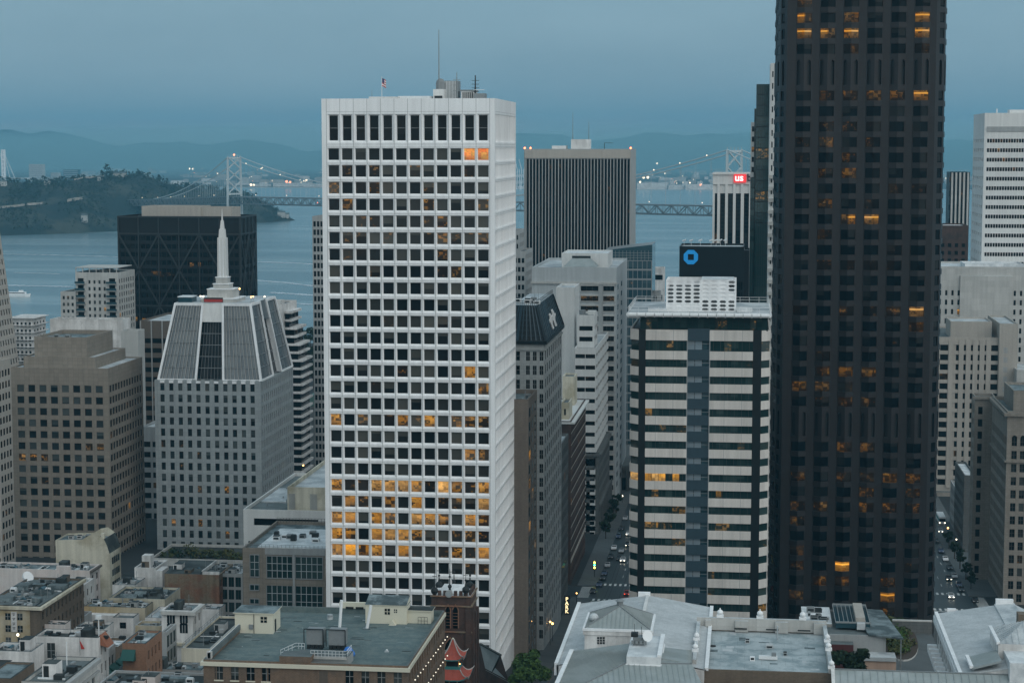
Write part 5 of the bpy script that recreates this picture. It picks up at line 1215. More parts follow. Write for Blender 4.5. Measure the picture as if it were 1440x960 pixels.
# ------------------------------------------------------------------ low buildings of the foreground
def onroof(px, py, h):
    z = 40.0
    for _ in range(60): z = .5 * z + .5 * (gz(PZ(px, py, z).y) + h)
    return z
def busy(b):
    """what collects on an old city roof: stair huts, skylights, light wells, conduits, poles"""
    x0, x1, y0, y1 = b.x0 + .7, b.x1 - .7, b.y0 + .7, b.y1 - .7; z = b.rz
    if x1 - x0 < 4 or y1 - y0 < 4: return
    R = random.Random(int(abs(b.x0 * 7 + b.y0 * 3))); A = (x1 - x0) * (y1 - y0)
    at = lambda w, d: (R.uniform(x0, max(x0 + .1, x1 - w)), R.uniform(y0, max(y0 + .1, y1 - d)))
    for i in range(1 if A < 150 else 2):
        w, d, h = R.uniform(1.6, 2.6), R.uniform(1.8, 3.2), R.uniform(1.3, 2.2); x, y = at(w, d); m = MB(); mt = R.choice(('stucco_white', 'stucco_pink', 'concrete_grey', 'brick_brown', 'roof_dark')); m.box(x, x + w, y, y + d, z, z + h, mt, False, 'roof_dark'); m.box(x + .2, x + 1.0, y - .03, y - .003, z + .1, z + h - .3, 'metal_dark'); b.part('stair_hut', m)
    for i in range(1 + int(A / 90)):
        w, d = R.uniform(.9, 2.2), R.uniform(.8, 2.6); x, y = at(w, d); m = MB(); m.box(x, x + w, y, y + d, z, z + .35, 'concrete_grey', False, 'glass_bluegreen'); m.prism([V((x, y - .01, z + .36)), V((x + w, y - .01, z + .36)), V((x + w / 2, y - .01, z + .36 + w * .3))], V((0, d, 0)), 'glass_bluegreen'); b.part('skylight', m)
    m = MB()
    for i in range(4 + int(A / 22)):
        w, d = (R.uniform(.12, .3), R.uniform(1, 6)) if R.random() < .5 else (R.uniform(1, 6), R.uniform(.12, .3)); x, y = at(w, d); m.box(x, min(x + w, x1), y, min(y + d, y1), z + .03, z + R.uniform(.12, .3), R.choice(('metal_dark', 'metal_grey', 'metal_white', 'roof_dark')), True)
    for i in range(3 + int(A / 30)):
        w, d = R.uniform(.5, 1.4), R.uniform(.5, 1.4); x, y = at(w, d); m.box(x, x + w, y, y + d, z + .02, z + R.uniform(.3, 1.0), R.choice(('metal_dark', 'metal_grey', 'roof_pale', 'roof_dark', 'concrete_grey')))
    b.part('roof_litter', m, kind='stuff')
    for i in range(1 + int(A / 120)):
        x, y = at(.2, .2); m = MB(); m.tube((x, y, z), (x, y, z + R.uniform(1.5, 3.4)), .06, 'metal_grey', 4); m.bar((x - .6, y, z + 1.4), (x + .6, y, z + 1.4), .05, .05, 'metal_grey'); b.part('antenna', m)
def low(name, label, px0, px1, pyf, pyb, h, wm, roof, F=None, R=None, par=.6, done=True, z=None, cat='low building', L=None, cap=None):
    pm = (px0 + px1) / 2; z = z if z is not None else onroof(pm, pyf, h)
    Y0 = PZ(pm, pyf, z).y; Y1 = max(PZ(pm, pyb, z).y, Y0 + 3); x0, x1 = P(px0, pyf, Y0).x, P(px1, pyf, Y0).x; zb = min(gz(Y0), gz(Y1)) - 2
    cap = cap or random.choice(('roof_grey', 'roof_dark', 'concrete_grey', wm)); b = Bld(name, label, cat, ((x0 + x1) / 2, (Y0 + Y1) / 2, zb)); b.block(x0, x1, Y0, Y1, zb, z, wm, roof, par, F=F, R=R, L=L, cap=cap)
    b.x0, b.x1, b.y0, b.y1, b.zt, b.zb = x0, x1, Y0, Y1, z, zb; b.rz = z - par; b.busy = busy
    if done: clutter(b, x0, x1, Y0, Y1, z - par, 4, .6); b.done()
    return b
lw = lambda **k: dict(dict(mg=.6, bay=3.0, ww=.42, ph=3.5, wh=1.9, top=1.7, dep=.22, litp=.03, gm='glass', mull=(1, 1, .06)), **k)
def strip(b, side, d, za, zb_, mat, name='cornice', e=0.0):
    """a moulding proud of one wall"""
    m = MB()
    if side in 'FA': m.box(b.x0 - e, b.x1 + (d if side == 'A' else e), b.y0 - d, b.y0 - .003, za, zb_, mat, True)
    if side in 'RA': m.box(b.x1 + .003, b.x1 + d, b.y0, b.y1, za, zb_, mat, True)
    b.part(name, m)

# cream building with a stained blank gable and dark mansard side
z = onroof(115, 759, 20.5); Yc = PZ(115, 759, z).y; cxp = lambda px, py: P(px, py, Yc)
b = Bld('gabled_house', 'cream stained blank wall house with a humped gable and dark mansard side', 'low building', (cxp(115, 800).x, Yc + 8, gz(Yc) - 2))
out = [(78, 759), (116, 758), (126, 752), (136, 750), (146, 757.5), (150, 766), (154, 778)]; bot = gz(Yc) - 2
pts = [cxp(*q) for q in out]; pl = [V((p.x, Yc, p.z)) for p in pts]; base = [V((pl[-1].x, Yc, bot)), V((pl[0].x, Yc, bot))]
b.w.face([base[1], base[0]] + pl[::-1], 'stucco_cream')
Yd = YX(170, 790, pl[-1].x); D3 = V((0, Yd - Yc, 0))
b.w.face([base[0], base[0] + D3, pl[-1] + D3, pl[-1]], 'stucco_cream'); b.w.face([base[1] + D3, base[1], pl[0], pl[0] + D3], 'stucco_cream'); b.w.face([base[1] + D3, pl[0] + D3] + [q + D3 for q in pl[1:]] + [base[0] + D3], 'stucco_cream')
m = MB(); m.face([pl[-1], pl[-1] + D3, pl[-2] + D3, pl[-2]], 'roof_dark'); m.face([pl[-2], pl[-2] + D3, pl[-3] + D3, pl[-3]], 'roof_dark'); b.part('mansard_roof', m)
zz = pl[0].z - .5; b.r.face([V((pl[0].x, Yc + .3, zz)), V((pl[-3].x, Yc + .3, zz)), V((pl[-3].x, Yd, zz)), V((pl[0].x, Yd, zz))], 'roof_blue')
for i in range(4):
    for j in range(4):
        y = Yc + 2 + (Yd - Yc - 3) * i / 4; zt_ = pl[-1].z - 1.6 - 3.6 * j; X_ = pl[-1].x + .02
        b.pane([(X_, y, zt_ - 2), (X_, y + 1.5, zt_ - 2), (X_, y + 1.5, zt_), (X_, y, zt_)], 'glass', .3 if random.random() < .05 else 0)
for k in range(3): vent(b, pl[0].x + 3 + k * 2.2, Yc + 5 + k, zz, 1.4, 1.2, 1.0, random.choice(('metal_grey', 'stucco_white')))
m = MB(); q = P(145, 752, Yc + 6); m.box(q.x - .5, q.x + .5, Yc + 5.5, Yc + 6.5, zz, q.z + .6, 'stucco_cream'); b.part('chimney', m); b.done()

b = low('pink_block', 'long pale pink building with a grey roof and projecting cornice', -20, 126, 800, 790.5, 15, 'stucco_pink', 'roof_blue', R=lw(ph=3.4), done=False, par=.5)
strip(b, 'R', .7, b.zt - .6, b.zt - .1, 'brown_panel'); clutter(b, b.x0, b.x1, b.y0, b.y1, b.zt - .5, 5)
q = PZ(94, 798, b.zt); m = MB(); m.box(q.x - 2, q.x + 2, b.y0 - .05, b.y0 + .8, b.zt - 2, b.zt + 1.1, 'stucco_pink'); b.part('chimney', m); b.done()
b = low('white_shop_house', 'grey roofed house with a white windowed side and a dark blank front', 66, 103, 831, 811, 13, 'stucco_white', 'roof_blue', R=lw(bay=2.8), F=dict(mg=.1, n=1, ww=.98, ph=30, wh=12, top=1.0, dep=.1, gm='glass_black', litp=0), done=False)
clutter(b, b.x0, b.x1, b.y0, b.y1, b.zt - .6, 4); b.done()
b = low('yellow_brick_house', 'yellow brick house with pale cornice and wide cluttered dark roof', -25, 56, 851, 810, 14.5, 'brick_brown', 'roof_grey', R=lw(bay=2.6, ww=.4), done=False, par=.5, F=None)
strip(b, 'A', .7, b.zt - .8, b.zt - .1, 'stucco_cream')
def front_panel(b, px0, px1, mat, za, zb_, d=.15):
    m = MB(); m.box(P(px0, 860, b.y0).x, P(px1, 860, b.y0).x, b.y0 - d, b.y0 - .003, za, zb_, mat, True); b.part('facade_panel', m)
front_panel(b, -25, 42, 'stucco_ochre', b.zb, b.zt - 1.1); 
m = MB(); xa, xb = P(16.5, 865, b.y0).x, P(24, 865, b.y0).x; m.box(xa, xb, b.y0 - .4, b.y0 - .16, b.zt - 6.2, b.zt - 1.4, 'stucco_white', True)
for i in range(4):
    zc = b.zt - 2.1 - i * 1.1; m.bar((xa + .3, b.y0 - .42, zc + .3), (xb - .3, b.y0 - .42, zc + .3), .03, .12, 'metal_dark'); m.bar((xa + .55, b.y0 - .42, zc - .3), (xb - .5, b.y0 - .42, zc + .35), .03, .12, 'metal_dark', V((0, 1, 0))); m.bar((xa + .4, b.y0 - .42, zc), (xb - .4, b.y0 - .42, zc - .05), .03, .12, 'metal_dark')
b.part('shop_sign', m)
for px in (8, 16, 25, 33):
    for r in range(3):
        xa, xb = P(px - .3, 865, b.y0).x, P(px + 7, 865, b.y0).x
        if px in (16,): continue
        if px == 33: continue
        zt_ = b.zt - 1.8 - 2.9 * r; b.pane([(xa, b.y0 - .17, zt_ - 1.6), (xb, b.y0 - .17, zt_ - 1.6), (xb, b.y0 - .17, zt_), (xa, b.y0 - .17, zt_)], 'glass', .15 if r else 0, 'pale_frame', mull=(1, 1, .12))
for i in range(22):
    x, y = random.uniform(b.x0 + 2, b.x1 - 2), random.uniform(b.y0 + 2, b.y1 - 3)
    if i < 7:
        m = MB(); w, d = random.uniform(2.5, 6), random.uniform(1.5, 4); hh = random.uniform(.5, 1.6); m.box(x - w / 2, x + w / 2, y - d / 2, y + d / 2, b.zt - .5, b.zt - .5 + hh, random.choice(('roof_dark', 'roof_blue', 'brick_brown')), False, random.choice(('roof_dark', 'roof_grey', 'roof_blue'))); b.part('roof_shed', m)
    else: clutter(b, x - 2, x + 2, y - 2, y + 2, b.zt - .5, 1, .8)
q = PZ(38, 812, b.zt); m = MB(); m.tube((q.x, q.y, b.zt), (q.x + .5, q.y - .3, b.zt + .4), 1.4, 'white_paint', 12, 1.5); m.tube((q.x, q.y, b.zt - .5), (q.x, q.y, b.zt), .15, 'metal_grey'); b.part('satellite_dish', m)
b.done()
b = low('pink_shed', 'small peach parapet building with a pale blue roof among dark roofs', 49, 91, 877, 871, 10, 'stucco_pink', 'roof_blue', done=False); clutter(b, b.x0, b.x1, b.y0, b.y1, b.zt - .6, 4, .6); b.done()
b = low('white_long_house', 'long white stucco house with a black roof edge and red tiled corner', 48, 138, 895, 884, 13.5, 'stucco_white', 'roof_dark', F=None, R=lw(bay=2.6, ww=.4), done=False, par=.7, cap='roof_dark')
for px, py, w, h_ in ((58, 914, 1.0, 1.4), (72, 914, 1.5, 2.8), (52.5, 914, .8, 1.2)):
    q = P(px, py, b.y0); b.pane([(q.x - w / 2, b.y0 - .02, q.z - h_ / 2), (q.x + w / 2, b.y0 - .02, q.z - h_ / 2), (q.x + w / 2, b.y0 - .02, q.z + h_ / 2), (q.x - w / 2, b.y0 - .02, q.z + h_ / 2)], 'glass', 0, 'pale_frame', mull=(1, 1, .1))
m = MB(); za = b.zt + .1
m.prism([V((b.x1 - .1, b.y0 + 1, za - 1.7)), V((b.x1 + 1.5, b.y0 + 1, za - 2.1)), V((b.x1 - .1, b.y0 + 1, za + .1))], V((0, (b.y1 - b.y0) * .6, 0)), 'clay_tile'); b.part('tiled_eave', m)
for i in range(6): vent(b, b.x0 + 3 + 3.2 * i, b.y0 + 2.5, b.zt - .7, random.uniform(.5, 1.6), .7, random.uniform(.5, 1.0), 'metal_dark')
m = MB(); q = P(139, 890, b.y0 + 2); m.tube((q.x, b.y0 + 2, b.zt - .7), (q.x, b.y0 + 2, P(139, 866, b.y0 + 2).z), .12, 'metal_white', 6); m.box(q.x - .5, q.x + .5, b.y0 + 1.7, b.y0 + 2.3, P(139, 870, b.y0 + 2).z, P(139, 865, b.y0 + 2).z, 'metal_white'); b.part('roof_pole', m); b.done()
q = P(112, 897, b.y0 - .35); fl = empty('hanging_pennant', (q.x, q.y, q.z - 1), 'small red pennant hanging from a thin pole on the white house', 'flag')
m = MB(); m.tube((q.x, q.y, q.z - 3.2), (q.x, q.y, q.z + .3), .05, 'metal_grey', 5); m.build('pole', fl); m = MB(); m.prism([V((q.x, q.y - .05, q.z - .3)), V((q.x + .9, q.y - .05, q.z - 1.9)), V((q.x + .25, q.y - .05, q.z - 2.0))], V((0, .04, 0)), 'flag_red'); m.build('banner', fl)
b = low('white_terrace_house', 'white stepped terrace house with dark roofs in the left corner', -15, 44, 915, 902, 11, 'stucco_white', 'roof_dark', done=False)
m = MB(); m.box(b.x0, b.x0 + (b.x1 - b.x0) * .55, b.y0 - 4, b.y0 - .003, b.zb, b.zt - 1.6, 'stucco_white', False, 'roof_dark'); m.box(b.x0 + 6, b.x1 - 1, b.y0 - 2, b.y0 - .006, b.zb, b.zt - 3.2, 'stucco_white', False, 'roof_dark'); b.part('lower_terrace', m)
clutter(b, b.x0, b.x1, b.y0, b.y1, b.zt - .6, 3, .7); b.done()
b = low('grey_street_house', 'long grey building whose windowed side lines the narrow street', 30, 91, 958, 921, 10.5, 'concrete_pale', 'roof_grey', R=lw(bay=2.4, ww=.55, wh=2.2, ph=3.6, top=2.6, mull=(1, 1, .1)), done=False, par=.5)
strip(b, 'R', .6, b.zt - .7, b.zt - .1, 'concrete_grey'); strip(b, 'R', .4, b.zt - 2.2, b.zt - 1.9, 'concrete_grey'); clutter(b, b.x0 + 6, b.x1, b.y0 + 4, b.y1, b.zt - .5, 5, .7)
m = MB(); q = PZ(94, 930, b.zt); m.tube((q.x, q.y, b.zt - .5), (q.x, q.y, b.zt + 3), .1, 'metal_white', 6); b.part('roof_pole', m); b.done()
b = low('red_wall_house', 'small house with a pale roof and dark red front wall at the bottom edge', 52, 76, 949, 936, 8.5, 'door_red', 'roof_blue', R=lw(), done=False); b.done()
b = low('corner_roof_house', 'low house with a wide pale roof cut off by the bottom left corner', -25, 16, 953, 929, 8.5, 'brick_brown', 'roof_blue', R=lw(bay=2.2), done=False, par=.3); clutter(b, b.x0 + 6, b.x1, b.y0 + 2, b.y1 - 2, b.zt - .3, 6, .8); b.done()
b = low('green_shop_house', 'narrow shop house with dark green awnings on its street side', 118, 140, 921, 903, 9.5, 'concrete_grey', 'roof_dark', R=lw(bay=2.2, ww=.6), done=False)
for i in range(3):
    m = MB(); y = b.y0 + 1 + 4 * i; m.prism([V((b.x1 + .003, y, b.zt - 3.4)), V((b.x1 + 1.3, y, b.zt - 4.4)), V((b.x1 + .003, y, b.zt - 4.4))], V((0, 3.2, 0)), 'teal_awning'); b.part('awning', m)
b.done()
b = low('brown_shop_house', 'brown brick shop house with a white parapet beside the green awnings', 140, 166, 908, 895, 9.5, 'brick_brown', 'roof_white', R=lw(bay=2.2), done=False); clutter(b, b.x0, b.x1, b.y0, b.y1, b.zt - .6, 2, .7); b.done()
b = low('ochre_wall_house', 'low building with a long stained ochre wall and grey roof', 118, 204, 853, 844, 10.5, 'stucco_ochre', 'roof_blue', done=False, par=.4); clutter(b, b.x0, b.x1, b.y0, b.y1, b.zt - .4, 14, .8)
m = MB(); m.box(b.x0, b.x0 + 14, b.y0 - 2.5, b.y0 - .003, b.zb, b.zt - 1.6, 'stucco_white'); b.part('annex', m); b.done()
b = low('white_gap_house', 'small white house with an open roof court below the ochre wall', 158, 187, 868, 861, 9, 'stucco_white', 'roof_grey', done=False, F=lw(n=1, ww=.4, wh=1.6, top=1.2)); b.done()
b = low('dark_roof_house', 'low house under a black tar roof and pale skylight left of the white gap house', 104, 146, 884, 873, 9, 'stucco_white', 'roof_dark', done=False); clutter(b, b.x0, b.x1, b.y0, b.y1, b.zt - .6, 6, .8); b.done()
b = low('olive_roof_house', 'small house with an olive front beside the white arched hall', 190, 226, 879, 872, 9, 'stucco_ochre', 'roof_grey', done=False); clutter(b, b.x0, b.x1, b.y0, b.y1, b.zt - .6, 5, .6); b.done()
b = low('orange_brick_house', 'orange brick house with a row of dark side windows and pale roof', 172, 205, 904, 885, 12, 'brick_orange', 'roof_blue', R=lw(bay=2.3, ww=.4, wh=1.8), done=False, par=.4)
clutter(b, b.x0, b.x1, b.y0, b.y1, b.zt - .4, 4, .6)
m = MB(); m.prism([V((b.x1 - 4.6, b.y0 - .003, b.zt - 1.2)), V((b.x1 - 4.6, b.y0 - 1.6, b.zt - 3.0)), V((b.x1 - 4.6, b.y0 - .003, b.zt - 3.3))], V((2.6, 0, 0)), 'teal_awning'); b.part('awning', m); b.done()
b = low('slim_teal_house', 'slim grey house with dark teal windows next to the orange brick house', 226, 234, 888, 876, 11, 'concrete_grey', 'roof_grey', R=dict(mg=.2, n=3, ww=.85, ph=3.6, wh=2.8, top=1, dep=.2, gm='glass_teal'))
b = low('arched_hall', 'white two-storey hall with paired upper windows and arched lower windows', 227, 271, 858, 847, 14.5, 'stucco_white', 'roof_blue', R=lw(bay=3.2), done=False, par=.3)
strip(b, 'A', .8, b.zt - .9, b.zt - .05, 'concrete_pale')
for px in (240.5, 258.5):
    for r in range(2):
        q = P(px, 870 if r == 0 else 884, b.y0); w, h_ = 1.9, 1.9
        pane = [(q.x - w / 2, b.y0 - .03, q.z - h_ / 2), (q.x + w / 2, b.y0 - .03, q.z - h_ / 2), (q.x + w / 2, b.y0 - .03, q.z + h_ / 2), (q.x - w / 2, b.y0 - .03, q.z + h_ / 2)]
        b.pane(pane, 'glass', 0, 'pale_frame', mull=(2, 0, .22))
        if r: 
            m = MB(); m.prism([V((q.x + w / 2 * math.cos(math.pi * k / 8), b.y0 - .06, q.z + h_ / 2 + .75 * math.sin(math.pi * k / 8))) for k in range(9)], V((0, .055, 0)), 'glass_black'); b.part('arch', m)
m = MB(); m.box(b.x0 + 1, b.x1 - 2, b.y0 - .8, b.y0 - .003, b.zt - 8.2, b.zt - 7.6, 'stucco_cream', True); b.part('balcony', m); b.done()
b = low('white_side_shed', 'white low shed between the arched hall and the grey brick-walled block', 281, 308, 856, 848, 11, 'stucco_white', 'roof_pale'); 
b = low('long_roof_house', 'low building with a long dark gravel roof and tubular railing', 255, 296, 911, 864, 8, 'stucco_cream', 'roof_dark', done=False, par=.5)
m = MB(); rail(m, (b.x0 + .3, b.y0, 0), (b.x0 + .3, b.y1, 0), b.zt, 1.0, 12, 'metal_grey', .06); b.part('guard_rail', m); b.done()
z_ = b.zt
b = low('brick_wall_house', 'house with a weathered blank brick wall and sloping black roof', 231, 308, 807, 791, 14, 'brick_worn', 'roof_grey', R=lw(bay=2.6, ww=.5), done=False, par=.3)
m = MB(); xa = P(283, 800, b.y0).x; m.prism([V((b.x0, b.y0 + .05, b.zt + .02)), V((b.x0, b.y1, b.zt + .8)), V((b.x0, b.y1, b.zt + .02))], V((xa - b.x0, 0, 0)), 'roof_dark'); m.box(xa, b.x1, b.y0 + .1, b.y0 + .4, b.zt, b.zt + .8, 'stucco_white'); m.box(xa, xa + .3, b.y0 + .1, b.y1, b.zt, b.zt + 1.0, 'stucco_white'); b.part('pitched_roof', m)
clutter(b, xa + 1, b.x1, b.y0 + 2, b.y1, b.zt - .3, 5, .9); b.done()
b = low('glass_side_house', 'narrow grey house with tall dark side windows beside the brick wall', 309, 341, 806, 792, 14, 'concrete_grey', 'roof_pale', F=dict(mg=.3, n=3, ww=.8, ph=3.6, wh=2.8, top=1.0, dep=.2, gm='glass_teal', mull=(1, 0, .1)), done=False); clutter(b, b.x0, b.x1, b.y0, b.y1, b.zt - .6, 3, .8); b.done()
b = low('white_cube_house', 'cluster of white stucco cubes with a pale blue court', 189, 219, 798, 786, 14, 'stucco_white', 'roof_white', done=False)
q = P(206, 797, b.y0 + 3); m = MB(); m.box(q.x - 1, q.x + 1.6, b.y0 + 2, b.y0 + 5, b.zt - .6, P(206, 780, b.y0 + 3).z, 'stucco_white'); b.part('stair_tower', m); m = MB(); q = P(224, 803, b.y0 - 1); m.box(q.x - 1, q.x + .9, b.y0 - 1, b.y0 + 5, b.zb, b.zt - .5, 'stucco_white'); b.part('side_block', m)
m = MB(); q0, q1 = P(187, 812, b.y0 - 1.5), P(199, 812, b.y0 - 1.5); m.box(q0.x, q1.x, b.y0 - 2, b.y0 - .003, b.zb, b.zt - 3, 'stucco_white'); b.part('side_block', m); clutter(b, b.x0, b.x1, b.y0 + 3, b.y1, b.zt - .6, 4, .6); b.done()
b = low('pale_flat_house', 'low house with a glossy pale flat roof left of the white cubes', 158, 190, 822, 811, 11, 'stucco_white', 'roof_blue', done=False); clutter(b, b.x0, b.x1, b.y0, b.y1, b.zt - .6, 3, .5); b.done()
b = low('tar_roof_house', 'wide low house with patched black tar roofs in front of the brick wall', 153, 232, 841, 824, 10, 'stucco_cream', 'roof_dark', done=False)
for i in range(5):
    x = random.uniform(b.x0 + 2, b.x1 - 5); y = random.uniform(b.y0 + 1, b.y1 - 4); m = MB(); m.prism([V((x, y, b.zt - .59)), V((x, y + 3, b.zt - .59)), V((x, y + 1.5, b.zt + .6))], V((random.uniform(3, 5), 0, 0)), random.choice(('roof_dark', 'roof_blue'))); b.part('roof_monitor', m)
clutter(b, b.x0, b.x1, b.y0, b.y1, b.zt - .6, 6, .6); b.done()
b = low('pale_strip_house', 'low building with long pale flat roofs just left of the brick corner', 160, 283, 940, 929, 6.5, 'concrete_grey', 'roof_blue', done=False, par=.4); clutter(b, b.x0 + 4, b.x1, b.y0, b.y1, b.zt - .4, 5, .6); b.done()
b = low('bottom_roof_house', 'dark green grey roofs with ducts along the bottom edge left of the brick corner', 128, 286, 972, 943, 6, 'concrete_grey', 'roof_dark', done=False, par=.4)
for i in range(9):
    x = random.uniform(b.x0 + 6, b.x1 - 4); y = random.uniform(b.y0 + 3, b.y1 - 2); m = MB(); m.box(x - random.uniform(1, 4), x + random.uniform(1, 4), y - .5, y + .5, b.zt - .4, b.zt + random.uniform(0, .8), random.choice(('metal_grey', 'roof_blue', 'metal_dark'))); b.part('duct', m)
clutter(b, b.x0 + 5, b.x1, b.y0, b.y1, b.zt - .4, 9, .6); b.done()
# planted podium in front of the spired tower
Y = 612.0; b = Bld('planted_podium', 'low podium with a roof garden at the foot of the spired tower', 'low building'); x0, x1 = P(212, 790, Y).x, P(350, 790, Y).x; zt = P(280, 786, Y).z
b.block(x0, x1, Y, 636, gz(Y) - 3, zt, 'concrete_pale', 'roof_dark', .9, F=W(top=5, gm='glass_black')); b.x0 = x0
for i in range(26):
    x = x0 + 2 + (x1 - x0 - 4) * (i + random.random() * .8) / 26; m = MB(); r = random.uniform(.9, 2.0) * (1.5 if i in (6, 7, 11) else 1); leaves(m, (x, Y + random.uniform(3, 12), zt - .6 + r * .7), (r, r, r * .9), 70, .42, random.choice(('leaf_shrub', 'leaf_dark', 'leaf_olive')), hollow=0); o_ = b.part('roof_shrub', m)
b.done()
# fill behind the low houses, seen only in slivers
b = low('grey_infill_house', 'grey infill house with a pale roof behind the pennant house', 92, 118, 866, 858, 9, 'concrete_grey', 'roof_grey', done=False); clutter(b, b.x0, b.x1, b.y0, b.y1, b.zt - .6, 5, .6); b.done()
b = low('pale_infill_house', 'low pale house with a bright sloping roof left of the arched hall', 204, 229, 868, 852, 9, 'stucco_white', 'roof_pale', done=False); clutter(b, b.x0, b.x1, b.y0, b.y1, b.zt - .6, 4, .6); b.done()

# ------------------------------------------------------------------ brick building with the big flat roof
FZ = 65.0; FYf = PZ(430, 931, FZ).y; FYb = PZ(470, 861, FZ - 1).y; fx0, fx1 = P(286, 931, FYf).x, P(573.5, 934, FYf).x; fzb = gz(FYb) - 3
Bld.frames = True; B = Bld('flat_roof_brick_block', 'brick building with a wide grey felt roof, cream roof huts and string lights', 'building', ((fx0 + fx1) / 2, (FYf + FYb) / 2, fzb))
fzr = FZ - 1.0
fcols = [(302, 313.5), (324.5, 335.5), (346.5, 358), (368, 380), (485.5, 497), (508, 519), (530.5, 542), (553.5, 565)]
H = FZ - fzb; cols = [(P(a, 945, FYf).x - fx0, P(c, 945, FYf).x - fx0) for a, c in fcols]; top = P(430, 938.5, FYf).z - fzb
rws = [(top - 2.4 - 3.6 * i, top - 3.6 * i) for i in range(3)]
B.facade(V((fx0, FYf, fzb)), V((1, 0, 0)), V((0, -1, 0)), fx1 - fx0, H, cols, rws, .28, 'brick_red', 'glass', None, None, ['...g....'], 0, (1, 1, .1), 'pale_frame')
nR = 15; WR = FYb - FYf; bR = (WR - 1.2) / nR
B.facade(V((fx1, FYf, fzb)), V((0, 1, 0)), V((1, 0, 0)), WR, H, [(.6 + bR * i + bR * .24, .6 + bR * (i + 1) - bR * .24) for i in range(nR)], [(top - 2.4 - 3.6 * i, top - 3.6 * i) for i in range(3)], .28, 'brick_red', 'glass_black', None, None, None, 0, (1, 1, .1), 'pale_frame')
B.side('L', fx0, fx1, FYf, FYb, fzb, FZ, None, 'brick_red'); B.side('B', fx0, fx1, FYf, FYb, fzb, FZ, None, 'brick_red')
B.r.face([(fx0, FYf, fzr), (fx1, FYf, fzr), (fx1, FYb, fzr), (fx0, FYb, fzr)], 'roof_felt')
m = MB()
for (a, b_, c, d) in ((fx0 + .003, fx1 - .003, FYf + .003, FYf + .35), (fx0 + .003, fx0 + .35, FYf + .35, FYb - .003), (fx1 - .35, fx1 - .003, FYf + .35, FYb - .003), (fx0 + .35, fx1 - .35, FYb - .35, FYb - .003)): m.box(a, b_, c, d, fzr - .1, FZ, 'brick_red' if d < FYb - .5 or b_ - a < 1 else 'roof_felt', False, 'roof_grey')
B.part('parapet', m)
m = MB(); za = P(430, 936.5, FYf).z; m.box(fx0 - .4, fx1 + .4, FYf - .4, FYf - .003, FZ - .95, FZ - .35, 'cream_paint', True); m.box(fx1 + .003, fx1 + .25, FYf, FYb, FZ - .95, FZ - .35, 'cream_paint', True); m.box(fx0 - .4, fx0 - .003, FYf, FYb, FZ - .95, FZ - .35, 'cream_paint', True)
for i in range(16): m.box(fx0 + 2 + 2.1 * i, fx0 + 2.2 + 2.1 * i, FYf - .05, FYf - .003, fzb, FZ - .96, 'brick_red') if i % 4 == 0 else None
B.part('cornice', m)
m = MB()
for (a, c) in cols:
    for (u, v) in rws: m.box(fx0 + a - .1, fx0 + c + .1, FYf - .18, FYf - .003, fzb + u - .18, fzb + u, 'cream_paint', True)
B.part('sill', m)
m = MB(); xa, xb = P(449, 950, FYf).x, P(461, 950, FYf).x; m.box(xa, xb, FYf - .06, FYf - .003, fzb, top + fzb - .4, 'brown_panel'); B.part('door', m)
m = MB(); xa, xb = P(393, 925, FYf).x, P(437, 925, FYf).x; m.box(xa, xb, FYf - .1, FYf + 3.2, FZ, FZ + .95, 'brick_red', False, 'roof_grey'); m.box(P(410, 925, FYf).x, P(486, 925, FYf).x, FYf + 2.6, FYf + 6, fzr, FZ + .5, 'concrete_grey', False, 'roof_grey'); B.part('plinth', m)
def hut(px0, px1, pyb, pyt, depth, mat='cream_paint', roof='roof_blue', over=.25, wins=(), door=None):
    y = PZ((px0 + px1) / 2, pyb, fzr).y; xa, xb = P(px0, pyb, y).x, P(px1, pyb, y).x; zt = P((px0 + px1) / 2, pyt, y).z
    m = MB(); m.box(xa, xb, y, y + depth, fzr, zt - .15, mat); B.part('roof_hut', m)
    m = MB(); m.box(xa - over, xb + over, y - over, y + depth + over, zt - .149, zt, mat, True, roof); B.part('hut_roof', m)
    for (a, c, d, e) in wins:
        p0, p1 = P(a, d, y), P(c, e, y); B.pane([(p0.x, y - .05, p1.z), (p1.x, y - .05, p1.z), (p1.x, y - .05, p0.z), (p0.x, y - .05, p0.z)], 'glass', 0, 'cream_paint', mull=(1, 1, .1))
    if door:
        m = MB(); m.box(xb + .003, xb + .06, y + door[0], y + door[1], fzr, fzr + 2.2, 'metal_dark'); B.part('door', m)
    return xa, xb, y, zt
xa, xb, y, zt = hut(330.5, 384, 890, 861, 5.2, wins=((366.5, 375.5, 866.5, 875),), door=(1.2, 2.1))
m = MB(); q = P(353, 880, y - .12); m.box(q.x - .35, q.x + .35, y - .25, y - .003, q.z - .5, q.z + .3, 'metal_grey'); m.tube((q.x + .5, y - .1, fzr), (q.x + .5, y - .1, zt), .05, 'metal_dark', 5); B.part('meter_box', m)
xa, xb, y, zt = hut(514, 572, 876.5, 850, 3.2, wins=((541, 548.5, 855, 863.5), (554, 558.5, 856, 861)), over=.15); 
m = MB(); m.prism([V((xa, y - .2, zt)), V((xa, y + 3.4, zt + 1.0)), V((xa, y + 3.4, zt))], V((xb - xa, 0, 0)), 'cream_paint', 'roof_blue'); B.part('hut_roof', m)
xa2, xb2, y2, zt2 = hut(573, 606, 876, 857.5, 3.0, roof='roof_dark'); m = MB(); m.prism([V((P(548, 876, y).x, y - 1.2, fzr)), V((P(558, 876, y).x, y - 1.2, fzr)), V((P(553, 870, y).x, y - 1.2, fzr + .9))], V((0, 1.1, 0)), 'cream_paint'); B.part('vent_hood', m)
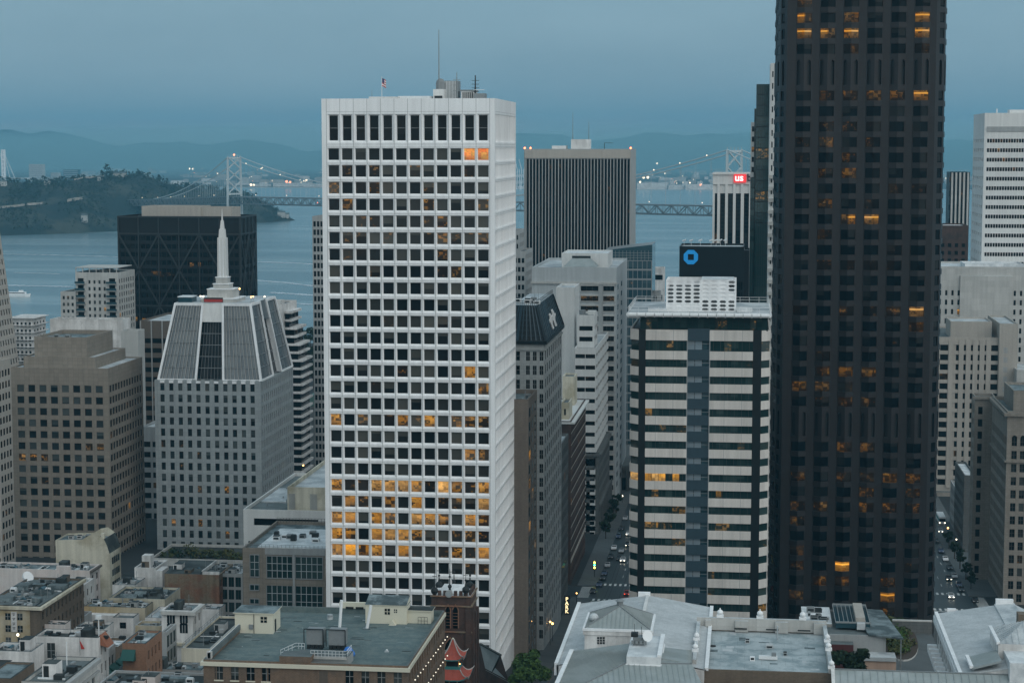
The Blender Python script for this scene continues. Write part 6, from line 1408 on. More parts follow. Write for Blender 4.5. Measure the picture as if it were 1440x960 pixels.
m = MB(); rail(m, (xa2 + 2, y2 - .7, 0), (xb2 - .5, y2 - .7, 0), fzr, 1.3, 3, 'metal_dark', .04); B.part('guard_rail', m)
for px, pyb, pyt, dx in ((477.5, 883.5, 843.5, .35), (516, 883.5, 851, .7)):
    q = PZ(px, pyb, fzr); m = MB(); m.tube((q.x, q.y, fzr), (q.x + dx, q.y + .2, P(px, pyt, q.y).z), .26, 'white_paint', 8); m.box(q.x - .7, q.x + .7, q.y - .5, q.y + .5, fzr + .003, fzr + .12, 'roof_blue'); B.part('flue', m)
q0 = PZ(470, 861, fzr).y
m = MB(); m.box(P(478, 845, q0).x, P(514, 845, q0).x, FYb - .5, FYb + .2, FZ + .002, P(500, 846, q0).z, 'cream_paint'); 
for a in (487, 501): m.box(P(a, 850, q0).x, P(a + 11, 850, q0).x, FYb - .56, FYb - .5, P(490, 855, q0).z, P(490, 851.5, q0).z, 'metal_dark')
B.part('screen_wall', m)
for px0, px1 in ((431, 454), (462, 485)):
    y = PZ(440, 917, fzr + .5).y + 2.4; xa, xb = P(px0, 910, y).x, P(px1, 910, y).x; zt = P(442, 885, y).z
    m = MB(); m.box(xa, xb, y, y + 2.2, fzr + 1.2, zt, 'metal_grey', True); B.part('cooling_unit', m)
    m = MB()
    for i in range(4): m.box(xa + (xb - xa) * i / 4 + .06, xa + (xb - xa) * (i + 1) / 4 - .08, y + .02, y + 1.6, fzr + .45, fzr + 1.18, 'metal_dark')
    B.part('fan', m)
    m = MB()
    for xx in (xa - .35, xb + .1): m.bar((xx, y - .2, FZ), (xx, y - .2, zt + .1), .14, .14, 'metal_dark'); 
    m.bar((xa - .35, y - .2, zt + .15), (xb + .1, y - .2, zt + .15), .14, .14, 'metal_dark'); B.part('pipe', m)
m = MB(); y = FYf + 2.0; xa, xb = P(437, 915, y).x, P(487, 915, y).x; m.box(xa, xb, y, y + .25, FZ + .1, FZ + .5, 'concrete_pale', True); rail(m, (xa, y, 0), (xb, y, 0), FZ + .5, 1.0, 10, 'metal_white', .04); rail(m, (xb, y, 0), (xb, y + 4, 0), FZ + .5, 1.0, 4, 'metal_white', .04); rail(m, (P(402, 905, y + 5).x, y + 1.5, 0), (P(416, 900, y + 6).x, y + 6, 0), FZ, 1.0, 4, 'metal_white', .04); rail(m, (P(416, 900, y + 6).x, y + 6, 0), (P(428, 900, y + 6).x, y + 6, 0), FZ, 1.0, 3, 'metal_white', .04); B.part('guard_rail', m)
m = MB(); q = PZ(490, 922, fzr); m.ball((q.x, q.y, fzr + .7), .85, 'tarp_blue', 7, 5, 1.1); m.ball((q.x + .5, q.y + .2, fzr + .35), .6, 'tarp_blue', 6, 4); B.part('tarp', m)
q = PZ(464, 870, fzr); m = MB(); m.tube((q.x, q.y, fzr), (q.x, q.y, fzr + .5), .55, 'roof_pale', 10); m.tube((q.x, q.y, fzr + .6), (q.x, q.y, fzr + .85), .5, 'roof_pale', 10); B.part('roof_vent', m)
q = PZ(544, 916, fzr); m = MB(); m.box(q.x - .35, q.x + .35, q.y - .25, q.y + .25, fzr + .003, fzr + .18, 'roof_pale'); m.tube((q.x, q.y, fzr + .18), (q.x, q.y, fzr + .42), .16, 'metal_white', 8); B.part('roof_drain', m)
m = MB()
for k in range(80):
    x, y = random.uniform(fx0 + 1, fx1 - 3), random.uniform(FYf + 1, FYb - 2); m.box(x, x + random.uniform(.15, 2.6), y, y + random.uniform(.08, .5), fzr + .003, fzr + .008 + k * .0003, random.choice(('roof_grey', 'roof_dark', 'roof_dark', 'roof_grey', 'roof_pale', 'roof_blue')))
B.part('roof_patch', m, kind='stuff')
m = MB(); q0, q1 = P(304, 900, FYf + 9), P(304, 900, FYf + 9); m.bar((fx0 + .8, FYf + .5, FZ + .5), (fx0 + .8, FYf + 19, FZ + .5), .5, .9, 'roof_grey'); m.bar((fx0 + .8, FYf + .5, FZ + 1.1), (fx0 + .8, FYf + 19, FZ + 1.1), .08, .08, 'metal_white'); B.part('parapet_upstand', m)
m = MB(); m.box(fx0 + .4, fx0 + 1.2, FYf + .5, FYf + 1.1, FZ, FZ + 1.1, 'concrete_pale'); B.part('chimney', m)
B.done()
Bld.frames = False
for k, (zoff, ya, yb) in enumerate(((-2.6, .5, 1.0), (-6.0, .5, 1.0))):
    L = empty('string_lights', (fx1 + .9, (FYf + FYb) / 2, FZ + zoff), ('upper' if k == 0 else 'lower') + ' string of white bulbs along the side of the flat roofed brick block', 'string lights', 'string lights on the brick block')
    m = MB()
    for i in range(14):
        f = lambda t: V((fx1 + .9, FYf + WR * (.04 + .92 * t), FZ + zoff - 1.2 * t - .25 * abs(math.sin(t * 14 * math.pi))))
        m.tube(f(i / 14), f((i + 1) / 14), .03, 'metal_dark', 4)
    m.build('cable', L)
    for i in range(14): m = MB(); m.ball(f(i / 13.5), .12, 'lamp_soft', 6, 4); m.build('bulb', L)

# ------------------------------------------------------------------ brick church with tower, pagoda roof
Y = 382.0; tx0, tx1 = P(607, 850, Y).x, P(662, 850, Y).x; ztc = P(635, 833, Y).z; zb = gz(Y) - 3; Dt = tx1 - tx0
B = Bld('church', 'dark red brick church tower with lancet windows and black onion finials', 'church', ((tx0 + tx1) / 2, Y + Dt / 2, zb))
B.w.box(tx0, tx1, Y, Y + Dt, zb, ztc - .6, 'brick_church', False, 'roof_white')
m = MB()
for x in (tx0 - .1, tx1 - 1.0):
    m.box(x, x + 1.15, Y - .45, Y - .003, zb, ztc - 3.5, 'brick_church', True); m.box(x + .1, x + 1.0, Y - .25, Y - .003, ztc - 3.5, ztc - 1.2, 'brick_church', True)
for y in (Y, Y + Dt * .45, Y + Dt - 1.2): m.box(tx1 + .003, tx1 + .6, y + .01, y + 1.1, zb, ztc - 3 - (1.5 if y > Y else 0), 'brick_church', True)
B.part('buttress', m)
m = MB()
for zz_ in (ztc - .6, ztc - 2.6, P(640, 887, Y).z): m.box(tx0 - .25, tx1 + .25, Y - .3, Y - .004, zz_ - .25, zz_, 'brick_worn', True); m.box(tx1 + .004, tx1 + .3, Y, Y + Dt, zz_ - .25, zz_, 'brick_worn', True)
B.part('string_course', m)
m = MB()
for i in range(7):
    x = tx0 + .2 + (Dt - .4) * i / 7; m.box(x, x + Dt * .08, Y + .02, Y + .5, ztc - .6, ztc + .35, 'brick_church'); m.box(tx1 - .5, tx1 - .02, Y + .6 + Dt * i / 7, Y + .6 + Dt * i / 7 + .6, ztc - .6, ztc + .35, 'brick_church') if i < 6 else None
B.part('parapet', m)
m = MB(); m.prism([V((tx0 + 1.2, Y + 1, ztc - .5)), V((tx1 - 1.2, Y + 1, ztc - .5)), V((tx1 - 2, Y + 4, ztc + .9)), V((tx0 + 2, Y + 4, ztc + .9))], V((0, .2, 0)), 'roof_white'); B.part('tower_roof', m)
def lancet(px0, px1, pyt, pyb, off=.06):
    p0, p1 = P(px0, pyt, Y), P(px1, pyb, Y); w = p1.x - p0.x; xm = (p0.x + p1.x) / 2; zs = p0.z - w * .9
    arc = [(p0.x, p1.z), (p1.x, p1.z), (p1.x, zs), (xm + w * .32, zs + w * .5), (xm, p0.z), (xm - w * .32, zs + w * .5), (p0.x, zs)]
    B.pane([(x, Y - off, z_) for x, z_ in arc[:4]] , 'glass_black') if False else None
    m = MB(); m.prism([V((x, Y - off, z_)) for x, z_ in arc], V((0, off - .004, 0)), 'glass_black')
    for k in range(1, 6): z_ = p1.z + (zs - p1.z) * k / 6; m.box(p0.x, p1.x, Y - off - .03, Y - off - .003, z_ - .04, z_ + .04, 'brick_worn')
    B.part('window', m)
    m = MB()
    o = [(xm + (x - xm) * 1.45, p0.z + .35 if z_ == p0.z else z_ + .12) for x, z_ in arc]
    for k in range(1, 6): 
        a, c = arc[k + 1 if k + 1 < 7 else 0], arc[k]; 
        m.prism([V((arc[k][0], Y - .14, arc[k][1])), V((o[k][0], Y - .14, o[k][1])), V((o[k + 1][0], Y - .14, o[k + 1][1])), V((arc[k + 1][0], Y - .14, arc[k + 1][1]))], V((0, .135, 0)), 'brick_worn')
    B.part('hood_mould', m)
lancet(627, 633, 851, 883); lancet(637, 644, 851, 883); lancet(625, 641, 897, 925)
m = MB(); q = P(631.5, 834, Y); m.tube((q.x, Y - .45, q.z), (q.x, Y - .004, q.z), .75, 'concrete_grey', 14); m.tube((q.x, Y - .5, q.z), (q.x, Y - .451, q.z), .5, 'roof_pale', 14); B.part('rosette', m)
for px, py, yy, big in ((611, 830, Y + .4, 1), (617.5, 822, Y + Dt - .6, 1), (655, 829, Y + .4, 1), (661, 822, Y + Dt - .6, 1), (632.5, 824, Y + .3, .55), (638.5, 817, Y + Dt - .5, .55)):
    q = P(px, py, yy); m = MB(); r = .78 * big
    m.tube((q.x, yy, ztc - 1.2), (q.x, yy, q.z - r * .6), r * .55, 'metal_dark', 8); m.ball((q.x, yy, q.z), r, 'metal_dark', 10, 6, 1.0); m.tube((q.x, yy, q.z + r * .8), (q.x, yy, q.z + r * .8 + 1.0), r * .3, 'metal_dark', 6, .1)
    m.tube((q.x, yy, q.z), (q.x, yy, q.z + 3.6), .08, 'metal_dark', 5, .04); m.ball((q.x, yy, q.z + 2.0), .26, 'metal_dark', 6, 4); m.bar((q.x - .45, yy, q.z + 3.0), (q.x + .45, yy, q.z + 3.0), .1, .1, 'metal_dark'); B.part('finial', m)
B.done()
Y2 = 402.0; a_, c_ = P(676, 905, Y2 + 8), P(705, 921, Y2 + 8); xA, xB = P(668, 928, Y2).x, P(694, 944, Y2).x
B = Bld('church_annex', 'small dark brick annex with a steep green slate roof beside the church', 'church', ((xA + xB) / 2, Y2 + 4, gz(Y2) - 3)); zA = P(680, 938, Y2).z; zR = P(690, 913, Y2 + 8).z
ra, rb, ea, eb = PZ(675, 905, 39), PZ(704, 921, 39), PZ(668, 928, 34.5), PZ(693, 944, 34.5); ga, gb = ra * 2 - ea, rb * 2 - eb; ga.z = gb.z = 34.5; g0 = V((0, 0, gz(Y2) - 3 - 34.5))
for a_, c_ in ((ea, eb), (eb, gb), (gb, ga), (ga, ea)): B.w.face([a_ + g0, c_ + g0, c_, a_], 'brick_church')
B.w.face([eb, gb, rb - Z * .1], 'brick_church'); B.w.face([ga, ea, ra - Z * .1], 'brick_church')
o1, o2 = (eb - rb) * .08, (gb - rb) * .08
B.r.face([ea + o1, eb + o1, rb, ra], 'metal_seam'); B.r.face([gb + o2, ga + o2, ra, rb], 'metal_seam')
m = MB(); m.bar(ra + Z * .08, rb + Z * .08, .5, .3, 'roof_dark'); m.bar(eb + o1 + Z * .1, rb + Z * .1, .35, .25, 'roof_dark'); B.part('ridge', m); B.done()

Y = 352.0; q = P(637, 900, Y); B = Bld('pagoda', 'bright red tiled pagoda roofs with upturned eaves and teal trim by the church', 'pagoda', (q.x, Y, gz(Y) - 2)); pcx, pcy = q.x, Y
def eave(zt, ze, rt, re, lift, name='tiled_roof'):
    m = MB(); n = 5; rings = []
    N = 32
    for j in range(n + 1):
        f = j / n; r = rt + (re - rt) * f; z_ = zt + (ze - zt) * (1 - (1 - f) ** 1.8); ring = []
        for i in range(N):
            s_, u = divmod(i, N // 4); u = u / (N // 4) * 2 - 1
            cn = abs(u) ** 4 * lift * f ** 2; rr = r * (1 + .06 * abs(u) ** 4 * f)
            p = [(u * rr, -rr), (rr, u * rr), (-u * rr, rr), (-rr, -u * rr)][s_]
            ring.append(V((pcx + p[0], pcy + p[1], z_ + cn + (.05 if i % 2 else 0))))
        rings.append(ring)
    for j in range(n):
        for i in range(N): k = (i + 1) % N; m.face([rings[j + 1][i], rings[j + 1][k], rings[j][k], rings[j][i]], 'red_tile')
    e = [p - Z * .22 for p in rings[-1]]
    for i in range(N): k = (i + 1) % N; m.face([e[i], e[k], rings[-1][k], rings[-1][i]], 'teal_paint')
    m.face(rings[0], 'red_tile'); m.face(e[::-1], 'red_paint'); B.part(name, m)
    for c in range(4):
        m = MB()
        i0 = c * (N // 4)
        for j in range(n): m.bar(rings[j][i0] + Z * .06, rings[j + 1][i0] + Z * .06, .12, .16, 'concrete_pale')
        t = rings[-1][i0]; d = (t - V((pcx, pcy, t.z))).normalized(); m.tube(t, t + d * .4 + Z * .4, .1, 'concrete_pale', 5, .04); B.part('hip_ridge', m)
sc_ = Y / FPX * 1.02
z0_ = P(633, 898, Y).z
zt1, ze1 = z0_, P(633, 922, Y).z; eave(zt1, ze1 - .2, .15, 2.15, .75); m = MB(); m.ball((pcx, pcy, zt1 + .1), .2, 'cream_paint'); B.part('finial', m)
zt2, ze2 = P(633, 938, Y).z, P(633, 949, Y).z
m = MB(); m.box(pcx - 1.1, pcx + 1.1, pcy - 1.1, pcy + 1.1, zt2, ze1 + .6, 'metal_dark'); m.box(pcx - 1.5, pcx + 1.5, pcy - 1.5, pcy + 1.5, zt2, zt2 + .55, 'teal_paint'); B.part('lantern_storey', m)
for sx in (-1, 1): m = MB(); m.tube((pcx + sx * 1.25, pcy - 1.25, zt2 + .5), (pcx + sx * 1.25, pcy - 1.25, ze1 + .4), .11, 'stucco_ochre', 6); m.ball((pcx + sx * 1.5, pcy - 1.6, zt2 + 1.2), .12, 'lamp_warm', 6, 4); B.part('pillar', m)
eave(zt2, ze2 - .1, 1.55, 3.1, .8); zt3 = P(633, 966, Y).z
m = MB(); m.box(pcx - 1.9, pcx + 1.9, pcy - 1.9, pcy + 1.9, zt3 - .5, ze2 + .5, 'metal_dark'); m.box(pcx - .9, pcx + .9, pcy - 1.94, pcy - 1.901, zt3, ze2 - .1, 'lamp_soft') if False else None; B.part('middle_storey', m)
for sx in (-1.6, -.4, 1.1): m = MB(); m.tube((pcx + sx, pcy - 2.1, zt3), (pcx + sx, pcy - 2.1, ze2 + .3), .13, 'stucco_ochre', 6); B.part('pillar', m)
eave(zt3, P(633, 978, Y).z, 2.3, 4.0, .9); m = MB(); m.box(pcx - 3, pcx + 3, pcy - 3, pcy + 3, gz(Y) - 2, P(633, 976, Y).z, 'brick_church'); B.part('lower_storey', m)
for px, py in ((626, 927), (644.5, 927), (649, 952)): m = MB(); p = P(px, py, Y - 1.9); m.ball(p, .13, 'lamp_warm', 6, 4); B.part('lantern', m)
B.done()

# ------------------------------------------------------------------ the pale hotel roofs (bottom right)
B = Bld('seamed_roof_hall', 'large white hall with pale slate roofs, a hipped roof box and green seamed metal front', 'hall')
ez = 70.0
L1 = PZ(815, 848, ez); R1 = V((P(1000, 856, L1.y - 3).x, L1.y, ez)); Yn = PZ(770, 935, ez).y - 8; rdx = P(911, 836, L1.y).x; rdz = P(911, 836.5, L1.y).z
B.loc = ((L1.x + R1.x) / 2, (L1.y + Yn) / 2, gz(300) - 6); zb = B.loc[2]
def slab(m, pts, t, mat, side=None):
    m.face(pts, mat); n = len(pts)
    lo = [V(p) - Z * t for p in pts]
    for i in range(n): j = (i + 1) % n; m.face([lo[i], lo[j], V(pts[j]), V(pts[i])], side or mat)
    m.face(lo[::-1], side or mat)
x0, x1, yb, yf = L1.x, R1.x, L1.y, 279.5
B.w.face([(x0 + .3, yf, zb), (x0 + .3, yb, zb), (x0 + .3, yb, ez), (x0 + .3, yf, ez)][::-1], 'stucco_white'); B.w.face([(x1 - .3, yf, zb), (x1 - .3, yb, zb), (x1 - .3, yb, ez), (x1 - .3, yf, ez)], 'stucco_white')
B.w.face([(x0 + .3, yb, zb), (x1 - .3, yb, zb), (x1 - .3, yb, ez), (rdx, yb, rdz - .1), (x0 + .3, yb, ez)], 'stucco_white')
B.w.face([(x0 + .3, yf, zb), (x1 - .3, yf, zb), (x1 - .3, yf, ez), (rdx, yf, rdz - .1), (x0 + .3, yf, ez)], 'stucco_white')
m = MB(); slab(m, [V((x0, yf, ez)), V((rdx, yf, rdz)), V((rdx, yb, rdz)), V((x0, yb, ez))], .18, 'slate_pale'); slab(m, [V((rdx, yf, rdz)), V((x1, yf, ez)), V((x1, yb, ez)), V((rdx, yb, rdz))], .18, 'slate_pale'); B.part('slate_roof', m)
m = MB(); m.bar((rdx, yf, rdz + .1), (rdx, yb, rdz + .1), .5, .25, 'concrete_white'); m.bar((x0 - .05, yf, ez + .05), (x0 - .05, yb, ez + .05), .55, .45, 'white_precast'); m.bar((x1 + .05, yf, ez + .05), (x1 + .05, yb, ez + .05), .55, .45, 'white_precast'); m.box(rdx - 1.6, rdx + .4, yb - .4, yb + .5, rdz - .3, rdz + .5, 'white_precast'); B.part('roof_edge', m)
m = MB(); m.box(x0 - .35, x0 - .003, yf, yb, ez - 1.6, ez - .25, 'white_precast', True); m.box(x0 - .2, x0 - .006, yf, yb, ez - 4.0, ez - 3.7, 'white_precast', True); B.part('cornice', m)
for i in range(9):
    y = yf + 2 + (yb - yf - 4) * i / 8
    for r in range(2): B.pane([(x0 + .28, y + .6, ez - 4.6 - r * 4), (x0 + .28, y - .6, ez - 4.6 - r * 4), (x0 + .28, y - .6, ez - 2.2 - r * 4), (x0 + .28, y + .6, ez - 2.2 - r * 4)], 'glass_black', 0, 'pale_frame', mull=(1, 1, .1))
# hipped roof box
cz = 74.3; cyf = PZ(868, 884.5, cz).y; cyb = PZ(874, 861.5, cz).y; cx0, cx1 = P(819, 884, cyf).x, P(917.5, 884, cyf).x
m = MB(); m.box(cx0 + .3, cx1 - .3, cyf + .3, cyb - .3, 68, cz - .2, 'stucco_white'); m.box(cx0, cx1, cyf, cyb, cz - .35, cz, 'white_precast', True); m.box(cx0 + .1, cx1 - .1, cyf + .1, cyb - .1, cz - 1.0, cz - .351, 'stucco_white', True); B.part('roof_box', m)
m = MB()
for i in range(3):
    for j in range(3): q = P(841 + i * 3.9, 897 + j * 3.6, cyf); m.box(q.x - .16, q.x + .16, cyf + .25, cyf + .299, q.z - .15, q.z + .15, 'metal_dark')
B.part('grille', m)
apz = cz + 2.4; ax = (cx0 + cx1) / 2; ay0, ay1 = cyf + 4.8, cyb - 4.2
c4_ = [V((cx0 + .35, cyf + .35, cz + .01)), V((cx1 - .35, cyf + .35, cz + .01)), V((cx1 - .35, cyb - .35, cz + .01)), V((cx0 + .35, cyb - .35, cz + .01))]; a0, a1 = V((ax, ay0, apz)), V((ax, ay1, apz))
m = MB()
def seamed(m, pts, mat='metal_seam', step=.62, along=None):
    """a roof plane with standing seams running down the slope; pts = eave a, eave b, top b, top a (tops may coincide)"""
    m.face(pts, mat); a, b, c, d = [V(p) for p in (pts if len(pts) == 4 else list(pts) + [pts[-1]])]
    n = max(2, int((b - a).length / step)); nr = (b - a).cross((d + c) / 2 - a).normalized() * .05
    up = ((c + d) / 2 - (a + b) / 2); up = up - (b - a).normalized() * up.dot((b - a).normalized())
    L = (b - a).length; e = (b - a) / L; ud = (d - a).dot(e); uc = (c - a).dot(e)
    for k in range(1, n):
        u = L * k / n; t = 1.0
        if u < ud and ud > 1e-6: t = u / ud
        if u > uc and L - uc > 1e-6: t = min(t, (L - u) / (L - uc))
        if t > .04: m.bar(a + e * u + nr, a + e * u + up * t + nr, .06, .09, mat)
seamed(m, [c4_[0], c4_[1], a0]); seamed(m, [c4_[1], c4_[2], a1, a0]); seamed(m, [c4_[2], c4_[3], a1]); seamed(m, [c4_[3], c4_[0], a0, a1])
for p, q in ((c4_[0], a0), (c4_[1], a0), (c4_[2], a1), (c4_[3], a1), (a0, a1)): m.bar(p + Z * .08, q + Z * .08, .16, .12, 'metal_grey')
B.part('hipped_roof', m)
m = MB(); m.tube((ax, ay1 - .3, apz - .3), (ax, ay1 - .3, apz + .5), .5, 'metal_grey', 10); m.tube((ax, ay1 - .3, apz + .6), (ax, ay1 - .3, apz + .85), .75, 'metal_grey', 12, .4); q = PZ(835, 868, cz + 1.0); m.ball((q.x, q.y, cz + 1.1), .75, 'roof_pale', 10, 6, .8); B.part('roof_vent', m)
# seamed front roof
e1, e2, e3, e4 = PZ(804, 915, 71.0), PZ(773, 985, 70.8), PZ(1000, 985, 70.8), PZ(973, 914, 71.4)
r1, r2, r3 = PZ(880, 932, 73.2), PZ(886, 904, 73.6), PZ(973, 933, 73.2)
m = MB(); seamed(m, [e1, e2, r1, r2], step=.7); seamed(m, [e2, e3, r3, r1], step=.75); seamed(m, [e4, PZ(930, 905, 72.2), r2, r1][:2] + [r1, r3] if False else [r3, e4, r2, r1], step=.75)
for p, q in ((e2, r1), (r1, r3), (r1, r2)): m.bar(p + Z * .07, q + Z * .07, .16, .14, 'metal_grey')
B.part('seamed_roof', m)
m = MB(); m.bar(e1 + Z * .12, e2 + Z * .12, .6, .4, 'white_precast'); B.part('gutter', m)
B.w.face([e2, e1, V((e1.x, e1.y, zb)), V((e2.x, e2.y, zb))], 'stucco_white'); B.w.face([V((e2.x, e2.y, zb)), V((e3.x, e3.y, zb)), e3, e2], 'stucco_white')
# white box with dish
wz = 74.3; wy0 = PZ(905, 923, wz).y; wy1 = PZ(908, 893, wz).y; wxa, wxb = P(881, 923, wy0).x, P(929, 923, wy0).x
m = MB(); m.box(wxa, wxb, wy0, wy1, 70, wz, 'roof_white'); m.box(wxa - .12, wxb + .12, wy0 - .12, wy1, wz - 1.3, wz - 1.1, 'white_precast', True); m.box(wxb - .5, wxb + .1, wy0 - .1, wy1, wz, wz + .35, 'white_precast'); B.part('white_roof_box', m)
m = MB(); q = PZ(900, 905, wz); m.box(q.x - 1.0, q.x + .6, q.y - .6, q.y + 1.2, wz, wz + 1.1, 'metal_grey'); m.box(q.x - 1.3, q.x - .3, q.y - .4, q.y + .6, wz + 1.1, wz + 1.7, 'metal_dark'); m.tube((q.x - .8, q.y, wz), (q.x - .8, q.y, wz + 3.0), .04, 'metal_dark', 4); m.tube((q.x + .2, q.y, wz), (q.x + .2, q.y, wz + 2.6), .04, 'metal_dark', 4)
for k in range(4): m.box(q.x - 1.2 + k * .6, q.x - .8 + k * .6, q.y - 1.3, q.y - .8, wz + .3, wz + .75, 'metal_grey', True)
B.part('equipment_rack', m)
m = MB(); c = V((q.x + .9, q.y - .3, wz + 1.3)); m.tube(c, c + V((.22, -.3, .1)), .2, 'white_paint', 14, .85); m.tube((c.x, c.y, wz), c, .07, 'metal_grey', 5); B.part('satellite_dish', m)
B.done()

# flat pale roof with balustrade pedestals
fz = 70.0; y0 = PZ(1072, 938.5, fz).y; y1 = PZ(1072, 881.5, fz).y; x0, x1 = P(973.5, 938, y0).x, P(1171, 938, y0).x
B = Bld('balustraded_roof_block', 'block with a pale weathered flat roof ringed by parapets and white urn pedestals', 'building', ((x0 + x1) / 2, (y0 + y1) / 2, gz(290) - 6)); zb = B.loc[2]
B.block(x0, x1, y0, y1, zb, fz - .5, 'brick_brown', 'roof_weathered', .2, B=None)
m = MB(); m.box(x0, x1, y1 - .6, y1 - .003, fz - .5, fz + 1.5, 'concrete_pale', False, 'roof_pale'); m.box(x0 + .003, x0 + .6, y0, y1 - .6, fz - .499, fz + .9, 'concrete_pale', False, 'roof_pale'); m.box(x1 - .6, x1 - .003, y0, y1 - .6, fz - .499, fz + .9, 'concrete_pale', False, 'roof_pale')
for (a, c) in ((1034, 1052), (1090, 1108), (992, 1000), (1144, 1160)): m.box(P(a, 890, y1).x, P(c, 890, y1).x, y1 - 1.2, y1 - .61, fz - .6, fz + 1.2, 'concrete_pale', False, 'roof_pale')
B.part('parapet', m)
def urn(x, y, z, s=1.0):
    m = MB(); m.box(x - .55 * s, x + .55 * s, y - .4 * s, y + .4 * s, z, z + .45 * s, 'white_precast'); m.ball((x, y, z + .85 * s), .48 * s, 'white_precast', 10, 6, .9); m.tube((x, y, z + 1.2 * s), (x, y, z + 1.55 * s), .14 * s, 'white_precast', 8, .06); B.part('urn', m)
for px in (1012.5, 1068.5, 1128.5): urn(P(px, 880, y1).x, y1 - .3, fz + 1.5)
for py, xx in ((896, x0 + .3), (912, x0 + .3), (893, x1 - .3), (905, x1 - .3), (930, x1 - .3)): urn(xx, PZ(1072, py + 6, fz + .9).y, fz + .9, .9)
for (px, py, w) in ((987, 897, .9), (1051, 903, .7), (1082, 910, 1.2), (1104, 921, .6)): q = PZ(px, py, fz - .7); vent(B, q.x, q.y, fz - .7, w, w, .6, 'roof_pale')
m = MB(); q = PZ(1058, 928, fz - .7); m.box(q.x - .35, q.x + .35, q.y - .3, q.y + .3, fz - .7, fz - .1, 'white_paint'); m.box(q.x - .25, q.x + .25, q.y - .32, q.y - .301, fz - .55, fz - .2, 'metal_dark'); B.part('rooftop_unit', m)
m = MB(); q = PZ(1082, 927, fz - .7); m.box(q.x - 1.6, q.x + 1.2, q.y - .3, q.y + .4, fz - .6, fz - .1, 'metal_white', True); m.box(q.x + .3, q.x + 1.0, q.y - .3, q.y + .3, fz - .1, fz + .4, 'metal_grey'); B.part('rooftop_unit', m)
q = PZ(1002, 908, fz - .69); m = MB(); m.tube((q.x, q.y, fz - .69), (q.x, q.y, fz - .6), .55, 'tyre', 12); B.part('roof_drain', m)
m = MB()
for k in range(26): x = random.uniform(x0 + 1, x1 - 2); y = random.uniform(y0 + 1, y1 - 2); m.box(x, x + random.uniform(.6, 2.2), y, y + random.uniform(.5, 2.4), fz - .698, fz - .69 + .004 * k / 26, random.choice(('roof_pale', 'roof_weathered', 'roof_blue', 'roof_weathered')))
B.part('roof_patch', m, kind='stuff')
for k in range(3): m = MB(); x = x0 + 6 + k * 5; m.box(x, x + 2, y1 - 1.4, y1 - 1.25, fz - .1, fz + .1, 'metal_dark', True); B.part('scupper', m)
stack(B, P(1093, 905, y1 - 5).x, y1 - 5, fz - .7, 2.0, .12, 'roof_pale'); B.done()

# seamed roof strip along the bottom and the right-hand slate roof
B = Bld('bottom_seamed_roof', 'long grey seamed metal roof along the bottom edge of the view', 'hall'); rz = 70.2
p0, p1 = PZ(1171, 940.5, rz), PZ(1470, 942, rz); yq = p0.y; p1.x = P(1470, 942, yq).x; p1.y = yq
e0, e1_ = V((p0.x, yq - 9, rz - 4)), V((p1.x, yq - 9, rz - 4)); B.loc = ((p0.x + p1.x) / 2, yq - 2, gz(280) - 6); zb = B.loc[2]
m = MB(); seamed(m, [e0, e1_, p1, p0], step=1.05); m.bar(p0 + Z * .08, p1 + Z * .08, .2, .14, 'metal_grey'); m.bar(e0 + Z * .1, p0 + Z * .1, .5, .3, 'concrete_white'); B.part('seamed_roof', m)
B.w.box(p0.x + .3, p1.x, yq - 8.8, yq - .1, zb, rz - 4.1, 'stucco_white'); B.w.face([(p0.x + .3, yq - 8.8, rz - 4.1), (p0.x + .3, yq - .1, rz - 4.1), (p0.x + .3, yq - .1, rz - .1)], 'stucco_white'); B.w.face([(p0.x + .3, yq - .1, rz - 4.1), (p1.x, yq - .1, rz - 4.1), (p1.x, yq - .1, rz - .1), (p0.x + .3, yq - .1, rz - .1)], 'stucco_white'); B.done()
B = Bld('slate_roof_hall', 'big hall with a pale slate roof and dentilled white side at the right corner', 'hall'); ez = 70.0
l1 = PZ(1313, 862, ez); l2 = PZ(1350, 935, ez); yb, yf = l1.y, yq + .05; x0 = (l1.x + l2.x) / 2; rx = P(1398, 853, yb).x; rz2 = P(1398, 850.5, yb).z; x2 = P(1470, 850, yb).x
B.loc = ((x0 + x2) / 2, (yb + yf) / 2, gz(300) - 6); zb = B.loc[2]
m = MB(); slab(m, [V((x0, yf, ez)), V((rx, yf, rz2)), V((rx, yb, rz2)), V((x0, yb, ez))], .18, 'slate_pale'); slab(m, [V((rx, yf, rz2 + .25)), V((rx + 3.2, yf, rz2 + .5)), V((rx + 3.2, yb, rz2 + .5)), V((rx, yb, rz2 + .25))], .3, 'roof_pale'); slab(m, [V((rx + 3.2, yf, rz2 + .3)), V((x2, yf, ez - .5)), V((x2, yb, ez - .5)), V((rx + 3.2, yb, rz2 + .3))], .18, 'slate_pale'); B.part('slate_roof', m)
m = MB(); m.bar((x0 - .05, yf, ez + .08), (x0 - .05, yb, ez + .08), .55, .5, 'white_precast'); m.box(rx + .2, rx + 3.0, yb - .6, yb + .3, rz2, rz2 + 1.1, 'white_precast'); m.box(x0 + 1.8, x0 + 3.2, yb + .3, yb + .8, ez, ez + .8, 'white_precast'); B.part('roof_edge', m)
B.w.box(x0 + .3, x2, yf + .1, yb - .1, zb, ez - .25, 'stucco_white')
for y_ in (yf + .1, yb - .1): B.w.face([(x0 + .3, y_, ez - .25), (x2, y_, ez - .6), (rx + 3.2, y_, rz2 + .1), (rx, y_, rz2 - .1)], 'stucco_white')
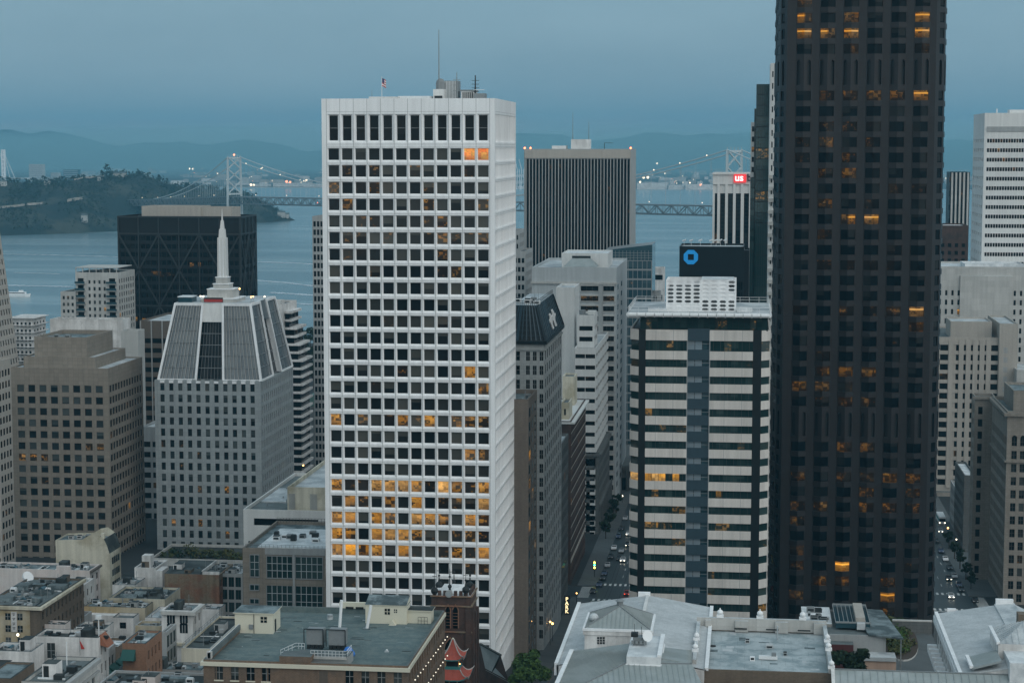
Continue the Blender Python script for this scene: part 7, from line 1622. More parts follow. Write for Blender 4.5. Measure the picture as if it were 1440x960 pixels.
m = MB(); m.box(x0 - .5, x0 + .297, yf, yb, ez - 1.3, ez - .3, 'white_precast', True); m.box(x0 - 1.3, x0 + .297, yf, yb, ez - 6.4, ez - 5.9, 'white_precast', True); B.part('cornice', m)
for i in range(14): m = MB(); y = yf + 1 + (yb - yf - 2) * i / 13; m.box(x0 - 1.4, x0 + .1, y - .4, y + .4, ez - 5.88, ez - 5.0, 'white_precast'); B.part('dentil_block', m)
for i in range(12):
    y = yf + 2 + (yb - yf - 4) * i / 11; B.pane([(x0 + .28, y + .55, ez - 4.6), (x0 + .28, y - .55, ez - 4.6), (x0 + .28, y - .55, ez - 2.0), (x0 + .28, y + .55, ez - 2.0)], 'glass_black', 0, 'pale_frame', mull=(1, 0, .1))
hz = 73.4; hy0, hy1 = PZ(1420, 905, hz).y, PZ(1420, 882, hz).y; hx0 = P(1404, 903, hy0).x
m = MB(); m.box(hx0, x2, hy0, hy1, 67, hz, 'stucco_white', False, 'roof_pale'); m.bar((hx0, hy0, hz + .1), (hx0, hy1, hz + .1), .5, .4, 'white_precast'); m.box(hx0 + .8, x2, hy0 - 7, hy0 - .003, 66, hz - 1.0, 'roof_white', False, 'roof_white'); B.part('roof_box', m)
m = MB(); t_ = [V((hx0 + .3, hy0 + .3, hz + .01)), V((x2, hy0 + .3, hz + .01)), V((x2, (hy0 + hy1) / 2, hz + 2.4)), V((hx0 + 4.5, (hy0 + hy1) / 2, hz + 2.4))]; seamed(m, t_, 'roof_pale', .9); seamed(m, [V((hx0 + .3, hy1 - .3, hz + .01)), V((hx0 + .3, hy0 + .3, hz + .01)), t_[3]], 'roof_pale', .9); seamed(m, [V((x2, hy1 - .3, hz + .01)), V((hx0 + .3, hy1 - .3, hz + .01)), t_[3], t_[2]], 'roof_pale', .9); B.part('hipped_roof', m)
d0 = PZ(1362, 925, ez + .25); m = MB(); dx0_, dx1_ = P(1367, 940, yf + .5).x, P(1408, 940, yf + .5).x; slab(m, [V((dx0_, yf + .3, ez + 1.0)), V((dx1_, yf + .3, ez + 2.2)), V((dx1_, yf + 6.5, ez + 2.2)), V((dx0_, yf + 6.5, ez + 1.0))], .3, 'metal_seam'); m.bar((dx0_ - .1, yf + .3, ez + 1.1), (dx0_ - .1, yf + 6.6, ez + 1.1), .5, .4, 'white_precast'); B.part('dormer_roof', m)
m = MB(); q = P(1438, 875, hy1 - 2); m.box(q.x - .8, q.x + 1.5, hy1 - 3, hy1 - 1, hz, q.z + 1.5, 'brick_brown'); B.part('chimney', m); B.done()

# courtyard building and garden between the roofs and the dark tower
tz_ = 47.0
B = Bld('courtyard_building', 'low modern courtyard building with white, glass and metal roofs', 'low building'); z2 = 58.0
ya, yb_ = PZ(1190, 892, z2).y, PZ(1190, 857, z2).y; xa, xb = P(1158, 890, ya).x, P(1246, 890, ya).x; B.loc = ((xa + xb) / 2, (ya + yb_) / 2, tz_ - 3)
B.block(xa, xb, ya, yb_, tz_ - 3, z2, 'concrete_grey', 'roof_grey', .4)
za_, zb2 = PZ(1150, 866, z2 + .4), 0; m = MB(); x_a, x_b = P(1129, 866, ya + 8).x, P(1170, 866, ya + 8).x; m.box(x_a, x_b, ya + 7, yb_ + 1, tz_ - 3, z2 + .2, 'concrete_tan', False, 'roof_white')
for i in range(7): m.box(x_a + (x_b - x_a) * i / 6 - .06, x_a + (x_b - x_a) * i / 6 + .06, ya + 6.8, ya + 6.997, tz_, z2, 'pale_frame')
B.part('white_roof_wing', m)
for k in range(9): vent(B, random.uniform(x_a + 1, x_b - 1), random.uniform(ya + 8, yb_ - .5), z2 + .2, random.uniform(.3, 1.6), .5, random.uniform(.3, 1.2), random.choice(('metal_dark', 'metal_grey', 'roof_pale')))
m = MB(); gx0_, gx1_ = P(1174, 862, ya + 9).x, P(1222, 862, ya + 9).x; m.box(gx0_, gx1_, ya + 5, yb_, z2, z2 + .9, 'glass_bluegreen')
for i in range(9): m.box(gx0_ + (gx1_ - gx0_) * i / 8 - .05, gx0_ + (gx1_ - gx0_) * i / 8 + .05, ya + 5, yb_, z2 + .9, z2 + 1.05, 'pale_frame')
for y in (ya + 5, yb_ - .2): m.box(gx0_, gx1_, y, y + .25, z2 + .9, z2 + 1.2, 'pale_frame')
B.part('skylight', m)
m = MB(); m.box(P(1203, 866, ya + 7).x, P(1216, 866, ya + 7).x, ya + 5.5, yb_ - 2, z2 + 1.0, z2 + 1.9, 'concrete_tan'); m.box(P(1203, 872, ya + 6).x + .2, P(1216, 872, ya + 6).x, ya + 4, ya + 5.4, z2, z2 + 1.2, 'roof_white'); B.part('roof_hut', m)
m = MB(); slab(m, [V((xb - 3.2, ya - .2, z2 + .3)), V((xb + 3.0, ya - 1.5, z2 + .1)), V((xb + .6, yb_, z2 + .2)), V((xb - 4.5, yb_, z2 + .4))], .3, 'roof_blue'); B.part('canopy', m)
for p_ in ((xb + 2.6, ya - 1.3),): m = MB(); m.tube(p_ + (tz_,), p_ + (z2,), .12, 'metal_grey', 6); B.part('canopy_post', m)
m = MB(); m.box(xa + 5.5, xb + 1.6, ya - 4, ya - .003, tz_ - 3, z2 - 3.0, 'stucco_peach', False, 'roof_pale'); m.box(xa + 5.5, xb + 1.6, ya - 4.3, ya - 4.003, z2 - 3.6, z2 - 2.9, 'concrete_mid', True); q0, q1 = P(1233, 925, ya - 4).x, P(1244, 925, ya - 4).x; m.box(q0, q1, ya - 4.06, ya - 4.003, tz_, tz_ + 3, 'white_paint'); B.part('peach_wing', m)
m = MB(); m.box(xa - 1, xa + 5.3, ya - 2.5, ya - .003, tz_ - 3, z2 - 1.2, 'door_red', False, 'roof_grey'); B.part('red_wing', m); B.done()
# ------------------------------------------------------------------ ground, streets, terrace
def tagS(o, k='structure'): o['kind'] = k; return o
m = MB(); ys = [-60, 0, 80, 150, 200, 250, 285, 320, 350, 380, 405, 430, 455, 480, 510, 540, 570, 600, 675, 750, 875, 1000, 1200, 1400]
for a, b_ in zip(ys, ys[1:]): m.face([(-700, a, gz(a)), (700, a, gz(a)), (700, b_, gz(b_)), (-700, b_, gz(b_))], 'ground_city')
m.face([(-700, 1400, gz(1400)), (700, 1400, gz(1400)), (700, 1402, -1.5), (-700, 1402, -1.5)], 'concrete_grey'); tagS(m.build('ground'))
def sheet(name, x0, x1, y0, y1, lift, mat, wall=0.0):
    m = MB(); cut = [y0] + [y for y in [g[0] for g in GP] if y0 < y < y1] + [y1]
    for a, b_ in zip(cut, cut[1:]):
        q = [V((x0, a, gz(a) + lift)), V((x1, a, gz(a) + lift)), V((x1, b_, gz(b_) + lift)), V((x0, b_, gz(b_) + lift))]; m.face(q, mat)
        if wall:
            for i in (1, 3): j = (i + 1) % 4; m.face([q[i] - Z * wall, q[j] - Z * wall, q[j], q[i]], mat)
    if wall: m.face([(x0, y0, gz(y0) + lift - wall), (x1, y0, gz(y0) + lift - wall), (x1, y0, gz(y0) + lift), (x0, y0, gz(y0) + lift)], mat)
    return tagS(m.build(name))
cA, cB = -46.5, -32.0; pA, pB = 55.0, 68.2; kA, kB = 577.0, 597.0
sheet('road', cA, cB, 380, 1300, .05, 'asphalt'); sheet('road', pA, pB, 380, 1300, .05, 'asphalt'); sheet('road', -400, 400, kA, kB, .04, 'asphalt')
for (a, c) in ((-52.6, cA), (cB, -28.5), (50.0, pA), (pB, 77.2)):
    sheet('sidewalk', a, c, 440, kA - .2, .19, 'sidewalk_concrete', .16); sheet('sidewalk', a, c, kB + .2, 1100, .19, 'sidewalk_concrete', .16)
mk = MB()
def mark(x0, x1, y0, y1, l=.065): mk.face([(x0, y0, gz(y0) + l), (x1, y0, gz(y0) + l), (x1, y1, gz(y1) + l), (x0, y1, gz(y1) + l)], 'road_paint')
for (a, c) in ((cA, cB), (pA, pB)):
    for y in (kA - 4.5, kB + 2.0):
        x = a + .5
        while x < c - .6: mark(x, x + .75, y, y + 3.4); x += 1.6
    for y0 in range(420, 1200, 12):
        if kA - 8 < y0 < kB + 4: continue
        for f in (.25, .5, .75) if a > 0 else (.5,): mark(a + (c - a) * f - .08, a + (c - a) * f + .08, y0, y0 + 4)
    mark(a + .3, c - .3, kA - 6.2, kA - 5.6)
for y in (kA - .5, kB - .1): pass
for X in (cA - 4.4, cB + 1, pA - 4.4, pB + 1):
    y = kA + .6
    while y < kB - 1: mark(X, X + 3.4, y, y + .7); y += 1.6
tagS(mk.build('road_marking'))
# rails of the cable line in the middle street
m = MB()
for x in (-42.6, -41.5, -38.2, -37.1):
    for a, b_ in ((400, 430), (430, 480), (480, 540), (540, 600), (600, 750), (750, 1000)): m.face([(x, a, gz(a) + .075), (x + .12, a, gz(a) + .075), (x + .12, b_, gz(b_) + .075), (x, b_, gz(b_) + .075)], 'metal_dark')
tagS(m.build('track'))
# garden terrace in front of the dark tower
tz_ = 47.0; gx0_, gx1_ = P(1120, 900, 370).x, P(1330, 900, 370).x
m = MB(); m.box(gx0_, gx1_, 322, 398, 20, tz_, 'sidewalk_concrete', False, 'sidewalk_concrete'); tagS(m.build('terrace'))
tw = empty('parapet_wall', (P(1288, 880, 397).x, 397.5, tz_), 'dark low parapet wall at the far edge of the garden terrace', 'wall'); m = MB(); a = P(1255, 877, 397).x; m.box(a, gx1_, 397, 397.6, tz_, P(1288, 873.5, 397).z, 'limestone_dark'); m.box(a, gx1_, 396.9, 397.7, P(1288, 873.5, 397).z, P(1288, 873.5, 397).z + .25, 'concrete_pale'); m.build('coping', tw)
def gpt(px, py, z): return PZ(px, py, z)
m = MB(); c = gpt(1272, 899, tz_); rX, rY = P(1300, 899, c.y).x - c.x, 17.0
ring = [V((c.x - 1.5 + rX * math.cos(t / 28 * 6.2832) * (1.1 if math.cos(t / 28 * 6.2832) < 0 else 1), c.y + rY * math.sin(t / 28 * 6.2832), tz_ + .35)) for t in range(28)]
m.face(ring, 'trunk_bark')
for i in range(28): j = (i + 1) % 28; m.face([ring[i] - Z * .35, ring[j] - Z * .35, ring[j], ring[i]], 'concrete_pale')
tagS(m.build('garden_bed'))
random.seed(11)
for i in range(52):
    t = random.uniform(0, 6.28); f = math.sqrt(random.random()) * .85; q = V((c.x - 2 + rX * .95 * f * math.cos(t), c.y + rY * f * math.sin(t), tz_ + .35)); r = random.uniform(.8, 1.6)
    rt = empty('shrub', q, 'rounded green shrub in the oval terrace garden bed', 'shrub', 'shrubs in the terrace garden bed'); m = MB(); leaves(m, q + Z * r * .6, (r * 1.2, r * 1.2, r * .8), 60, .3, random.choice(('leaf_green', 'leaf_shrub', 'leaf_olive')), hollow=0); m.build('foliage', rt)
for (px, py, h, r, lab, n) in ((1197, 945, 12.5, 4.0, 'broad dark tree between the balustraded roof and the courtyard building', 2600), (1214, 950, 9.0, 3.0, 'dark bushy tree in front of the peach wing', 1800)):
    q = PZ(px, py, tz_); q = V((P(px, py, 338).x, 338 if px < 1200 else 334, tz_)); tree(q, h, r, lab, 'leaf_dark', n, .34)
q = P(1226, 925, 340); tree(V((q.x, 340, tz_)), 4.4, .8, 'narrow dark conifer beside the white door of the peach wing', 'leaf_dark', 400, .25, None, 'conifer', True)
for px in (1268, 1275): q = P(px, 920, 352); tree(V((q.x, 352, tz_)), 3.4, .7, 'small dark conifer %s the timber post' % ('left of' if px == 1268 else 'right of'), 'leaf_dark', 260, .25, None, 'conifer', True)
pr = empty('timber_post', V((P(1263, 930, 345).x, 345, tz_)), 'weathered square timber post with raking stays beside the garden bed', 'post'); m = MB(); q = V(pr['_w']); m.box(q.x - .45, q.x + .45, 344.6, 345.4, tz_, tz_ + 5, 'concrete_tan'); m.bar(q + Z * 3.5, q + V((-2.5, -1, 0)), .12, .12, 'concrete_tan'); m.bar(q + Z * 3.5, q + V((2.5, -1, 0)), .12, .12, 'concrete_tan'); m.build('shaft', pr)
m = MB(); a, b2 = P(1280, 930, 343), P(1312, 930, 343); m.box(a.x, b2.x, 338, 350, tz_ + .004, tz_ + .06, 'copper_green'); tagS(m.build('lawn'))
tree(V((P(748, 950, 398).x, 398, gz(398))), 11.5, 4.6, 'leafy street tree at the lower end of the white tower', 'leaf_green', 3600, .36)
tree(V((P(727, 958, 394).x, 394, gz(394))), 6.0, 2.2, 'small street tree left of the leafy street tree by the white tower', 'leaf_green', 900, .34)
# street trees
def gnd(px, py):
    z = 10.0
    for _ in range(40): z = .5 * z + .5 * gz(PZ(px, py, z).y)
    return PZ(px, py, z)
for i, (px, py, h) in enumerate(((1334, 772, 7), (1340, 786, 7), (1347, 800, 7.5), (1354, 815, 6.5), (1360, 828, 6))):
    q = gnd(px, py); q.x = 70.2; q.z = gz(q.y); tree(q, h, 2.0, 'dark street tree along the right-hand street, ' + ('farthest', 'second farthest', 'middle', 'second nearest', 'nearest')[i] + ' of its row', 'leaf_dark', 420, .42, 'street trees on the right-hand street')
for i, (px, py) in enumerate(((866, 758), (871, 745), (876, 732), (880, 722))):
    q = gnd(px, py); q.x = -49.8; q.z = gz(q.y); tree(q, 8, 2.4, 'dark tree along the middle street, ' + ('nearest', 'second nearest', 'second farthest', 'farthest')[i] + ' of its row', 'leaf_dark', 400, .5, 'street trees on the middle street')
for i, (px, Y, h, r) in enumerate(((424, 700, 13, 5.5), (438, 705, 14, 6), (449, 700, 13, 5))):
    q = V((P(px, 660, Y).x, Y, gz(Y))); tree(q, h, r, ('round green tree %s in the square below the green roofed classical building' % ('left', 'in the middle', 'right')[i]), 'leaf_green', 900, .75, 'trees in the square')
for i, (px, Y, h, r, cf) in enumerate(((424, 1180, 20, 5, True), (430, 1200, 27, 6, True), (437, 1190, 33, 8, False), (421, 1150, 14, 5, False), (441, 1120, 18, 6, False))):
    q = V((P(px, 520, Y).x, Y, 3)); tree(q, h, r, ('slim dark conifer left of the waterfront park', 'tall dark conifer near the waterfront park lawn', 'tallest broad tree in the waterfront park', 'low round tree at the left of the waterfront park', 'broad tree partly behind the slim dark slab')[i], 'leaf_dark', 700, 1.0, 'trees in the waterfront park', 'tree', cf)
m = MB(); m.box(P(415, 520, 1000).x, P(460, 520, 1000).x, 960, 1130, 3.9, 4.6, 'leaf_green'); MATS['lawn_grass'] = stone('lawn_grass', (.05, .11, .03), var=.2, streak=0, fine=.2); m.m = ['lawn_grass'] * len(m.m); tagS(m.build('lawn'))
for i, (px, py, h) in enumerate(((141, 795, 8), (134, 806, 8), (126, 818, 8), (146, 783, 7))):
    q = PZ(px, py, gz(520) + 6); q.z = gz(q.y); tree(q, h + 5, 2.2, 'dark street tree between the pink block and the pale flat house, ' + ('second', 'third', 'nearest', 'farthest')[i], 'leaf_dark', 420, .4, 'street trees by the pink block')

# ------------------------------------------------------------------ vehicles
def car_mesh(paint, lights):
    root = empty('parked_car', (0, 0, 0), 'car', 'car'); L, Wd = 4.5, 1.8
    prof = [(-2.25, .35), (-2.25, .8), (-1.95, .92), (-1.5, .98), (-.8, 1.42), (.55, 1.45), (1.25, .98), (2.05, .86), (2.25, .65), (2.25, .35)]
    m = MB(); n = len(prof)
    def sec(x, inset): return [V((x * 1, y, z_)) for y, z_ in prof]
    for s in (1,):
        A = [V((-Wd / 2 + (.16 if z_ > 1.1 else 0), -y, z_)) for y, z_ in prof]; Bq = [V((-p.x, p.y, p.z)) for p in A]
        m.face(A, paint); m.face(Bq[::-1], paint)
        for i in range(n): j = (i + 1) % n; m.face([A[j], A[i], Bq[i], Bq[j]], paint)
    m.build('body', root)
    m = MB()
    for (a, b_) in ((3, 4), (5, 6)):
        ya, za, yb, zb_ = -prof[a][0], prof[a][1], -prof[b_][0], prof[b_][1]; o = V((0, (.012 if a == 3 else -.012), .012))
        m.face([V((-.72, ya * .95 + yb * .05, za + .03)) + o, V((.72, ya * .95 + yb * .05, za + .03)) + o, V((.66, yb * .93 + ya * .07, zb_ - .03)) + o, V((-.66, yb * .93 + ya * .07, zb_ - .03)) + o], 'glass_black')
    for sx in (-1, 1): m.face([V((sx * .9, .75, 1.0)), V((sx * .9, -1.1, 1.0)), V((sx * .755, -.5, 1.38)), V((sx * .755, .65, 1.38))], 'glass_black')
    m.build('window', root)
    for sx in (-1, 1):
        for y in (1.4, -1.4): m = MB(); m.tube((sx * .72, y, .33), (sx * .92, y, .33), .33, 'tyre', 10); m.build('wheel', root)
        m = MB(); m.box(sx * .62 - .17, sx * .62 + .17, -2.28, -2.22, .6, .74, 'head_light' if lights else 'metal_white'); m.build('headlight', root)
        m = MB(); m.box(sx * .66 - .15, sx * .66 + .15, 2.22, 2.27, .66, .8, 'tail_light' if lights else 'red_paint'); m.build('tail_light', root)
    return root
protos = {}
def car(px, py, X, paint, label, lights=False, flip=False):
    k = (paint, lights); q = gnd(px, py); x = X if X is not None else q.x; loc = V((x, q.y, gz(q.y) + .06))
    if k not in protos: protos[k] = car_mesh(paint, lights); o = protos[k]; o.location = loc; o.rotation_euler = (0, 0, math.pi if flip else 0); o['label'] = label
    else: o = dup(protos[k], loc, label, math.pi if flip else 0)
    o.rotation_euler[0] = 0; o['group'] = 'cars on the two streets'; return o
car(1334, 815, None, 'car_black', 'black car with bright headlights driving towards the crosswalk on the right-hand street', True)
car(1337, 840, None, 'car_white', 'white car with bright headlights between the crosswalks of the right-hand street', True)
car(1371, 846, None, 'car_black', 'dark car at the corner kerb of the right-hand street', False)
car(1322, 748, None, 'car_silver', 'silver car with lights far down the right-hand street', True)
car(874, 776, None, 'car_silver', 'silver car on the middle street ahead of the dark car', False)
car(871, 787, None, 'car_black', 'black car following the silver car on the middle street', False)
car(882, 836, None, 'car_red', 'red car with glowing tail lights at the edge of the black and beige block', True, True)
car(834, 833, None, 'car_black', 'black car waiting in the cross street left of the middle street', False); car(843, 824, None, 'car_blue', 'dark blue car waiting in the cross street left of the middle street', False)
car(884, 752, None, 'car_white', 'white car with headlights far down the middle street', True)
ORD = ('nearest', 'second nearest', 'third nearest', 'fourth nearest', 'fifth nearest', 'sixth nearest', 'seventh nearest', 'farthest')
for (X_, side, ys_) in ((66.9, 'right kerb of the right-hand street', (606, 613, 627, 641, 656, 671, 690, 712)), (-45.4, 'left kerb of the middle street', (609, 616, 630, 645, 661, 684, 700, 722))):
    for i, y_ in enumerate(ys_):
        q = proj(V((X_, y_, gz(y_)))); car(q[0], q[1], X_, ('car_black', 'car_blue', 'car_silver', 'car_black', 'car_white', 'car_blue', 'car_black', 'car_silver')[i], '%s car at the %s, %s of its row' % (('black', 'dark blue', 'silver', 'black', 'white', 'dark blue', 'black', 'silver')[i], side, ORD[i]))
for i, y_ in enumerate((640, 668, 705)): q = proj(V((-41, y_, gz(y_)))); car(q[0], q[1], -41, ('car_white', 'car_black', 'car_silver')[i], ('white', 'black', 'silver')[i] + ' car with headlights driving up the middle street, ' + ('nearest', 'middle', 'farthest')[i] + ' of three', True)
def bus(px, py, X, label):
    q = gnd(px, py); x = X if X is not None else q.x; r = empty('city_bus', V((x, q.y, gz(q.y) + .05)), label, 'bus'); q = V(r['_w'])
    m = MB(); m.box(q.x - 1.25, q.x + 1.25, q.y, q.y + 11, q.z + .4, q.z + 1.3, 'metal_white', True); m.box(q.x - 1.25, q.x + 1.25, q.y, q.y + 11, q.z + 2.4, q.z + 3.0, 'metal_white', True); m.box(q.x - 1.2, q.x + 1.2, q.y + .1, q.y + 10.9, q.z + 1.3, q.z + 2.4, 'teal_paint'); m.build('body', r)
    m = MB(); m.box(q.x - 1.1, q.x + 1.1, q.y - .03, q.y + .09, q.z + 1.35, q.z + 2.35, 'glass_black'); m.build('windscreen', r)
    for sx in (-1, 1):
        m = MB(); m.box(q.x + sx * .95 - .15, q.x + sx * .95 + .15, q.y - .05, q.y - .003, q.z + .7, q.z + .95, 'head_light'); m.build('headlight', r)
        for y in (2.2, 8.5): m = MB(); m.tube((q.x + sx * 1.0, q.y + y, q.z + .48), (q.x + sx * 1.28, q.y + y, q.z + .48), .48, 'tyre', 10); m.build('wheel', r)
bus(1325, 738, None, 'teal and white bus at the far end of the right-hand street')
# street lamps, signals and lit signs
def lamp(p, h, label, mat='lamp_warm', r=.22, arm=0.0, grp='street lamps'):
    p = V(p); o = empty('street_lamp', p, label, 'street lamp', grp); m = MB(); m.tube(p, p + Z * h, .09, 'metal_dark', 6, .06)
    if arm: m.tube(p + Z * h, p + V((arm, 0, h + .2)), .05, 'metal_dark', 5)
    m.build('post', o); m = MB(); m.ball(p + V((arm, 0, h)), r, mat, 8, 5); m.build('globe', o)
q = gnd(1390, 848); lamp((79.5, q.y, gz(q.y)), 5.0, 'warm lamp at the kerb before the cornice block')
q = gnd(745 + 13, 905); lamp((-50.9, 503, gz(503)), 5.0, 'warm street lamp beside the mansard block', r=.3); lamp((-50.9, 497, gz(497)), 6.4, 'taller warm street lamp beside the mansard block', r=.26)
lamp((-49.5, 560, gz(560)), 4.5, 'warm lamp near the lit vertical sign on the middle street', r=.2)
q = P(422, 654, 690); lamp((q.x, 690, gz(690)), q.z - gz(690), 'long warm lamp in the square with round trees', 'lamp_warm', .3, 1.2)
q = P(108, 858, 470); lamp((q.x - 1.5, 470, gz(470)), q.z - gz(470), 'bright orange street lamp in front of the white shop house', 'lamp_warm', .34, 1.5)
q = P(25, 892, 400); lamp((q.x, 400, gz(400)), q.z - gz(400), 'white lamp below the yellow brick house', 'lamp_white', .3)
q = P(1291, 928, 341); lamp((q.x, 341, tz_), 2.2, 'garden lamp by the green court near the terrace', 'lamp_soft', .25)
q = P(1247, 909, 352); 
for (px, py, Y, mat, r_, lab) in ((887, 706, 700, 'lamp_white', .3, 'white lamp at the kerb of the black and beige block'), (875, 697, 760, 'lamp_white', .35, 'white lamp in front of the columned bank'), (1083, 872, 470, 'lamp_warm', .22, 'warm lamp in the dark gap beside the black and beige block'), (862, 728, 735, 'lamp_warm', .3, 'warm lamp before the pale capped building'), (1333, 742, 690, 'lamp_warm', .3, 'warm lamp at the far end of the right-hand street'), (1345, 758, 655, 'lamp_white', .22, 'white lamp above the trees of the right-hand street'), (1302, 826, 575, 'lamp_red', .18, 'reddish lamp at the foot of the dark tower')):
    q = P(px, py, Y); g0 = gz(Y); lamp((q.x, Y, min(g0, q.z - 2)), q.z - min(g0, q.z - 2), lab, mat, r_)
q = gnd(854, 812); q.x = -48.3; ts = empty('traffic_signal', V((q.x, q.y, gz(q.y))), 'traffic signal with yellow and green lights at the middle street crossing', 'traffic signal'); b0 = V(ts['_w'])
m = MB(); m.tube(b0, b0 + Z * 5.2, .1, 'metal_dark', 6); m.build('post', ts); m = MB(); m.box(b0.x - .5, b0.x + .5, b0.y - .3, b0.y + .3, b0.z + 2.6, b0.z + 5.4, 'metal_dark'); m.build('housing', ts)
MATS['lamp_yellow'] = plain('lamp_yellow', (.8, .6, .1), .4, (1.0, .78, .12), 7)
for k, mt in ((0, 'lamp_yellow'), (1, 'lamp_green'), (2, 'lamp_yellow')): m = MB(); m.ball((b0.x, b0.y - .34, b0.z + 5.0 - k * .85), .32, mt, 8, 5); m.build('lens', ts)
sg = P(797.3, 843, 548); s0 = empty('vertical_sign', (sg.x, 548, sg.z - 4), 'lit vertical park sign hanging over the middle street', 'sign'); m = MB(); zt_ = P(797, 839, 548).z; m.box(sg.x - .75, sg.x + .75, 547.7, 548.1, zt_ - 5.0, zt_ + .5, 'sign_dark', True); m.build('panel', s0)
m = MB()
for i, chh_ in enumerate('PARK'): text_mesh(m, chh_, (sg.x, 547.65, zt_ - 1.0 - i * 1.2), (1, 0, 0), (0, 0, 1), 1.5, 'lamp_soft', .03, .03, 'CENTER')
MATS['sign_lit'] = plain('sign_lit', (.9, .8, .5), .5, (1.0, .82, .45), 1.6); m.m = ['sign_lit'] * len(m.m); m.build('lettering', s0)

# ------------------------------------------------------------------ the bay
m, t, o = nt('bay_water'); g = G(t); p = pos(g)
bs = g.n('ShaderNodeBsdfPrincipled'); bs.inputs['Roughness'].default_value = .2; bs.inputs['IOR'].default_value = 1.33
g.set(bs.inputs['Base Color'], g.mix(g.ramp(g.noise(g.scaled(p, (.0012, .009, 0)), 1.0, 5), .42, .62), (.115, .18, .205), (.23, .305, .325)))
h_ = g.math('ADD', g.noise(g.scaled(p, (.05, .02, 0)), 1.0, 4), g.math('MULTIPLY', g.noise(p, .3, 2), .3))
bn = g.n('ShaderNodeBump', Height=h_); bn.inputs['Strength'].default_value = .5; bn.inputs['Distance'].default_value = 1.6; t.links.new(bn.outputs[0], bs.inputs['Normal']); t.links.new(bs.outputs[0], o.inputs[0])
m = MB(); m.face([(-9000, 1290, 0), (9000, 1290, 0), (9000, 17500, 0), (-9000, 17500, 0)], 'bay_water'); tagS(m.build('water'))
plain('foam', (.50, .56, .60), .8)
def wake(pts, w):
    m = MB(); qs = [PZ(px, py, .12) for px, py in pts]; fin = []
    for i in range(len(qs) - 1):
        for k in range(10): fin.append(qs[i].lerp(qs[i + 1], k / 10))
    fin.append(qs[-1])
    for i in range(len(fin) - 1):
        a, b_ = fin[i], fin[i + 1]; wa, wb = w * (.35 + random.random() * .9), w * (.35 + random.random() * .9)
        m.face([a - V((0, wa, 0)), b_ - V((0, wb, 0)), b_ + V((0, wb, 0)), a + V((0, wa, 0))], 'foam')
    tagS(m.build('wake'), 'stuff')
wake([(-20, 357), (60, 358), (166, 361)], 5); wake([(358, 368), (410, 369.5), (452, 372)], 7); wake([(10, 401), (60, 402), (105, 403)], 7); wake([(360, 394), (400, 397), (440, 402)], 6); wake([(380, 411), (412, 413), (440, 415)], 8); wake([(20, 383), (50, 384), (84, 385)], 3.5); wake([(395, 425), (440, 428)], 6)
q = PZ(27, 417, 0); fb = empty('ferry', q, 'white passenger ferry on the bay at the left edge', 'ferry'); L_ = 24.0
m = MB(); prof = [(-L_ / 2, -2.6), (L_ * .32, -2.8), (L_ / 2, 0), (L_ * .32, 2.8), (-L_ / 2, 2.6)]; lo = [V((q.x + a * .94, q.y + b_ * .8, .0)) for a, b_ in prof]; hi = [V((q.x + a, q.y + b_, 2.6 + (.8 if a > 10 else 0))) for a, b_ in prof]
for i in range(5): j = (i + 1) % 5; m.face([lo[i], lo[j], hi[j], hi[i]], 'white_paint')
m.face(hi, 'metal_white'); m.build('hull', fb)
m = MB(); m.box(q.x - L_ * .42, q.x + L_ * .28, q.y - 2.2, q.y + 2.2, 2.6, 4.7, 'white_paint'); m.box(q.x - L_ * .41, q.x + L_ * .27, q.y - 2.25, q.y - 2.2, 3.3, 4.1, 'glass_black'); m.box(q.x + 0, q.x + 4, q.y - 1.4, q.y + 1.4, 4.7, 6.4, 'white_paint'); m.tube((q.x + 1, q.y, 6.4), (q.x + 1, q.y, 9.5), .12, 'metal_grey'); m.build('cabin', fb)

# ------------------------------------------------------------------ the wooded island
random.seed(5)
TOP = [(-160, 262), (-60, 258), (0, 256), (40, 257), (90, 256), (120, 251), (150, 247), (185, 246), (212, 248), (232, 257), (250, 263), (275, 264), (300, 266), (330, 272), (352, 277), (372, 284), (385, 292), (398, 300), (408, 306), (414, 309.5)]
BAS = [(-160, 333), (0, 331.5), (100, 328.5), (165, 325), (250, 320), (330, 315), (380, 312.5), (414, 310)]
def interp(t, x):
    for (a, b_), (c, d) in zip(t, t[1:]):
        if x <= c: return b_ + (d - b_) * (x - a) / (c - a)
    return t[-1][1]
nz = lambda a, b_: math.sin(a * .19 + 1) * math.cos(b_ * 3.1 + a * .05) * .5 + math.sin(a * .47 + b_ * 5) * .3 + math.sin(a * 1.1 + b_ * 9) * .2
cols_, ISL = [], []
for k in range(0, 116):
    px = -160 + 5 * k; b0 = PZ(px, interp(BAS, px), 0); w = max(20, 420 * min(1, (416 - px) / 120)); yr = b0.y + w; pr_ = P(px, interp(TOP, px), yr); col = []
    for j in range(15):
        f = j / 9
        if f <= 1: z_ = max(0.2, pr_.z) * (f ** .75) * (1 + .16 * nz(k, f) * (1 - f) * f * 4); y = b0.y + w * f
        else: z_ = max(.2, pr_.z) * max(0, 1 - (f - 1) * 1.5) - .5; y = yr + w * (f - 1) * 1.6
        col.append(V((P(px, interp(TOP, px), y).x if False else b0.x * y / b0.y, y, z_ - (2 if j in (0, 14) else 0))))
    cols_.append(col)
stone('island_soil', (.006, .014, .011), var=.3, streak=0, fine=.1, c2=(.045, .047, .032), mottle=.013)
m = MB()
for a, b_ in zip(cols_, cols_[1:]):
    for j in range(14): m.face([a[j], b_[j], b_[j + 1], a[j + 1]], 'island_soil')
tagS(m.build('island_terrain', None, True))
m = MB(); tr = random.Random(3)
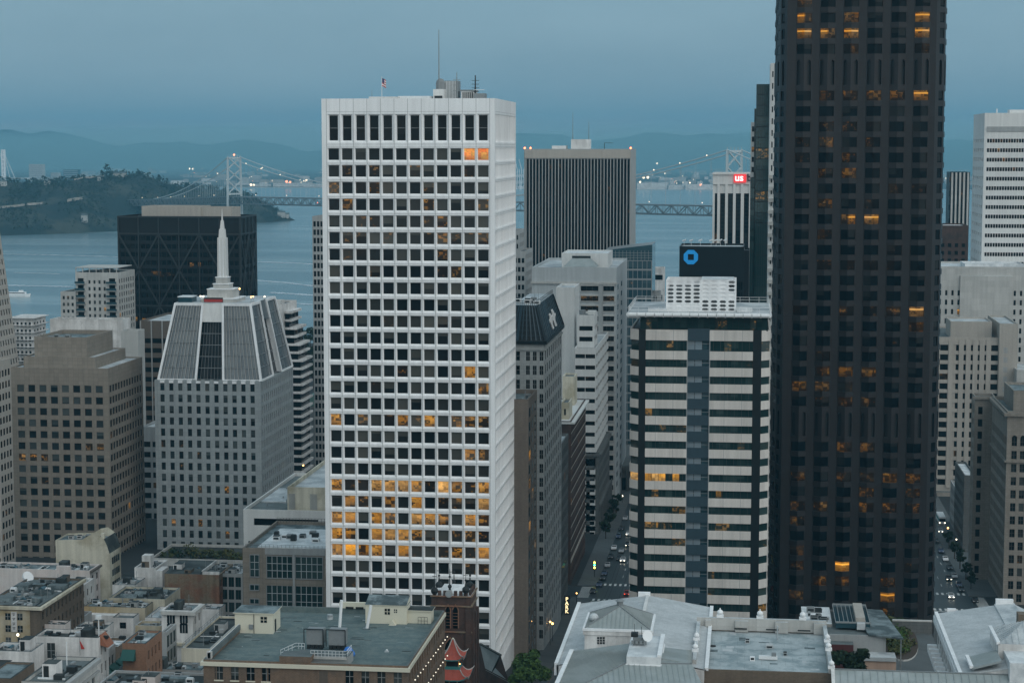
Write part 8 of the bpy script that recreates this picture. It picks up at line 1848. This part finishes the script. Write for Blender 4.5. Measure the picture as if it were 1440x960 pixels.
def isl_pt(k, f):
    i = min(int(k), len(cols_) - 2); u = k - i; jf = f * 9; j = min(int(jf), 13); w = jf - j
    return (cols_[i][j].lerp(cols_[i][j + 1], w)).lerp(cols_[i + 1][j].lerp(cols_[i + 1][j + 1], w), u)
for n_ in range(5200):
    k = tr.uniform(0, 113.5); f = tr.uniform(.05, 1.2); dens = .55 + .65 * math.sin(k * .33 + 2.2 * math.sin(f * 4)) + .35 * f
    if k > 95: dens += .3
    if tr.random() > dens: continue
    p_ = isl_pt(k, f); h = tr.uniform(4, 9) * (1.25 if .8 < f < 1.05 else .8)
    if k > 104: h *= .6
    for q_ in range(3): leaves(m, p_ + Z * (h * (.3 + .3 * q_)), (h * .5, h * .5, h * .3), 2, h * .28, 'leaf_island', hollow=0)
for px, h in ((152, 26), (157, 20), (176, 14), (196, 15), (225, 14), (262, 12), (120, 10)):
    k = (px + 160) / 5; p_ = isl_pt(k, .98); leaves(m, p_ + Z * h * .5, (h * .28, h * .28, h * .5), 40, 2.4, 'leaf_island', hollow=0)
tagS(m.build('woodland'), 'stuff')
def islroad(pts, w):
    m = MB(); qs = []
    for px, f0, f1, n in pts:
        pass
    return m
m = MB()
def wall_line(px0, px1, py0, py1, h):
    for i in range(12):
        a, b_ = px0 + (px1 - px0) * i / 12, px0 + (px1 - px0) * (i + 1) / 12
        for pa, pb in ((a, b_),):
            def at(px):
                py = py0 + (py1 - py0) * (px - px0) / (px1 - px0); best = None
                for s in range(60):
                    f = s / 60; p_ = isl_pt((px + 160) / 5, f); pr2 = proj(p_)
                    if pr2 and pr2[1] < py: return p_
                return p_
            A, C = at(pa), at(pb); m.face([A - V((0, 9, -1)), C - V((0, 9, -1)), C + V((0, -9, h)), A + V((0, -9, h))], 'concrete_tan'); m.face([A + V((0, -9, h)), C + V((0, -9, h)), C + V((0, 6, h)), A + V((0, 6, h))], 'concrete_tan')
wall_line(-40, 64, 299, 288, 5); wall_line(98, 120, 285.5, 281.5, 6); wall_line(108, 150, 254, 249.5, 4)
tagS(m.build('island_road'))
for i, (px, f, w, h, lab) in enumerate(((172, .97, 26, 6, 'long white house on the island ridge'), (9, .9, 10, 7, 'small white house at the left of the island'), (70, .93, 9, 6, 'small white house on the island treeline'), (144, .9, 8, 5, 'tiny pale house below the island ridge'), (121, .12, 9, 10, 'pale hut near the island shore'), (397, .5, 14, 9, 'pale cottage at the island tip'), (404, .55, 10, 8, 'small lit cottage at the island tip'))):
    p_ = isl_pt((px + 160) / 5, f); o = empty('island_house', p_, lab, 'house', 'houses on the island'); m = MB(); m.box(p_.x - w / 2, p_.x + w / 2, p_.y - 12, p_.y - 2, p_.z - 3, p_.z + h, 'concrete_pale'); m.build('wall', o); m = MB(); m.prism([V((p_.x - w / 2 - .5, p_.y - 12.5, p_.z + h)), V((p_.x - w / 2 - .5, p_.y - 1.5, p_.z + h)), V((p_.x - w / 2 - .5, p_.y - 7, p_.z + h + 3))], V((w + 1, 0, 0)), 'roof_grey'); m.build('roof', o)

# ------------------------------------------------------------------ suspension bridge
br = empty('suspension_bridge', (0, 2700, 0), 'double deck suspension bridge with braced towers crossing the bay to the island', 'bridge'); br['_w'] = (0, 2700, 0)
def dk(px, py, Y): p = P(px, py, Y); return p
D = [dk(1300, 303, 1990), dk(1032, 297, 2250), dk(330, 281.5, 3040), dk(222, 284.5, 3450), dk(185, 285, 3580)]
T5, T6 = D[1], D[2]
def btower(base, ztop, label):
    m = MB(); d = ((T6 - T5).normalized()); s = V((d.y, -d.x, 0)); s = s if s.x > 0 else -s
    wt, wb = 11.5, 13.5; A = lambda sg, z_: V((base.x, base.y, 0)) + s * sg * (wb + (wt - wb) * z_ / ztop) + Z * z_
    for sg in (-1, 1): m.tube(A(sg, -3), A(sg, ztop), 2.7, 'bridge_paint', 4, 2.0)
    zs = [base.z + 10, base.z + 10 + (ztop - base.z - 10) * .36, base.z + 10 + (ztop - base.z - 10) * .68, ztop]
    for a, b_ in zip(zs, zs[1:]):
        m.bar(A(-1, a), A(1, b_), 1.7, 1.7, 'bridge_paint'); m.bar(A(1, a), A(-1, b_), 1.7, 1.7, 'bridge_paint')
    for z_ in (zs[0], ztop - 1.5): m.bar(A(-1, z_), A(1, z_), 2.2, 2.6, 'bridge_paint')
    m.bar(A(-1, 20), A(1, base.z - 8), 1.7, 1.7, 'bridge_paint'); m.bar(A(1, 20), A(-1, base.z - 8), 1.7, 1.7, 'bridge_paint')
    for k in range(5): x = -1 + k / 2; m.tube(A(x, ztop), A(x, ztop + 3.5), .5, 'bridge_paint', 4)
    o = m.build('tower', br); return A
zt6, zt5 = P(330, 221, 3040).z, P(1032, 211, 2250).z
A6 = btower(T6, zt6, ''); A5 = btower(T5, zt5, '')
lit_ = MB(); p = V((T6.x, T6.y, zt6 + 3.5)); lit_.ball(p, 1.7, 'lamp_far_red', 6, 4); lit_.build('warning_light', br)
m = MB(); hg = MB()
path = []
for a, b_ in zip(D, D[1:]):
    n = max(2, int((b_ - a).length / 13))
    for k in range(n): path.append(a.lerp(b_, k / n))
path.append(D[-1])
dd = (T6 - T5).normalized(); sv = V((dd.y, -dd.x, 0)).normalized() * 10.5
for i, (a, b_) in enumerate(zip(path, path[1:])):
    for h in (5.5, -5.5): m.bar(a + Z * h, b_ + Z * h, 20, 1.6, 'bridge_deck')
    for sg in (-1, 1):
        s = sv * sg; m.bar(a + s - Z * 5, a + s + Z * 5, .7, .7, 'bridge_deck'); m.bar(a + s + Z * (5 if i % 2 else -5), b_ + s + Z * (-5 if i % 2 else 5), .8, .8, 'bridge_deck')
m.build('deck', br)
def cable(p0, p1, sag_z, name='main_cable', end=False):
    m = MB(); n = 44; pts = []
    for k in range(n + 1):
        t_ = k / n; q = p0.lerp(p1, t_)
        if sag_z is not None: q.z -= 4 * (((p0.z + p1.z) / 2) - sag_z) * t_ * (1 - t_)
        else: q.z -= 4 * 12 * t_ * (1 - t_)
        pts.append(q)
    for a, b_ in zip(pts, pts[1:]): m.tube(a, b_, .75, 'bridge_paint', 5, cap=False)
    m.build(name, br)
    for k in range(1, n): 
        zd = min(path, key=lambda w: (w.xy - pts[k].xy).length).z + 6
        if pts[k].z > zd + 1: hg.tube((pts[k].x, pts[k].y, zd), pts[k], .16, 'bridge_paint', 3, cap=False)
for sg in (-1, 1):
    cable(A5(sg, zt5), A6(sg, zt6), D[1].z * .5 + D[2].z * .5 + 9)
    e = D[3] + V((sg * 8, 0, 6)); cable(A6(sg, zt6), e, None); cable(A5(sg, zt5), D[0] + V((sg * 8, 0, 30)), None)
hg.build('hanger', br)
m = MB()
for t_ in (.03, .07, .11, .16, .22, .3, .8, .86, .91, .95):
    a, b_ = A5(-1, zt5), A6(-1, zt6); q = a.lerp(b_, t_); q.z -= 4 * ((a.z + b_.z) / 2 - (D[1].z * .5 + D[2].z * .5 + 9)) * t_ * (1 - t_); m.ball(q + Z * 1.2, .75, 'lamp_far', 5, 3)
for t_ in range(0, len(path), 7): m.ball(path[t_] + Z * 9, .6, 'lamp_far', 5, 3)
for t_ in (2, 3): q = P(447, 277 + t_ * 4, 2890); m.ball(q, 1.0, 'lamp_red' if t_ == 2 else 'lamp_green', 5, 3)
o = m.build('deck_lamp', br); o['kind'] = 'stuff'
# the white cable-stayed looking tower of the far span
q = P(5.5, 250, 5300); eb = empty('white_bridge_tower', (q.x, 5300, 0), 'slim white tower of the far bridge span with slanting cables at the left edge', 'bridge tower'); ztp = P(5, 210.5, 5300).z
m = MB()
for sg in (-1, 1): m.box(q.x + sg * 3.4 - 1.9, q.x + sg * 3.4 + 1.9, 5296, 5304, 0, ztp, 'white_paint')
for k in range(9): m.box(q.x - 1.5, q.x + 1.5, 5297, 5303, 30 + (ztp - 36) * k / 9, 34 + (ztp - 36) * k / 9, 'white_paint', True)
m.build('pylon', eb); m = MB()
for dx, dy in ((16, 42), (-40, 40), (9, 42), (-22, 40)): e = P(5.5 + dx, 210 + dy, 5300); m.tube((q.x, 5300, ztp - 4), e, .8 if abs(dx) < 20 else .8, 'white_paint', 4)
m.build('stay_cable', eb); m = MB(); a, b_ = P(-60, 250.5, 5350), P(40, 251, 5100); m.bar(a, b_, 20, 4, 'bridge_paint'); m.build('deck', eb)

# ------------------------------------------------------------------ the far shore
random.seed(21)
stone('far_land', (.05, .065, .06), var=.3, streak=0, fine=.1, c2=(.09, .10, .095), mottle=.004)
stone('hill_scrub', (.04, .055, .05), var=.2, streak=0, fine=.05, c2=(.05, .06, .045), mottle=.002)
m = MB(); m.face([(-5500, 7450, 2), (5500, 6900, 2), (5500, 14000, 30), (-5500, 14000, 30)], 'far_land'); m.face([(-5500, 7450, -1), (5500, 6900, -1), (5500, 6900, 2), (-5500, 7450, 2)], 'concrete_pale'); tagS(m.build('far_shore'))
m = MB(); rid = []
for k in range(81):
    x = -6500 + 162 * k; hh = 215 + 55 * math.sin(k * .21 + 1) + 40 * math.sin(k * .53) + 22 * math.sin(k * 1.3) + 12 * math.sin(k * 2.7)
    rid.append([V((x, 12500 + 2800 * j / 6, (hh * (j / 6) ** 1.25) * (1 + .12 * math.sin(k * .9 + j)) if j < 6 else hh)) for j in range(7)] + [V((x, 17000, 20))])
for a, b_ in zip(rid, rid[1:]):
    for j in range(7): m.face([a[j], b_[j], b_[j + 1], a[j + 1]], 'hill_scrub')
tagS(m.build('hills', None, True))
m = MB()
for i in range(420):
    y = 7600 + 3800 * random.random() ** 1.5; x = random.uniform(-.36, .26) * y; w, h = random.uniform(15, 60), random.uniform(5, 16) * (1.8 if random.random() < .07 else 1); zg = 2 + (y - 7200) / 6800 * 28; m.box(x - w / 2, x + w / 2, y, y + 30, 0, zg + h, random.choice(('concrete_pale', 'concrete_grey', 'concrete_tan', 'stucco_white')))
tagS(m.build('far_town'), 'stuff')
for i, (px0, px1, pyt, Y, lab) in enumerate(((40.5, 60, 231, 8200, 'pale tower block on the far shore above the island'), (71, 82, 243, 8300, 'small pale block on the far shore right of the tower block'), (89, 110, 238.5, 8400, 'wide blue grey block on the far shore above the island'), (60, 69, 249, 8300, 'low pale block on the far shore between the tower blocks'), (110, 128, 246, 8300, 'long low pale block on the far shore'))):
    a, b_ = P(px0, pyt, Y), P(px1, pyt, Y); o = empty('far_tower_block', ((a.x + b_.x) / 2, Y, 0), lab, 'tower block', 'blocks on the far shore'); m = MB(); m.box(a.x, b_.x, Y, Y + 30, 0, a.z, 'concrete_pale' if i != 2 else 'glass_bluegreen')
    m.build('wall', o); m = MB()
    for k in range(9): m.box(a.x + 2, b_.x - 2, Y - .6, Y - .1, a.z - 8 - 9 * k, a.z - 4 - 9 * k, 'concrete_grey')
    m.build('window_band', o)
for i, (px0, px1, pyt, pyb, Y) in enumerate(((896, 938, 257.5, 264, 7120), (940, 962, 260.5, 265.5, 7100), (964, 1003, 259.5, 265.5, 7080), (728, 740, 262, 266, 7150), (352, 376, 259, 262, 7350), (384, 420, 258, 261.5, 7330), (425, 452, 259, 262.5, 7300))):
    a, b_ = P(px0, pyt, Y), P(px1, pyt, Y); o = empty('warehouse', ((a.x + b_.x) / 2, Y, 2), 'long pale port shed on the far shore, ' + ('widest right of the striped tower', 'shortest right of the striped tower', 'next to the ribbed tower', 'between white and striped tower', 'just right of the bridge tower', 'in the middle of the left group', 'next to the white tower')[i], 'port shed', 'port sheds on the far shore'); m = MB(); m.box(a.x, b_.x, Y, Y + 60, 0, max(a.z, 9), 'stucco_white'); m.build('wall', o)
m = MB()
for i in range(170):
    y = 7150 + 4200 * random.random() ** 2.2; x = random.uniform(-.30, .12) * y; zg = 2 + (y - 7200) / 6800 * 28; m.ball((x, y, zg + random.uniform(10, 22)), random.uniform(.9, 2.0) * (1.7 if random.random() < .05 else 1), 'lamp_far' if random.random() < .85 else 'lamp_far_red', 5, 3)
for px, py, r, mt in ((353, 260, 5, 'lamp_far'), (357, 260, 4, 'lamp_far'), (403, 255.5, 5, 'lamp_far_red'), (408, 256, 4, 'lamp_far_red'), (431, 253, 4, 'lamp_far'), (369, 236, 3, 'lamp_far'), (266.5, 237.5, 4, 'lamp_far'), (271, 237.5, 4, 'lamp_far'), (306, 244, 3, 'lamp_far'), (924, 230, 4, 'lamp_far'), (905, 249.5, 5, 'lamp_far'), (911, 249.5, 5, 'lamp_far'), (900, 256, 4, 'lamp_far'), (985, 260, 3.5, 'lamp_far_red'), (970, 257, 3, 'lamp_far'), (935, 244, 3, 'lamp_far')): m.ball(P(px, py, 7060 if py > 247 else 9000), r, mt, 6, 4)
tagS(m.build('city_lights'), 'stuff')
for i, px in enumerate((729, 735)):
    q = P(px, 255, 7050); o = empty('port_crane', (q.x, 7050, 0), 'white port crane with raised boom %s' % ('right beside the white tower', 'second from the white tower'), 'crane') if False else empty('port_crane', (q.x, 7050, 0), ('white port crane with raised boom right beside the white tower', 'white port crane second from the white tower')[i], 'crane'); m = MB(); zt_ = P(px, 238, 7050).z
    for s in (-6, 6): m.bar((q.x + s, 7050, 0), (q.x + s * .6, 7050, zt_), 3, 3, 'white_paint')
    m.bar((q.x - 4, 7050, zt_), (q.x - 14, 7050, P(px, 224, 7050).z), 2.5, 2.5, 'white_paint'); m.bar((q.x - 4, 7050, zt_ * .7), (q.x + 22, 7050, zt_ * .72), 2.5, 2.5, 'white_paint'); m.build('frame', o)

# ------------------------------------------------------------------ air, sky, sun, camera
m, t, o = nt('evening_haze'); pv = t.nodes.new('ShaderNodeVolumePrincipled'); pv.inputs['Color'].default_value = HAZE_COL + (1,); pv.inputs['Density'].default_value = HAZE_D; pv.inputs['Anisotropy'].default_value = 0.1
t.links.new(pv.outputs[0], o.inputs['Volume'])
m = MB(); m.box(-9500, 9500, -800, 17800, -6, 460, 'evening_haze', True); tagS(m.build('haze'), 'stuff')
m, t, o = nt('fog'); pv = t.nodes.new('ShaderNodeVolumePrincipled'); pv.inputs['Color'].default_value = (.56, .93, 1.0, 1); pv.inputs['Density'].default_value = 3.2e-4; t.links.new(pv.outputs[0], o.inputs['Volume'])
m = MB(); nx_, ny_ = 40, 6      # a low bank of fog lying before the far hills, its top rolling
fp = lambda i, j: V((-5200 + 260 * i, 8900 + 560 * j, 255 + 45 * math.sin(i * .5 + j) + 28 * math.sin(i * 1.3 + 2 * j) + 16 * math.sin(i * 2.9)))
for i in range(nx_):
    for j in range(ny_): m.face([fp(i, j), fp(i + 1, j), fp(i + 1, j + 1), fp(i, j + 1)], 'fog')
dn = lambda p: V((p.x, p.y, -2))
for i in range(nx_): m.face([dn(fp(i, 0)), dn(fp(i + 1, 0)), fp(i + 1, 0), fp(i, 0)], 'fog'); m.face([dn(fp(i + 1, ny_)), dn(fp(i, ny_)), fp(i, ny_), fp(i + 1, ny_)], 'fog')
for j in range(ny_): m.face([dn(fp(0, j + 1)), dn(fp(0, j)), fp(0, j), fp(0, j + 1)], 'fog'); m.face([dn(fp(nx_, j)), dn(fp(nx_, j + 1)), fp(nx_, j + 1), fp(nx_, j)], 'fog')
m.face([dn(fp(0, 0)), dn(fp(0, ny_)), dn(fp(nx_, ny_)), dn(fp(nx_, 0))], 'fog'); tagS(m.build('fog_bank', None, False, True), 'stuff')
w = bpy.data.worlds.new('World'); SC.world = w; w.use_nodes = True; t = w.node_tree; t.nodes.clear(); g = G(t)
sky = g.n('ShaderNodeTexSky', sky_type='NISHITA', sun_disc=False); sky.sun_elevation = math.radians(SUN_EL); sky.sun_rotation = math.radians(180.0 + SUN_AZ); sky.air_density = 1.6; sky.dust_density = 2.0; sky.ozone_density = 2.5
tc = g.n('ShaderNodeTexCoord').outputs['Generated']; s = g.n('ShaderNodeSeparateXYZ', Vector=tc).outputs
# overcast layer: pale to the west behind the camera, blue grey to the east, streaked with cloud
west = g.ramp(g.math('SUBTRACT', g.math('MULTIPLY', s[1], .86), g.math('MULTIPLY', s[0], .5)), .75, -.75)
up_ = g.math('MAXIMUM', s[2], 0.0)
cl = g.noise(g.scaled(tc, (2.2, 2.2, 9.0)), 1.6, 6, .6); fog = g.noise(g.scaled(tc, (5.0, 5.0, 26.0)), 2.2, 6, .62)
upf = g.math('ADD', up_, g.math('MULTIPLY', g.math('SUBTRACT', fog, .5), .06))   # a ragged fog edge low over the hills
east = g.mix(g.math('ADD', g.math('MULTIPLY', g.ramp(upf, .004, .020), .72), g.math('MULTIPLY', g.ramp(up_, .02, .10), .28)), SKY_LOW, SKY_HIGH)
over = g.mix(west, east, SKY_WEST)
over = g.mix(1.0, over, g.n('ShaderNodeCombineXYZ', X=g.math('MULTIPLY_ADD', cl, .66, .67), Y=g.math('MULTIPLY_ADD', cl, .52, .74), Z=g.math('MULTIPLY_ADD', cl, .42, .79)).outputs[0], 'MULTIPLY')
b1 = g.n('ShaderNodeBackground', Strength=.06); t.links.new(sky.outputs[0], b1.inputs['Color'])
b2 = g.n('ShaderNodeBackground', Strength=OVER); t.links.new(over, b2.inputs['Color'])
ad = t.nodes.new('ShaderNodeMixShader'); ad.inputs[0].default_value = .85; t.links.new(b1.outputs[0], ad.inputs[1]); t.links.new(b2.outputs[0], ad.inputs[2])
wo = t.nodes.new('ShaderNodeOutputWorld'); t.links.new(ad.outputs[0], wo.inputs[0])
ld = bpy.data.lights.new('sun', 'SUN'); ld.energy = SUN_E; ld.angle = math.radians(70); ld.color = SUN_C
lo_ = bpy.data.objects.new('sun', ld); COL.objects.link(lo_)
az = math.radians(SUN_AZ); el = math.radians(SUN_EL); dirv = V((-math.sin(az) * math.cos(el), -math.cos(az) * math.cos(el), math.sin(el)))   # towards the sun, behind the camera
lo_.rotation_euler = dirv.to_track_quat('Z', 'Y').to_euler(); lo_.location = (0, -100, 300)
cd = bpy.data.cameras.new('camera'); cd.lens = 36.0 * FPX / 1440.0; cd.sensor_width = 36; cd.clip_start = 1; cd.clip_end = 40000
co = bpy.data.objects.new('camera', cd); COL.objects.link(co); M = Matrix((RT, UP, -FW)).transposed().to_4x4(); M.translation = CAM; co.matrix_world = M; SC.camera = co
SC.view_settings.view_transform = 'Standard'; SC.view_settings.look = 'None'; SC.view_settings.exposure = EXPO; SC.view_settings.gamma = 1; SC.view_settings.use_curve_mapping = False
SC.cycles.use_denoising = True; SC.cycles.max_bounces = 6; SC.cycles.diffuse_bounces = 3; SC.cycles.glossy_bounces = 2; SC.cycles.volume_bounces = 0; SC.cycles.sample_clamp_indirect = 4
SC.render.film_transparent = False
for o in list(bpy.data.objects):
    if '_w' in o: del o['_w']
